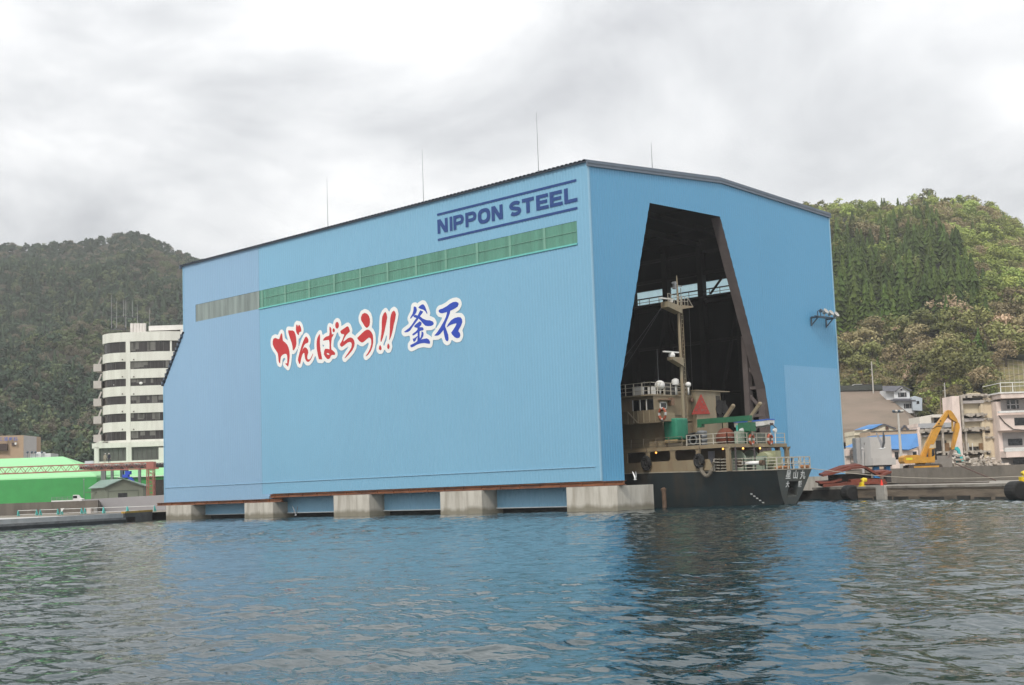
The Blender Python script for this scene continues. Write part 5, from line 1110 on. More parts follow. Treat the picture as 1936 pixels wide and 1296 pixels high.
mb = MB(); mb.tube([f.q(1762, 812, -.5), f.q(1771, 806, -.5), f.q(1786, 806, -.5)], .05, 5); mb.build('hydraulic_hose', BLACKR, ex); mb = MB(); plank(mb, [(1798, 850), (1803, 850), (1801, 857), (1794, 866), (1790, 866), (1795, 858)], -.3, .6); mb.build('crusher_jaw', mat('dusty_steel', (.16, .13, .11), .7, .3, 3), ex)
for k, (px, py) in enumerate(((1776.5, 796.5), (1773.5, 802))): 
    q = f.q(px, py); mb = MB(); mb.lathe([(.02, -.02), (.13, -.02), (.13, 0), (.02, 0)], (q[0], -.46, q[2]), 10, 'y'); mb.build('pin', TRACK, ex)
# turquoise excavator further back
f = Fr(1822, 878, 235, 3.05); e2 = f.th('small_excavator', 'turquoise excavator half hidden by rubble in front of the gutted building', 'excavator')
mb = MB(); f.bx(mb, 1815, 863, 1825, 875, -1.2, 1.2); mb.build('engine_house', TURQ, e2)
mb = MB(); f.bx(mb, 1825, 862, 1831, 875, -1.1, 1.1); f.bx(mb, 1802, 860, 1815, 872, -1.2, 1); mb.build('cab', mat('dark_cab', (.05, .055, .06), .4, .2, 2), e2)
mb = MB(); mb.poly([f.q(*p) for p in ((1805, 846), (1811, 845), (1815, 850), (1817, 860), (1813, 860), (1811, 853), (1806, 850))], (0, .7, 0)); mb.build('boom', TURQ, e2)
mb = MB(); f.bx(mb, 1800, 876, 1830, 882, -1.4, 1.4); mb.build('track', TRACK, e2)
# gutted building, pink and cream, standing on its bared frame
f = Fr(1860, 886, 262, 3.05); gb = f.th('gutted_building', 'pink building being pulled down, front torn off so its cream rooms stand open', 'building')
rr = random.Random(4)
def ragged(mb, x0, y0, x1, y1, d0, d1, n=14, amp=.35):
    l, b, r, t = f.q(x0, y0, d0)[0], f.q(x0, (y1+y0)/2, d0)[2]-(y1-y0)/2*.102, f.q(x1, y0, d0)[0], f.q(x0, (y1+y0)/2, d0)[2]+(y1-y0)/2*.102
    for k in range(n):
        a = l+(r-l)*k/n; c = l+(r-l)*(k+1)/n; q1, q2 = rr.uniform(-amp, amp*.6), rr.uniform(-amp*.4, amp)
        mb.box(a, d0+rr.uniform(-.3, .3), b+q1, c+.05, d1, t+q2*.6)
mb = MB(); f.bx(mb, 1804, 749, 1818, 886, 0, 6); f.bx(mb, 1804, 748.5, 1864, 752, 4.5, 8); l_, b_, r_, t_ = f.bx(mb, 1735, 800, 1804, 806, 1.0, 8); mb.build('wall', PINK, gb)
mb = MB(); mb.poly([f.q(*p, 1.45) for p in ((1818, 748), (1832, 743.5), (1852, 743.5), (1862, 750), (1862, 756), (1818, 756))], (0, .4, 0)); f.bx(mb, 1818, 757, 1858, 812, 1.5, 1.9); f.bx(mb, 1740, 818, 1875, 846, 1.7, 2.0); f.bx(mb, 1818, 767, 1822, 812, 1, 1.5); f.bx(mb, 1853, 767, 1857, 812, 1, 1.5); mb.build('inner_wall', CREAM, gb)
for b_ in ((1818, 757.5, 1860, 763, .6, 1.4), (1818, 791, 1860, 797, .6, 1.4), (1738, 818, 1786, 826, 1, 1.6)): mb = MB(); f.bx(mb, *b_); mb.build('lintel', mat('grey_lintel', (.40, .37, .355), .9, .1, 1), gb)
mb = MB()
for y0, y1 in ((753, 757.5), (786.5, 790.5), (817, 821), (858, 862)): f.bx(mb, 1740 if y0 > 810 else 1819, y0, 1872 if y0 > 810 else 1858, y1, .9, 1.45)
f.bx(mb, 1822, 845, 1830, 856, 1.5, 1.9); f.bx(mb, 1834, 846, 1846, 858, 1.4, 1.65); f.bx(mb, 1770, 833, 1790, 858, 1.5, 1.65); mb.build('hollow_shade', SHAD, gb)  # dark strips under the floors, shade put into the colour; dark patches below
mb = MB()
for px, y0, y1 in ((1851.5, 766, 785), (1854.5, 799, 817)): f.bx(mb, px, y0, px+7, y1, 1.38, 1.45)
mb.build('doorway', mat('dark_doorway', (.045, .03, .024), .9), gb)
mb = MB(); f.bx(mb, 1783, 838, 1795, 857, 1.2, 1.6); f.bx(mb, 1816, 838, 1828, 857, 1.2, 1.6); f.bx(mb, 1852, 838, 1866, 857, 1.2, 1.6); mb.build('panel', BROWNW, gb)
mb = MB()
for x0, y0, x1, y1 in ((1816, 747, 1866, 751), (1818, 783.5, 1866, 787), (1738, 813, 1872, 817.5), (1760, 856, 1874, 859)): ragged(mb, x0, y0, x1, y1, .2, 2, 26 if x1-x0 > 60 else 12, .32)
for px in (1740, 1782, 1826): f.bx(mb, px, 817, px+3.5, 858, .4, 1.2)
ragged(mb, 1815.5, 752, 1818.5, 812, -.1, .5, 2, .2)
mb.build('broken_floor', RAW, gb)
mb = MB(); f.bx(mb, 1862, 752, 1883, 884, 1.0, 6); f.bx(mb, 1858, 756, 1862.5, 884, .8, 1.6); f.bx(mb, 1883, 750, 1887.5, 884, .9, 6); mb.build('stair_wall', mat('pale_cream_inner', (.68, .58, .42), .85, .05, .5, dirt=(.5, .4, .3), dirtscale=.4, dirtamt=.5), gb)
mb = MB()
for y in (757, 791.5, 826, 866): ragged(mb, 1859, y, 1884, y+3, .6, 2, 6, .25); mb.bar(f.q(1868, y+2, 1.2), f.q(1881, y+15, 1.2), .25, .25)
ragged(mb, 1858, 749, 1887, 753, .8, 5, 8, .4); mb.build('broken_landing', RAW, gb)
mb = MB(); f.bx(mb, 1738, 800, 1806, 809, .3, 6.5); mb.build('grey_parapet', mat('grey_parapet', (.36, .37, .385), .8, .05), gb)
mb = MB(); f.bx(mb, 1736.5, 808, 1742, 886, 0, 5); mb.build('end_pier', PINK, gb)
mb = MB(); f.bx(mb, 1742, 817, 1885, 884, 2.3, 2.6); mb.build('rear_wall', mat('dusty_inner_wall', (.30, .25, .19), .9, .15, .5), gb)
mb = MB()
for px in (1822, 1831, 1838.5): f.bx(mb, px, 838, px+1.2, 858, 1.1, 1.3)
f.bx(mb, 1808, 836, 1815, 855, 1.3, 1.5); mb.build('window_frame', WHITE, gb)
# rubble heaps at its foot
def heap(name, px, py, D, w, h, n, label, m):
    f = Fr(px, py, D, 3.0); mb = MB(); r2 = random.Random(int(px))
    for k in range(n):
        t = r2.uniform(-1, 1); x = t*w; z = r2.random()*h*(1-abs(t)**1.5); s = r2.uniform(.2, .9); c = Vector((x, r2.uniform(-1.5, 1.5), z)); d = Vector((r2.gauss(0, 1), r2.gauss(0, 1), r2.gauss(0, .5))).normalized()*s
        mb.bar(c-d, c+d, s*r2.uniform(.3, 1), s*r2.uniform(.2, .7))
    o = mb.build(name, m, None); o.location = [float(c) for c in f.o]; o.rotation_euler = (0, 0, f.rz); return tag(o, label, 'rubble', None, 'stuff')
heap('rubble_heap', 1815, 880, 228, 6, 2.6, 120, 'heap of broken concrete under the excavator jaw', RAW)
heap('rubble_heap', 1858, 880, 232, 4.5, 2.2, 80, 'heap of rubble at the foot of the gutted building', mat('pale_rubble', (.46, .40, .34), .95, .3, 2))
f = Fr(1775, 872, 222, 3.05); mb = MB(); mb.box(f.x(1764, 870), 0, 0, f.x(1800, 870), 1.2, f.z(1780, 862)); tag(mb.build('low_wall', mat('dusty_screen', (.22, .20, .18), .9, .1), None), 'dusty grey site screen right of the yellow excavator', 'screen')
o = bpy.data.objects['low_wall']; o.location = [float(c) for c in f.o]; o.rotation_euler = (0, 0, f.rz)
# neighbouring pink block still whole
f = Fr(1915, 888, 258, 3.05); pb = f.th('balcony_block', 'pink three storey block with balconies and a white roof rail at the right edge', 'building')
mb = MB(); f.bx(mb, 1887.6, 756, 2090, 888, 2.2, 14); f.bx(mb, 1892, 741, 2092, 750, -.3, 14.5); f.bx(mb, 1890, 782, 2092, 811, .4, 2.15); f.bx(mb, 1902, 850, 2092, 862, -.9, 2.15); mb.build('wall', PINK, pb)
mb = MB(); f.bx(mb, 1888, 738.5, 2094, 741, -.5, 14.6); f.bx(mb, 1889, 774, 2094, 777.5, -.6, .35); f.bx(mb, 1900, 843.5, 2094, 847, -1.0, .3); f.bx(mb, 1900, 846, 2094, 851, -.95, -.2); mb.build('balcony_edge', WHITE, pb)
mb = MB()
for z, y in ((f.z(1910, 741), .2),):
    for px in list(range(1892, 2090, 23)): x = f.x(px, 730); mb.box(x-.06, y-.06, z, x+.06, y+.06, z+1.75)
    mb.box(f.x(1892, 730), y-.06, z+1.7, f.x(2090, 730), y+.06, z+1.82); mb.box(f.x(1892, 730), y-.05, z+1.0, f.x(2090, 730), y+.05, z+1.08); mb.box(f.x(1892, 730)-.05, .2, z+1.7, f.x(1892, 730)+.05, 10, z+1.8)
mb.build('roof_rail', WHITE, pb)
mb = MB()
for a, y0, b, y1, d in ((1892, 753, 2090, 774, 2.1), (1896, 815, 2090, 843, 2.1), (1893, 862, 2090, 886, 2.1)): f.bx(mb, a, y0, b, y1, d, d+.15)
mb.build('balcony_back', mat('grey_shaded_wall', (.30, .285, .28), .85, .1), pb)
for a, y0, b, y1, d in ((1904, 757, 1926, 773, 1.98), (1918, 790, 1944, 804.5, .33), (1906, 830, 1933, 842, 1.98), (1916, 866, 1950, 884, 1.98)):
    mb = MB(); f.bx(mb, a, y0, b, y1, d, d+.06); mb.build('window', GLASS, pb)
mb = MB(); f.bx(mb, 1909, 757, 1911, 773, 1.9, 1.97); f.bx(mb, 1920, 757, 1922, 773, 1.9, 1.97); f.bx(mb, 1904, 764.5, 1926, 766, 1.9, 1.96); mb.build('window_frame', mat('grey_frame', (.40, .40, .41), .6), pb)
mb = MB(); pts = [f.q(1888, 786, .2), f.q(1900, 800, .2), f.q(1916, 812, .2), f.q(1940, 814, .2)]; mb.tube(pts, .09, 5); pts = [f.q(1892, 866, .5), f.q(1908, 869, .5), f.q(1935, 863, .5)]; mb.tube(pts, .05, 5); mb.build('loose_cable', mat('dark_cable', (.05, .045, .04), .8), pb)
# grey switch house on blue legs
f = Fr(1655, 912, 172, 1.43); sw = f.th('control_cabin', 'windowless grey concrete cabin raised on bright blue posts at the quay', 'cabin')
mb = MB(); a = f.x(1632, 850); a2 = f.x(1646, 850); b = f.x(1685.5, 850); zb = f.z(1660, 867); zt_ = f.z(1660, 826)
pr = [(a, 1.0), (a2, 0), (b, 0), (b, 3.4), (a, 3.4)]; mb.poly([(x, y, zb) for x, y in pr], (0, 0, zt_-zb)); mb.box(f.x(1624, 850), 1.3, f.z(1628, 869), a-.01, 3.2, f.z(1628, 827.5)); mb.build('cabin_body', GREYB, sw)
mb = MB(); pr = [(a+.1, .6), (a2+.1, -.35), (f.x(1692, 870), -.35), (f.x(1692, 870), 3.6), (a+.1, 3.6)]; z1 = f.z(1660, 866.5); z0_ = f.z(1660, 880); mb.poly([(x, y, z0_) for x, y in pr], (0, 0, z1-z0_-.003)); f.bx(mb, 1621, 868, 1632, 880, 1, 3); mb.build('cabin_skirt', GREYB, sw, label='projecting lower skirt of the cabin')
mb = MB(); f.bx(mb, 1633.5, 837, 1636.5, 842, .62, .8); mb.build('vent', SHAD, sw)
for px in (1653, 1675.5): mb = MB(); f.bx(mb, px, 880, px+(10 if px < 1660 else 8.5), 905, .4, 1.3); mb.build('blue_post', BLPOST, sw)
mb = MB(); f.bx(mb, 1676, 891, 1685, 912, .2, 1.6); f.bx(mb, 1640, 880, 1686, 882.5, 0, 3); mb.build('dark_base', mat('dark_base_block', (.035, .03, .03), .8, .3), sw)
mb = MB(); mb.tube([f.q(1632, 888, .2), f.q(1631, 852, .2)], .16, 8); mb.tube([f.q(1632, 888, .2), f.q(1633, 910, .2)], .16, 8); mb.ball(f.q(1630.5, 849.5, .2), .2, n=8, m=5); mb.build('downpipe', mat('pale_grey_pipe', (.46, .44, .42), .6), sw)
# lamp pole with four floodlights
f = Fr(1705, 887, 212, 3.0); lp = f.th('floodlight_mast', 'tall slim pale pole with a crossbar of floodlights beside the grey cabin', 'floodlight mast')
q = f.q(1695.5, 781); b = f.q(1706, 887); mb = MB(); mb.tube([(0, 0, 0), (0, 0, q[2]*.5), (0, 0, q[2])], [.28, .2, .14], 10); mb.build('pole', mat('pale_pole', (.50, .49, .46), .5, .08, 1), lp)
mb = MB(); mb.box(-.75, -.06, q[2], .75, .06, q[2]+.12); mb.build('crossbar', DKM, lp)
for x in (-.7, -.25, .2, .45, .7): mb = MB(); mb.lathe([(.05, -.2), (.16, -.15), (.24, .12), (.05, .14)], (x, -.1, q[2]+.25), 10, 'y'); mb.build('lamp', DKM if x < .3 and x != -.25 else SILV, lp)
# yellow bollards, tyre fenders, scrap plates, cone, ropes on the right quay
def bollard(label, px, t=None, big=1.0):
    p = PD(px, 915, 100); d = (p-CAM)[:2]; # meet the quay edge line
    A = np.array([d, -du]).T; s = np.linalg.solve(A, (e0+dn*.7)-CAM[:2]); loc = CAM[:2]+d*s[0]
    o = thing('bollard', label, 'bollard', (loc[0], loc[1], 1.43), CAMRZ, 'yellow bollards on the right quay'); mb = MB()
    mb.tube([(0, 0, 0), (0, 0, .33), (.06, 0, .47), (.2, 0, .55), (.46, 0, .53)], [.22, .22, .22, .2, .16], 12); mb.build('post', YELB, o, smooth=True)
    mb = MB(); mb.lathe([(.34, 0), (.34, .05), (.22, .06)], n=12); mb.build('base_flange', YELB, o); o.scale = (big,)*3; return o
bollard('bright yellow hooked bollard in front of the rusty scrap plates', 1629, big=1.25); bollard('bright yellow bollard at the right hand edge of the quay', 1934, big=1.5)
def quay_pt(px, off, z): 
    p = PD(px, 915, 100); d = (p-CAM)[:2]; s = np.linalg.solve(np.array([d, -du]).T, (e0+dn*off)-CAM[:2]); q = CAM[:2]+d*s[0]; return (float(q[0]), float(q[1]), z)
qrz = math.atan2(du[1], du[0])
for px, lb_, w in ((1606, 'big black rubber fender on the quay face below the scrap plates', 1.5), (1921, 'big black rubber fender on the quay face at the right edge', 1.6)):
    o = thing('rubber_fender', lb_, 'fender', quay_pt(px, -.5, .78), qrz, 'black rubber fenders on the right quay'); mb = MB(); mb.lathe([(.3, -.75), (.72, -.75), (.84, -.62), (.86, 0), (.84, .62), (.72, .75), (.3, .75)], (0, 0, 0), 18, 'x'); mb.build('tyre', BLACKR, o)
    mb = MB(); mb.tube([(-.5, .1, .8), (-.4, .8, .66)], .05, 5); mb.tube([(.5, .1, .8), (.4, .8, .66)], .05, 5); mb.build('chain', RUST, o)
RED = mat('red_brown_plate', (.17, .04, .022), .8, .25, 1.2, dirt=(.08, .028, .02), dirtscale=1, dirtamt=.8)
sp = quay_pt(1617, 3.2, 1.43); f = Fr(1617, 912, 100); f.o = np.array(sp)
scp = f.th('scrap_plate_pile', 'pile of bent red brown rusty steel plates lying on the quay', 'scrap')
scp.scale = (1.2, 1.2, 1.4)
def sheetp(mb, prof, y0, y1, th=.12):      # bent plate following a profile
    for (xa, za), (xb, zb) in zip(prof, prof[1:]): mb.add([(xa, y0, za), (xb, y0, zb), (xb, y1, zb+.12), (xa, y1, za+.12), (xa, y0, za+th), (xb, y0, zb+th), (xb, y1, zb+th+.12), (xa, y1, za+th+.12)], [(0, 1, 5, 4), (4, 5, 6, 7), (1, 0, 3, 2), (2, 3, 7, 6), (0, 4, 7, 3), (1, 2, 6, 5)])
mb = MB(); sheetp(mb, [(-3.1, .85), (-1.8, 1.05), (-.4, 1.35), (.9, 1.4), (1.7, .95), (2.3, .62), (2.9, .85), (3.3, .95)], -.6, 1.2, .16); sheetp(mb, [(-2.6, .98), (-.9, 1.45), (.6, 1.58), (1.3, 1.35), (2.0, .95), (3.1, 1.0)], .2, 1.8, .14); mb.build('bent_plate', RED, scp)
mb = MB(); sheetp(mb, [(-3.2, .02), (-1, .1), (1.3, .12), (2.7, .05)], -1.0, 1.2, .22); sheetp(mb, [(-3.5, .3), (-2.2, .32), (-1.4, .5)], -.8, 1, .12); sheetp(mb, [(-.6, .3), (.8, .34), (2.6, .25)], -.9, 1, .2); mb.build('flat_plate', RED, scp)
mb = MB(); mb.box(-2.3, .3, .3, 1.6, .9, 1.0); mb.box(1.7, .2, .3, 2.3, .8, .6); mb.build('dark_filler', SHAD, scp)  # dark blocks filling the gap between flat and bent plates
f.o = np.array(quay_pt(1667, .9, 1.43)); cn = f.th('traffic_cone', 'small bright red cone standing at the quay edge right of the scrap plates', 'cone'); REDC = mat('red_cone', (.75, .035, .02), .5)
mb = MB(); mb.lathe([(.16, .05), (.06, .62), (.04, .65)], n=12); mb.build('cone', REDC, cn); mb = MB(); mb.box(-.22, -.22, 0, .22, .22, .05); mb.build('base', REDC, cn)
mb = MB(); rpm = mat('mooring_rope', (.40, .36, .30), .9); p0 = np.array([12.9, CY+2.9, 3.5]); p1 = np.array(quay_pt(1945, .8, 2.0))
def sag(a, b, s, n=14): return [tuple(a+(b-a)*i/n-np.array([0, 0, s*math.sin(math.pi*i/n)])) for i in range(n+1)]
mb.tube(sag(p0, p1, .55), .035, 5); tag(mb.build('mooring_rope', rpm, None, p0), 'long pale mooring rope from the ship stern along the right quay', 'rope')
mb = MB(); a = np.array(quay_pt(1818, 7, 3.2)); b = np.array(quay_pt(1882, 3, 1.5)); a = np.array(PD(1806, 877, 160)); b = np.array(PD(1882, 908.5, 148)); mb.tube([a, b], .07, 6); tag(mb.build('leaning_pole', mat('rust_pole', (.10, .055, .04), .8), None, b), 'long dark rusty pole leaning down over the sea wall', 'pole')
mb = MB(); a = quay_pt(1700, 9, 1.5); b = quay_pt(1870, 6.5, 1.5); mb.tube([a, b], .06, 5); tag(mb.build('steel_pipe', mat('dark_pipe', (.09, .065, .05), .8), None, a), 'long thin dark pipe lying on the quay below the sea wall', 'pipe')
# house with blue roof, cream house, workshop
f = Fr(1665, 886, 236, 3.05); h1 = f.th('blue_roofed_house', 'low pink house with a wide bright blue roof behind the grey cabin', 'house')
mb = MB(); f.bx(mb, 1686, 849, 1716, 888, 0, 6); f.bx(mb, 1600, 848, 1632, 888, 1.5, 6); f.bx(mb, 1716.1, 852, 1737, 888, .6, 6); mb.build('wall', PINK, h1)
mb = MB(); e_z = f.z(1690, 850); rz_ = f.z(1690, 821.5)
mb.add([f.q(1596, 846, -.6), f.q(1718, 850.5, -.6), f.q(1737, 844, 1.5), f.q(1734, 820, 5), f.q(1650, 824, 5), f.q(1640, 826, 5)], [(0, 1, 2, 3, 4, 5)]); mb.add([f.q(1596, 847.5, -.55), f.q(1718, 852, -.55), f.q(1737, 846, 1.5)], [(0, 1, 2)]); mb.build('roof', BLUER, h1)
mb = MB(); f.bx(mb, 1692, 855, 1699, 869, -.06, .05); f.bx(mb, 1726, 854, 1733, 862, .5, .7); mb.build('window', GLASS, h1)
mb = MB(); 
for k in range(5): f.bx(mb, 1609, 852+k*7.5, 1622, 853+k*7.5, 1.2, 1.4)
for px in (1608, 1615, 1622): f.bx(mb, px, 850, px+1, 886, 1.2, 1.4)
f.bx(mb, 1598, 862, 1622, 866, 1.1, 1.3); mb.build('scaffold', mat('scaffold_grey', (.22, .2, .18), .7), h1)
f = Fr(1650, 860, 268, 3.05); h2 = f.th('cream_house', 'cream two storey house with a blue gabled roof in front of the bare slope', 'house')
mb = MB(); f.bx(mb, 1615, 815, 1647, 823, 0, 8); f.bx(mb, 1617.5, 823, 1647, 886, .4, 8); mb.poly([f.q(1647, 816, .2), f.q(1693, 814.5, .2), f.q(1693, 812, .2), f.q(1670, 803.5, .2), f.q(1647, 813, .2)], tuple(f.ay*0+np.array([0, 8, 0]))); f.bx(mb, 1647, 814, 1693, 886, .3, 8); mb.build('wall', CREAM2, h2)
mb = MB(); mb.add([f.q(1614, 813.5, -.5), f.q(1648, 811.5, -.5), f.q(1671, 801.5, .2), f.q(1642, 803.5, 6)], [(0, 1, 2, 3)]); mb.build('roof', BLUER, h2)
mb = MB(); mb.bar(f.q(1647, 812.5, 0), f.q(1671, 802.5, 0), .25); mb.bar(f.q(1671, 802.5, 0), f.q(1694, 811, 0), .25); mb.build('verge', SLATE, h2)
mb = MB(); f.bx(mb, 1674.5, 807, 1680, 812.5, -.05, .1); f.bx(mb, 1625, 826, 1628, 834, .3, .5); f.bx(mb, 1637, 824, 1641, 830, .3, .5); mb.build('window', mat('brown_window', (.10, .05, .035), .4), h2)
f = Fr(1690, 860, 258, 3.05); h3 = f.th('tan_building', 'long plain tan building with a small gable between the cream house and the gutted building', 'building')
mb = MB(); f.bx(mb, 1647, 815, 1735, 886, 0, 8); mb.poly([f.q(1704, 814.9, .1), f.q(1716, 814.5, .1), f.q(1716, 811, .1), f.q(1710, 806, .1), f.q(1704, 811, .1)], (0, .6, 0)); mb.build('wall', mat('tan_wall', (.46, .35, .25), .85, .06, .5), h3)
mb = MB(); mb.bar(f.q(1702.5, 813.5, 0), f.q(1710, 804.8, 0), .3); mb.bar(f.q(1710, 804.8, 0), f.q(1717.5, 813.5, 0), .3); f.bx(mb, 1646, 814, 1735, 815, -.2, 8); mb.build('roof_edge', SLATE, h3)
f = Fr(1765, 850, 290, 3.05); h4 = f.th('white_flat_roofed_house', 'white flat roofed house behind the boom of the yellow excavator', 'house')
mb = MB(); f.bx(mb, 1741, 788, 1763, 870, 0, 8); f.bx(mb, 1763, 783.5, 1806, 789, -.4, 8); f.bx(mb, 1765, 789, 1806, 870, 1.5, 8); mb.build('wall', mat('cream_white_render', (.68, .64, .57), .8, .05), h4)
mb = MB(); f.bx(mb, 1766, 790, 1790, 800, 1.4, 1.6); mb.build('window', GLASS, h4)
# bare concrete-sprayed slope, road fence and hillside house
mb = MB(); A = PD(1380, 745, 352); B = PD(1669, 739, 352); Cc = PD(1740, 812, 318); D_ = PD(1300, 838, 312)
n = 10; V = []; F = []
for i in range(n+1):
    for j in range(n+1):
        s, t = i/n, j/n; top = A+(B-A)*s; bot = D_+(Cc-D_)*s; p = top+(bot-top)*t; V.append((p[0], p[1], p[2]-(2 if t == 1 else 0)))
for i in range(n):
    for j in range(n): a = i*(n+1)+j; F.append((a, a+1, a+n+2, a+n+1))
mb.add(V, F)
P0 = [PD(1380, 743, 352), PD(1669, 737.5, 352), PD(1690, 744, 380), PD(1380, 740, 380)]; mb.add(P0, [(0, 1, 2, 3)]); mb.add([B, Cc, PD(1752, 800, 350)], [(0, 1, 2)])
struct(mb.build('slope', mat('sprayed_slope', (.20, .155, .12), .95, .10, .25, dirt=(.14, .115, .085), dirtscale=.22, dirtamt=.75, stretch=(.3, .3, 1.6), bump=.4)))
a = PD(1500, 742, 351); b = PD(1668, 737.5, 351); mb = MB(); rail(mb, [a, b], 1.5, 1.4, 4, .03, .05); q = (b-a)/np.linalg.norm(b-a); mb.bar(a+np.array([0, 0, .7]), b+np.array([0, 0, .7]), .04, 1.3); tag(mb.build('road_fence', mat('dark_green_mesh_fence', (.055, .062, .055), .8), None, a), 'dark mesh fence along the road above the bare slope', 'fence')
def car(px, py, D, label, m):
    f = Fr(px, py, D); o = f.th('parked_car', label, 'car', 'cars parked above the bare slope'); L_ = 3.9
    mb = MB(); pr = [(-L_/2, .35), (L_/2, .35), (L_/2, .8), (L_/2-.7, .95), (L_/2-1.3, 1.45), (-L_/2+.5, 1.45), (-L_/2, .95)]; mb.poly([(x, -.8, z) for x, z in pr], (0, 1.6, 0)); mb.build('body', m, o)
    mb = MB(); mb.poly([(L_/2-.85, -.82, .98), (L_/2-1.35, -.82, 1.36), (-L_/2+.6, -.82, 1.36), (-L_/2+.3, -.82, .98)], (0, .015, 0)); mb.build('window', GLASS, o)
    for x in (-1.2, 1.2):
        mb = MB(); mb.lathe([(.05, -.1), (.33, -.1), (.33, .1), (.05, .1)], (x, -.78, .33), 12, 'y'); mb.build('wheel', BLACKR, o)
car(1624, 737.5, 355, 'white car parked above the bare slope', WHITE); car(1639, 737, 355, 'dark red car parked beside the white car above the slope', mat('dark_red_car', (.10, .03, .03), .4))
f = Fr(1712, 778, 342); hh = f.th('hillside_house', 'grey two storey house with dark hipped roofs on the hillside above the bare slope', 'house')
mb = MB(); f.bx(mb, 1676, 737, 1692, 770, 1, 7); f.bx(mb, 1690.5, 740, 1720, 757, 0, 7); f.bx(mb, 1690, 757, 1728, 782, -1.0, 7); mb.poly([f.q(1692, 741, .01), f.q(1719, 741, .01), f.q(1706, 732.5, .01)], (0, 4, 0)); mb.build('wall', WALLW, hh)
mb = MB(); mb.add([f.q(1669, 739.5, -.4), f.q(1692, 740.5, -.6), f.q(1706, 731, .5), f.q(1704, 729.8, 4), f.q(1668, 730, 4)], [(0, 1, 2, 3, 4)]); mb.add([f.q(1706, 730.5, -.6), f.q(1723, 738.5, -.6), f.q(1725, 738, 6), f.q(1706, 729.6, 5)], [(0, 1, 2, 3)])
mb.bar(f.q(1692, 740.5, -.6), f.q(1706, 730.5, -.6), .3); mb.bar(f.q(1706, 730.5, -.6), f.q(1723.5, 739, -.6), .3); mb.add([f.q(1684, 757, -2), f.q(1731, 757.5, -2), f.q(1724, 753.5, .2), f.q(1692, 753.5, .2)], [(0, 1, 2, 3)]); mb.bar(f.q(1684, 757.3, -2), f.q(1731, 757.8, -2), .35); mb.build('roof', SLATE, hh)
for a, y0, b, y1, d in ((1698, 742.5, 1714, 751, -.06), (1709, 763.5, 1723, 772.5, -1.06), (1702, 735.5, 1706, 739, -.05)):
    mb = MB(); f.bx(mb, a, y0, b, y1, d, d+.04); w_ = mb.build('window', GLASS, hh); mb = MB(); f.bx(mb, (a*3+b)/4-1, y0, (a*3+b)/4, y1, d-.02, d+.02); f.bx(mb, (a+3*b)/4, y0, (a+3*b)/4+1, y1, d-.02, d+.02); mb.build('frame', mat('mid_grey_frame', (.3, .28, .28), .6), w_)
f = Fr(1735, 776, 340); h5 = f.th('pale_shed_house', 'small pale blue grey house with a shallow gable right of the hillside house', 'house')
mb = MB(); mb.poly([f.q(1726, 776), f.q(1743.5, 777), f.q(1743.5, 753), f.q(1730, 749), f.q(1724, 752)], (0, 6, 0)); mb.build('wall', mat('pale_blue_wall', (.44, .49, .54), .8, .05), h5)
mb = MB(); f.bx(mb, 1733, 758.5, 1738, 764, -.05, .1); mb.build('window', GLASS, h5)
f = Fr(1778, 783, 345); h6 = f.th('garden_shed', 'small grey roofed hut among dark bushes above the white house', 'hut')
mb = MB(); mb.poly([f.q(1763, 777), f.q(1786, 778), f.q(1780, 773), f.q(1771, 772)], (0, 5, 0)); mb.build('roof', mat('pale_grey_roof', (.36, .36, .36), .8), h6); mb = MB(); f.bx(mb, 1768, 777.4, 1783, 783, .3, 4); mb.build('wall', SHAD, h6)
# utility poles
def upole(px, pyb, pyt, D, label):
    f = Fr(px, pyb, D); o = f.th('utility_pole', label, 'pole', 'utility poles on the right bank'); h = f.z(px, pyt)
    mb = MB(); mb.tube([(0, 0, -1), (0, 0, h)], [.2, .13], 8); mb.build('post', mat('pole_concrete', (.44, .42, .38), .8), o)
    mb = MB(); mb.box(-.6, -.05, h*.72, .2, .05, h*.72+.1); mb.box(-.4, -.05, h*.9, .5, .05, h*.9+.08); mb.build('crossarm', SILV, o); return o
upole(1651, 738, 684, 350, 'tall pale utility pole standing at the fence above the bare slope'); upole(1789, 778, 724, 335, 'utility pole right of the grey hillside houses')
a = PD(1649.5, 690, 350); b = PD(1787.5, 729, 335); c = PD(1560, 700, 360); d_ = PD(1950, 700, 330)
for k, (u_, v_) in enumerate(((c, a), (a, b), (b, d_))):
    mb = MB()
    for q in (0, 1.6): mb.tube(sag(u_-np.array([0, 0, q]), v_-np.array([0, 0, q]), 1.2), .035, 4)
    tag(mb.build('power_line', mat('black_cable', (.03, .03, .03), .6), None, u_), ('thin power lines left of the pole above the bare slope', 'thin power lines between the two utility poles on the right bank', 'thin power lines running right over the gutted building')[k], 'power line')
f = Fr(1790, 790, 300); o = f.th('scaffold_tower', 'rusty scaffold posts rising behind the gutted building', 'scaffold'); 
for px in (1779, 1784, 1799, 1801): mb = MB(); mb.tube([f.q(px, 800), f.q(px-1, 750)], .12, 6); mb.build('post', mat('scaffold_brown', (.20, .15, .11), .8), o)
mb = MB()
for py in (766, 772): mb.bar(f.q(1779, py), f.q(1801, py), .08)
mb.build('ledger', mat('scaffold_brown', (0, 0, 0)), o)
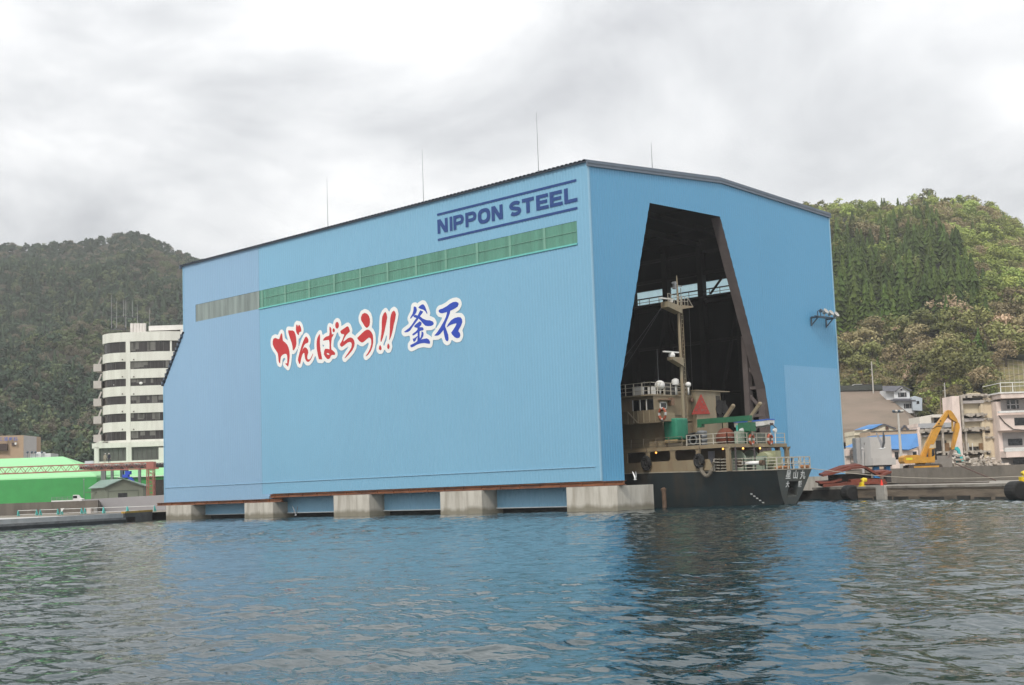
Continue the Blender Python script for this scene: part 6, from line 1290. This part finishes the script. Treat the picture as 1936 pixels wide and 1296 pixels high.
# lattice-framed slope above the pink block
mb = MB(); LM_ = mat('lattice_concrete', (.26, .23, .16), .9, .15, 1)
g = [[None]*22 for _ in range(8)]
for i in range(8):
    for j in range(22): px = 1862+j*9; D = 338+i*3.9; p = hpt(px, D); g[i][j] = (p[0], p[1], right_z(px, D)+.9)
for i in range(8):
    for j in range(21): mb.bar(g[i][j], g[i][j+1], .2, .2)
for i in range(7):
    for j in range(22): mb.bar(g[i][j], g[i+1][j], .2, .2)
tag(mb.build('slope_lattice', LM_, None, g[0][0]), 'concrete lattice frame holding the grassy slope above the pink block', 'retaining frame')
mb = MB()
for i in range(7):
    for j in range(21): mb.add([(x, y, z-.12) for x, y, z in (g[i][j], g[i][j+1], g[i+1][j+1], g[i+1][j])], [(0, 1, 2, 3)])
struct(mb.build('slope', mat('dry_grass_slope', (.20, .165, .07), .95, .25, .4, dirt=(.10, .12, .04), dirtscale=.25, dirtamt=.8)))
# ------------------------------------------------------------------ left bank
IVORY = mat('ivory_panels', (.66, .655, .60), .65, .04, .5, dirt=(.47, .46, .41), dirtscale=.7, dirtamt=.55, stretch=(1, 1, .10))
WIND = mat('tinted_window_band', (.03, .026, .025), .18, .35, .8, stretch=(2.5, 2.5, .05))
BALC = mat('pinkish_balcony', (.44, .40, .38), .7, .05)
f = Fr(250, 886, 292, 2.3); tw_ = f.th('round_tower_block', 'tall ivory office tower with rounded corners and dark window bands left of the blue shed', 'building')
xl = f.x(190.5, 760, 4); xr = f.x(346, 760, 4)
def plan(off=0.0, n=9):         # rounded left and right front corners
    w = xr-xl; pts = []; r = 6.2
    l, rgt_ = xl-off, xr+3+off; fr = -off; bk = 15+off
    for i in range(n): a = math.pi+math.pi/2*i/(n-1); pts.append((l+r+off+(r+off)*math.cos(a), fr+r+off+(r+off)*math.sin(a)*1.0))
    for i in range(n): a = -math.pi/2+math.radians(55)*i/(n-1); pts.append((rgt_-8+9*math.cos(a), fr+9+9*math.sin(a)))
    pts += [(rgt_+4, fr+9), (rgt_+4, bk), (l, bk)]; return pts
def ring(mb, pl, z0, z1): mb.poly([(x, y, z0) for x, y in pl], (0, 0, z1-z0))
bands = [(645.5, 666), (683, 698), (715.5, 730), (748, 763.6), (781, 797), (815, 831.7)]
zt_ = f.z(260, 628); zs = [(f.z(260, a), f.z(260, b)) for a, b in bands]
mb = MB(); top = zt_
for (za, zb) in zs: ring(mb, plan(), za, top); top = zb
ring(mb, plan(), f.z(260, 837), top); mb.build('spandrel', IVORY, tw_)
for za, zb in zs:
    mb = MB(); ring(mb, plan(-.28), zb+.001, za-.001); mb.mi = 1
    for k in range(16):
        x = xl+1.5+k*.95
        if rr.random() < .75: mb.box(x, .3-.045 if x > xl+6.2 else .3, zb+.05, x+.05, .34, za-.05)
    mb.mi = 2
    for k in range(5):                     # drawn blinds behind some panes
        x = xl+6.6+rr.random()*9; w = rr.uniform(.5, 1.6); mb.box(x, .262, zb+rr.uniform(.1, .9), x+w, .279, za-.03)
    mb.build('window_band', [WIND, mat('dark_mullion', (.09, .085, .08), .5), mat('grey_blind', (.13, .125, .115), .6, .2, 2)], tw_)
mb = MB()
for a, b in ((238.2, 246.3), (320.3, 323.5)):
    x0 = f.x(a, 740); x1 = f.x(b, 740); y = -.06 if a < 300 else .8; mb.box(x0, y, f.z(260, 836), x1, y+1.0, zt_-1.5)
mb.build('pier', IVORY, tw_)
for k, (za, zb) in enumerate(zs[1:]):
    mb = MB(); py = bands[k+1][1]; y0, y1 = py-10, py+4.5; l, b, r, t = f.bx(mb, 176.5, y0+.5, 191.5, y1, 3.5, 7.5); mb.bar((r-.6, 3.7, t), (r, 3.7, t+1.5), .3, .3); mb.build('balcony', BALC, tw_)
mb = MB(); l = f.x(178, 850); r = f.x(345, 850); zq = f.z(260, 836.5); ring(mb, [(l, -1.5), (r, -1.5), (r, 15), (l, 15)], f.z(200, 848), zq)
for a, b in ((178, 186.5), (238.5, 248.5), (300, 345)): f.bx(mb, a, 846, b, 886, -1.5, -.5)
f.bx(mb, 178, 870.7, 345, 886, -1.49, 10); mb.poly([f.q(178, 839, -1.49), f.q(193, 838, -1.49), f.q(196, 834, -1.49), f.q(190, 834, -1.49)], (0, 6, 0)); mb.build('podium', IVORY, tw_)
mb = MB(); f.bx(mb, 186, 846, 300, 872, -.8, -.7); mb.mi = 1
for px in range(196, 300, 9): f.bx(mb, px, 847, px+.5, 871, -.9, -.801)
mb.build('podium_window', [mat('grey_green_glass', (.085, .09, .08), .2, .2, .6), mat('dark_mullion', (0, 0, 0))], tw_)
mb = MB(); f.bx(mb, 281, 615.5, 348, 624.5, 1.5, 7); f.bx(mb, 341, 624, 348, 660, 1.5, 7); mb.build('roof_frame', mat('white_frame', (.68, .66, .63), .7, .04), tw_)
mb = MB()
for px in (249.5, 256, 262, 267.5, 273): q = f.q(px, 612, 5); mb.tube([(q[0], 5, zt_), (q[0], 5, q[2])], .40, 12)
mb.build('roof_tank', mat('pale_tank', (.60, .57, .54), .6, .08, 1), tw_)
mb = MB()
for px0, y0, px1, y1 in ((210, 598, 240, 600), (210, 622, 240, 624), (210, 598, 212, 624), (220, 598, 221, 624), (236, 598, 238, 624), (240, 599, 262, 600.5)): f.bx(mb, px0, y0, px1, y1, 4, 4.15)
mb.build('roof_rack', mat('dark_rack', (.06, .065, .07), .7), tw_)
mb = MB()
for px, a, b in ((209.5, 558, 620), (219, 570, 620), (232, 566, 600), (236.5, 568, 620), (249, 568, 600), (258.5, 576, 612), (281.5, 582, 616)): q0, q1 = f.q(px, a, 4), f.q(px+1.5, b, 4); mb.tube([(q1[0], 4, q1[2]), (q1[0], 4, q0[2])], [.06, .035], 5)
mb.build('aerial', mat('pale_aerial', (.33, .33, .33), .5), tw_)
mb = MB()
for px, py in ((215.5, 727.5), (267, 725)): q = f.q(px, py); mb.ball((q[0], -.25 if px > 230 else .9, q[2]), .42, .2, .3, 8, 5)
mb.build('wall_lamp', WHITE, tw_)
mb = MB()
for b in bands[1:]:
    for px in (231.5, 253): q = f.q(px, b[0]-2.5); mb.box(q[0]-.12, -.12, q[2]-.1, q[0]+.12, .05, q[2]+.15)
mb.build('vent_cap', mat('dark_vent', (.12, .1, .09), .7), tw_)
# clinic at the left edge
f = Fr(40, 880, 330, 2.3); cl = f.th('tan_clinic', 'tan flat roofed building with blue sign characters at the left edge', 'building')
TAN = mat('tan_brick', (.40, .29, .20), .85, .05, 1)
mb = MB(); l = f.x(-80, 850); m_ = f.x(44.5, 850); r = f.x(67, 850, 9); zt_ = f.z(20, 824); mb.poly([(l, -2.0, 0), (m_, 0, 0), (m_, 12, 0), (l, 12, 0)], (0, 0, zt_)); mb.build('front_wall', TAN, cl)
mb = MB(); mb.poly([(m_+.01, .01, 0), (r, 9, 0), (m_+.01, 9, 0)], (0, 0, zt_-.05)); mb.build('side_wall', mat('pale_side_wall', (.50, .48, .47), .8, .05), cl)
mb = MB(); f.bx(mb, -12, 839.5, 12.5, 852.5, -1.5, -.5); f.bx(mb, 22, 837.5, 28, 843, -.6, -.2); mb.build('window', mat('brown_glass', (.06, .04, .035), .3), cl)
mb = MB(); f.bx(mb, 27.5, 837, 31, 841, -.9, -.5); mb.build('air_conditioner', WHITE, cl)
SGN = mat('blue_sign_letter', (.09, .13, .36), .6)
for ch, px in (('三', 3), ('浦', 12.5), ('歯', 21.5), ('科', 30.2)):
    q = f.q(px, 831+(30-px)*-.0+.2, -.55); M = Matrix.Translation((q[0], -.62-(m_-q[0])*.125, q[2])) @ Matrix.Rotation(math.pi/2, 4, 'X'); text_mesh(ch, 1.05, SGN, cl, M)
f = Fr(75, 870, 300, 2.3); o = f.th('pale_shed', 'low pale shed with lamps behind the light green roof', 'shed'); mb = MB(); f.bx(mb, 58, 858, 96, 890, 0, 5); f.bx(mb, 66, 855, 80, 858.5, 1, 3); mb.build('wall', WALLW, o)
mb = MB()
for px in (52, 60, 67, 79): q = f.q(px, 855.5, -.5); mb.bar((q[0], -.5, 4), q, .08); mb.ball(q, .3, n=6, m=4)
mb.build('lamp', DKM, o)
# green warehouses
GW = mat('bright_green_sheet', (.042, .30, .075), .5, .10, .4); GR = mat('pale_green_roof', (.27, .58, .29), .6, .04, .4)
f = Fr(90, 950, 262, 2.3); g1 = f.th('green_warehouse', 'bright green warehouse with a pale green roof at the left edge', 'warehouse')
W0, W1, W2, W3 = (-220, 958), (182.5, 945), (182.5, 895), (-220, 913)
mb = MB(); a, b = f.q(-260, 905), f.q(182.5, 897); mb.poly([(a[0], 0, 0), (b[0], 0, 0), (b[0], 14, 0), (a[0], 14, 0)], (0, 0, b[2]-.5)); mb.build('wall', GW, g1)
mb = MB(); ez = b[2]; rzq = f.q(118, 863.5, 9)
V = []; prof = [(-.0, ez-.7), (.12, ez-.25), (.5, ez), (9, rzq[2])]
sr = f.x(119, 864, 9); xr_ = [b[0]+.02, b[0]-.05, b[0]-.5, sr]
mb.add([(a[0], y, z) for y, z in prof]+[(x, y, z) for (y, z), x in zip(prof, xr_)]+[(a[0], 18, ez), (b[0], 18, ez)], [(0, 1, 5, 4), (1, 2, 6, 5), (2, 3, 7, 6), (3, 8, 9, 7), (4, 5, 6, 7, 9)]); mb.build('roof', GR, g1)
f = Fr(250, 945, 285, 2.3); g2 = f.th('green_warehouse', 'second green warehouse seen through the red gantry beside the blue shed', 'warehouse')
mb = MB(); a, b = f.q(172, 900), f.q(330, 900); mb.box(a[0], 0, 0, b[0], 12, f.z(250, 902)); mb.build('wall', GW, g2)
mb = MB(); z0_, z1 = f.z(250, 903), f.z(250, 884); mb.add([(a[0], -.4, z0_), (b[0], -.4, z0_), (b[0], -.1, z0_+.6), (a[0], -.1, z0_+.6), (b[0], 7, z1+.6), (a[0], 7, z1+.6)], [(0, 1, 2, 3), (3, 2, 4, 5)]); mb.build('roof', GR, g2)
mb = MB(); f.bx(mb, 290.5, 907, 326, 950, -.12, -.02); mb.build('doorway', SHAD, g2)
mb = MB(); f.bx(mb, 182, 901, 326, 902.6, -.6, -.45); mb.build('gutter', mat('pale_gutter', (.62, .72, .60), .4), g2)
# dark canopy with people on top
f = Fr(235, 948, 250, 2.3); cp = f.th('canopy', 'dark flat canopy on grey posts above the green hut', 'canopy')
mb = MB(); z = f.z(230, 877); zc0 = z; mb.box(f.x(150, 880), 0, z-.8, f.x(318, 880), 7, z-.37); mb.build('roof_deck', mat('dark_canopy', (.028, .024, .022), .8, .2), cp)
mb = MB(); z = zc0; x = f.x(150, 880)
while x < f.x(316, 880): mb.box(x, -.12, z-.36, x+.28, 7, z-.08); x += .56
mb.build('roof_sheet', mat('pale_corrugated', (.26, .245, .235), .6), cp)
for px in (192, 196, 210.5, 262.5):
    x = f.x(px, 910); mb = MB(); mb.box(x-.22, .3, 0, x+.22, .8, z-.8); mb.build('post', mat('grey_steel_post', (.17, .18, .175), .6, .1), cp)
mb = MB(); f.bx(mb, 160, 872, 177, 881, 3, 3.1); f.bx(mb, 185, 872, 186, 878, 1, 1.1); mb.build('guard_rail', mat('pale_rail', (0, 0, 0)), cp)
f = Fr(236, 915, 249, 2.3); bm_ = f.th('blue_hopper', 'bright blue hopper machine hanging below the canopy', 'machine'); BLM = mat('royal_blue_machine', (.02, .07, .50), .5, .1)
mb = MB(); f.bx(mb, 236, 891, 245.5, 897.5, 0, 1.2); f.bx(mb, 231.5, 897.5, 242, 903.5, -.1, 1.1); mb.poly([f.q(241, 903), f.q(247, 902), f.q(252, 910), f.q(249, 918), f.q(244, 910)], (0, 1, 0)); mb.build('hopper', BLM, bm_); mb = MB(); f.bx(mb, 227, 887, 233, 903, .2, 1); f.bx(mb, 234, 886, 241, 891, .2, 1); mb.build('frame', DKM, bm_)
# red lattice gantry
REDT = mat('dusty_red_lattice', (.34, .125, .10), .7, .15, .6)
f = Fr(283, 948, 240, 2.3); gt = f.th('red_gantry', 'dusty red lattice gantry crossing in front of the green warehouse to a lattice leg', 'gantry')
zt_, zb = f.z(283, 874), f.z(283, 886.3); x0 = f.x(-60, 880); x1 = f.x(290, 880); mb = MB()
for y in (0, 1.4):
    mb.bar((x0, y, zt_), (x1, y, zt_), .16); mb.bar((x0, y, zb), (x1, y, zb), .18)
    x = x0; k = 0
    while x+.9 < x1: mb.bar((x, y, zb if k % 2 else zt_), (x+.9, y, zt_ if k % 2 else zb), .08); x += .9; k += 1
for k in range(6): x = x0+(x1-x0)*k/5-.3; mb.box(x, -.1, zb-.12, x+1.2, .25, zb+.14)
mb.build('truss', REDT, gt)
mb = MB(); f.bx(mb, 276.5, 873.5, 290.5, 887, -.15, 1.5); mb.build('head_box', REDT, gt)
mb = MB(); l, r = f.x(277.5, 910)+0, f.x(289.5, 910); z0_ = 0
for x in (l, r):
    for y in (0, 1.2): mb.bar((x, y, 0), (x, y, zb), .14)
k = 0; z = 0
while z < zb-.5:
    for y in (0, 1.2): mb.bar((l if k % 2 else r, y, z), (r if k % 2 else l, y, z+.62), .08); mb.bar((r if k % 2 else l, y, z), (l if k % 2 else r, y, z+.62), .05)
    mb.bar((l, 0 if k % 2 else 1.2, z), (l, 1.2 if k % 2 else 0, z+.62), .06); mb.bar((r, 0 if k % 2 else 1.2, z), (r, 1.2 if k % 2 else 0, z+.62), .06); z += .62; k += 1
mb.build('leg', REDT, gt)
# grey green hut
HW = mat('grey_green_cladding', (.225, .25, .195), .75, .05, .6); HR_ = mat('pale_green_metal_roof', (.20, .29, .25), .5, .06, .6)
f = Fr(215, 948, 244, 2.3); ht = f.th('gabled_hut', 'small grey green gabled hut behind the pale grey wall', 'hut')
a, b, c = f.q(159.5, 921), f.q(199, 921.5), f.q(270, 917); zE = f.z(200, 921); pk = f.q(234.5, 906.5)
mb = MB(); xl_ = a[0]; mb.poly([(a[0], 3.8, 0), (b[0], 0, 0), (c[0], 0, 0), (c[0]-1, 6, 0), (a[0], 6, 0)], (0, 0, zE)); mb.poly([(b[0], .02, zE), (c[0], .02, zE), (pk[0], .02, pk[2])], (0, 3, 0)); mb.build('wall', HW, ht)
mb = MB(); e_l = (a[0]-.5, 3.5, zE-.15); e_f = (b[0]-.2, -.5, zE-.15); rb = f.q(190, 908, 6); mb.add([e_l, e_f, (pk[0], -.5, pk[2]+.12), rb], [(0, 1, 2, 3)]); mb.add([(pk[0], -.5, pk[2]+.12), (c[0]+.6, -.5, zE-.1), (c[0], 6, zE), rb], [(0, 1, 2, 3)]); mb.bar(e_f, (pk[0], -.5, pk[2]+.1), .16); mb.bar((pk[0], -.5, pk[2]+.1), (c[0]+.6, -.5, zE-.12), .16); mb.build('roof', HR_, ht)
mb = MB(); f.bx(mb, 204, 927.5, 262, 929, -.06, .01); f.bx(mb, 204, 927.5, 205, 945, -.06, .01); f.bx(mb, 261, 927.5, 262, 945, -.06, .01); mb.build('door_frame', mat('dark_green_trim', (.12, .14, .11), .7), ht)
mb = MB(); f.bx(mb, 223, 932.5, 240.5, 941, -.05, .02); mb.build('window', GLASS, ht)
mb = MB(); f.bx(mb, 161.5, 930, 196, 931.5, 2.2, 2.6); mb.build('door_frame', mat('dark_green_trim', (0, 0, 0)), ht)
mb = MB(); mb.tube([f.q(159, 945, 1), f.q(158.5, 907, 1)], .06, 6); mb.ball(f.q(158.5, 907, 1), .14, n=6, m=4); mb.build('aerial', RODM, ht)
# white truck behind the brown wall
f = Fr(128, 950, 238, 2.3); tk = f.th('white_pickup', 'white flat truck parked behind the brown wall beside the green hut', 'truck')
mb = MB(); x0 = f.x(97, 944); x1 = f.x(148, 944); zq = f.z(120, 945); mb.box(x0, 0, zq-.5, f.x(138, 944), 1.7, zq-.1); pr = [(f.x(138, 944), zq-.5), (x1+.6, zq-.5), (x1+.6, zq), (x1, zq+.2), (x1-.4, zq+.75), (f.x(138, 944), zq+.75)]; mb.poly([(x, 0, z) for x, z in pr], (0, 1.7, 0)); mb.build('body', WHITE, tk)
mb = MB(); mb.box(x1-.9, -.02, zq+.15, x1-.2, .0, zq+.6); mb.build('window', GLASS, tk)
mb = MB(); rail(mb, [(x0, .1, zq-.1), (f.x(137, 944), .1, zq-.1)], .55, .9, 2, .03); mb.build('rack', RODM, tk)
for x in (x0+.9, x1-.3): mb = MB(); mb.lathe([(.05, -.1), (.38, -.1), (.38, .1), (.05, .1)], (x, .1, zq-.75), 10, 'y'); mb.build('wheel', BLACKR, tk)
# barrier frames on the left quay
TQ = mat('teal_barrier_leg', (.03, .36, .33), .5); BW = mat('barrier_tube', (.66, .66, .64), .5)
BL = ['leftmost teal footed barrier on the left quay', 'second teal footed barrier from the left on the quay', 'teal footed barrier with a pale sheet hung on its left end', 'teal footed barrier beside the small pale crates', 'teal footed barrier right of the small pale crates', 'teal footed barrier nearest the blue shed']
for k, (a, b) in enumerate(((34, 69), (76, 109), (116, 154), (160, 195), (196, 240), (241, 292))):
    D = 203 if k < 4 else 196; f = Fr((a+b)/2, 970-k*.8, D, 1.12); o = f.th('barrier', BL[k], 'barrier', 'teal and white barriers on the left quay'); l = -(b-a)/2*D/FPX; mb = MB()
    mb.tube([(l, 0, .8), (-l, 0, .8)], .045, 6); mb.tube([(l, 0, .2), (-l, 0, .2)], .04, 6); mb.build('tube', BW, o)
    for x in (l, -l):
        mb = MB(); mb.bar((x, -.32, 0), (x, 0, .85), .09); mb.bar((x, .32, 0), (x, 0, .85), .09); mb.bar((x-.1, 0, 0), (x, 0, .85), .09); mb.bar((x+.25, 0, 0), (x, 0, .85), .09); mb.bar((x, -.25, .25), (x, .25, .25), .07); mb.build('leg', TQ, o)
f = Fr(117, 962, 202, 1.5); mb = MB(); mb.poly([(-.05, 0, 0), (.35, 0, .55), (-.2, 0, .55)], (0, .05, 0)); o = mb.build('hung_sheet', WHITE, None); o.location = [float(c) for c in f.o]; o.rotation_euler = (0, 0, f.rz); tag(o, 'small pale sheet hung on a barrier on the left quay', 'sheet')
for px, w, m, lb_ in ((167.5, .62, mat('pale_pink_crate', (.55, .48, .44), .8, .1, 2), 'pale crate standing among the barriers'), (180, .45, mat('grey_crate', (.24, .23, .22), .8, .1, 2), 'small dark grey crate right of the pale crate')):
    f = Fr(px, 968, 205, 1.12); o = f.th('crate', lb_, 'crate'); mb = MB(); mb.box(-w/2, 0, .05, w/2, .6, .78); mb.build('box', m, o); mb = MB(); mb.box(-w/2-.03, -.03, 0, w/2+.03, .63, .05); mb.box(-w/2-.02, -.02, .78, w/2+.02, .62, .84); mb.build('lid', m, o)
# ------------------------------------------------------------------ people and gulls
def skin_body(name, verts, edges, radii, m, parent, sub=1):
    me = bpy.data.meshes.new(name); me.from_pydata(verts, edges, []); o = bpy.data.objects.new(name, me); COL.objects.link(o)
    sk = o.modifiers.new('skin', 'SKIN'); me.skin_vertices.new() if not me.skin_vertices else None
    for i, r in enumerate(radii): me.skin_vertices[0].data[i].radius = (r, r) if not isinstance(r, tuple) else r
    me.skin_vertices[0].data[0].use_root = True
    ss = o.modifiers.new('sub', 'SUBSURF'); ss.levels = sub; ss.render_levels = sub
    dg = bpy.context.evaluated_depsgraph_get(); dg.update(); ev = o.evaluated_get(dg); m2 = bpy.data.meshes.new_from_object(ev); m2.materials.clear(); m2.materials.append(m)
    bpy.data.objects.remove(o); m2.polygons.foreach_set('use_smooth', [True]*len(m2.polygons)); q = bpy.data.objects.new(name, m2); COL.objects.link(q); q.parent = parent; return q
SKIN_ = mat('skin_tone', (.42, .26, .19), .6)
def person(px, D, z0, label, cloth, flip, arm):
    f = Fr(px, 876, D, z0); o = f.th('person', label, 'person', 'workers on the canopy'); s = -1 if flip else 1
    v = [(0, 0, .95), (0, 0, 1.15), (.02*s, 0, 1.36), (.03*s, 0, 1.47), (.05*s, 0, 1.60), (.06*s, 0, 1.68),
         (.12, 0, .88), (.13, .02, .48), (.13, .05, .08), (.13, -.08, .04), (-.12, 0, .88), (-.14, -.02, .48), (-.15, .04, .08), (-.15, -.09, .04),
         (.20, 0, 1.38), (.25, -.03, 1.10), (.24+arm*.2, -.16, .92+arm*.25), (-.20, 0, 1.38), (-.25, -.03, 1.10), (-.22, -.14, .88)]
    e = [(0, 1), (1, 2), (2, 3), (3, 4), (4, 5), (0, 6), (6, 7), (7, 8), (8, 9), (0, 10), (10, 11), (11, 12), (12, 13), (2, 14), (14, 15), (15, 16), (2, 17), (17, 18), (18, 19)]
    r = [(.16, .12), (.15, .11), (.17, .11), .06, .09, .085, .095, .07, .05, .04, .095, .07, .05, .04, .07, .05, .035, .07, .05, .035]
    skin_body('body', v, e, r, cloth, o)
    mb = MB(); mb.ball((.055*s, -.03, 1.62), .082, .085, .105, 10, 7); mb.ball((.055*s, -.115, 1.615), .016, .02, .022, 6, 4); mb.build('face', SKIN_, o, smooth=True)
    mb = MB(); mb.ball((.055*s, 0, 1.68), .125, .14, .11, 12, 6, 0); mb.lathe([(.13, 0), (.15, .0), (.15, .015), (.13, .02)], (.055*s, -.01, 1.68), 12); mb.build('helmet', WHITE, o, smooth=True)
    for hx, hz_, sg in ((.24+arm*.2, .90+arm*.25, 1), (-.22, .86, -1)):
        mb = MB(); mb.ball((hx, -.17, hz_-.03), .03, .02, .05, 8, 5)
        for k in range(4): mb.tube([(hx-.024+k*.016, -.18, hz_-.06), (hx-.024+k*.016, -.195, hz_-.12-.008*(k in (1, 2)))], [.009, .007], 5)
        mb.tube([(hx-sg*.03, -.18, hz_-.02), (hx-sg*.055, -.2, hz_-.07)], [.01, .008], 5); mb.build('hand', SKIN_, o)
    return o
zc = float(PD(200, 875.7, 250)[2])
person(198.5, 251, zc, 'person in light khaki workwear and white helmet standing on the canopy', mat('khaki_cloth', (.36, .33, .25), .9), False, .4); person(206.5, 251, zc+.02, 'person in dark navy workwear and white helmet beside the khaki one', mat('navy_cloth', (.022, .026, .045), .9), True, .0)
GULLW = mat('gull_white', (.74, .74, .73), .7); GULLG = mat('gull_grey_wing', (.20, .20, .21), .7, .2, 4)
def gull(px, py, D, label, wing_up, heading, sc=1.0, dark=True, sit=False):
    f = Fr(px, py, D); o = f.th('gull', label, 'gull', 'gulls by the water'); o.rotation_euler = (0, 0, f.rz+heading); o.scale = (sc,)*3
    v = [(-.05, 0, 0), (.08, 0, .01), (.17, 0, .045), (.235, 0, .065), (.285, 0, .055), (-.18, 0, .0), (-.30, 0, .01)]
    skin_body('body', v, [(0, 1), (1, 2), (2, 3), (3, 4), (0, 5), (5, 6)], [(.07, .065), (.06, .06), .035, .04, .012, (.05, .035), (.045, .012)], GULLW, o, 2)
    for s in (-1, 1):
        mb = MB(); u = wing_up
        if sit: pts = [((.08, .05*s, .03), (-.12, .05*s, .03)), ((.06, .085*s, .03), (-.2, .075*s, .02)), ((-.1, .05*s, .05), (-.38, .03*s, .04))]
        else: pts = [((.10, .04*s, .04), (-.08, .04*s, .03)), ((.16, (.26)*s, .04+.26*u), (-.06, .25*s, .02+.25*u)), ((.06, .50*s, .04+.56*u), (-.12, .45*s, .02+.50*u)), ((-.12, .68*s, .02+.80*u), (-.16, .62*s, .02+.72*u))]
        for (a, b), (c, d) in zip(pts, pts[1:]): 
            A, B_, C2, D2 = Vector(a), Vector(b), Vector(c), Vector(d); up = Vector((0, 0, .014)); mb.add([A, B_, D2, C2, A+up, B_+up, D2+up, C2+up], [(0, 1, 2, 3), (7, 6, 5, 4), (0, 4, 5, 1), (1, 5, 6, 2), (2, 6, 7, 3), (3, 7, 4, 0)])
        mb.build('wing', GULLG if dark else GULLW, o)
    mb = MB(); mb.tube([(.275, 0, .058), (.335, 0, .046)], [.012, .004], 6); mb.build('beak', mat('gull_beak', (.6, .42, .08), .5), o)
    mb = MB(); mb.add([(-.28, -.03, .012), (-.28, .03, .012), (-.42, .075, .012), (-.42, -.075, .012), (-.28, -.03, .022), (-.28, .03, .022), (-.42, .075, .02), (-.42, -.075, .02)], [(0, 1, 2, 3), (7, 6, 5, 4), (0, 4, 5, 1), (1, 5, 6, 2), (2, 6, 7, 3), (3, 7, 4, 0)]); mb.build('tail', GULLW, o)
    return o
gull(1668, 848.5, 120, 'grey winged gull in flight with one wing raised in front of the grey cabin', 1.6, .15, 1.15)
gull(1201, 907.5, 128, 'white gull flapping above the corner pier against the dark ship hull', 1.6, .3, .62, False)
gull(559, 974.5, 116, 'gull lifting off the water in front of the concrete piers', 2.0, .9, .5)
# pieces that belong to one part go one level deeper
DEEP = {'ship_dock_shed': {'brush_stroke': 'slogan_outline', 'lightning_rod': 'roof', 'door_panel': 'front_wall', 'verge_trim': 'front_wall', 'skirt_rail': 'skirt'},
 'cargo_ship': {'window': 'bridge_house', 'window_frame': 'bridge_house', 'wall_fitting': 'bridge_house', 'wall_pipe': 'bridge_house', 'louvre': 'funnel_casing', 'lettering': 'transom', 'stern_recess': 'transom', 'recess_back': 'transom',
  'draught_marks': 'hull', 'deck_lamp': 'upper_deck', 'deck_fascia': 'upper_deck', 'pillar': 'upper_deck', 'radome': 'wheelhouse_roof', 'satellite_drum': 'wheelhouse_roof', 'locker': 'wheelhouse_roof', 'roof_equipment': 'wheelhouse_roof', 'whip_aerial': 'wheelhouse_roof', 'crane_boom': 'crane_post', 'crane_ram': 'crane_post', 'roller_end': 'white_roller', 'bulwark_stiffener': 'wing_bulwark'},
 'demolition_excavator': {'cab_window': 'cab', 'pin': 'boom', 'crusher_jaw': 'stick', 'sticker': 'engine_house'}, 'round_tower_block': {'podium_window': 'podium', 'wall_lamp': 'spandrel', 'vent_cap': 'spandrel'}, 'gutted_building': {'doorway': 'inner_wall', 'panel': 'inner_wall'}}
base = lambda o: o.name.split('.')[0]
for t in [o for o in bpy.data.objects if o.parent is None and o.type == 'EMPTY']:
    ch = list(t.children); m_ = DEEP.get(base(t), {})
    for c in ch:
        want = m_.get(base(c)) or ('wall' if base(c) in ('window', 'window_frame', 'door_frame', 'air_conditioner', 'balcony_edge') else None)
        if not want or len(c.children): continue
        hosts = [k for k in ch if base(k) in ((want,) if want != 'wall' else ('wall', 'front_wall')) and k is not c]
        if hosts: c.parent = hosts[0]
# ------------------------------------------------------------------ air between the boat and the far hills
mb = MB(); hc = CAM; V = []
mb.box(-1500, -700, -3, 400, 1500, 265)
hm = bpy.data.materials.new('haze'); hm.use_nodes = True; N = hm.node_tree.nodes; N.remove(N['Principled BSDF']); pv = N.new('ShaderNodeVolumePrincipled')
pv.inputs['Color'].default_value = (.95, .96, .97, 1); pv.inputs['Density'].default_value = .00021; pv.inputs['Anisotropy'].default_value = .3
hm.node_tree.links.new(pv.outputs[0], N['Material Output'].inputs['Volume'])
ho = mb.build('haze', hm); ho['kind'] = 'stuff'; ho['label'] = 'thin pale haze over the harbour'
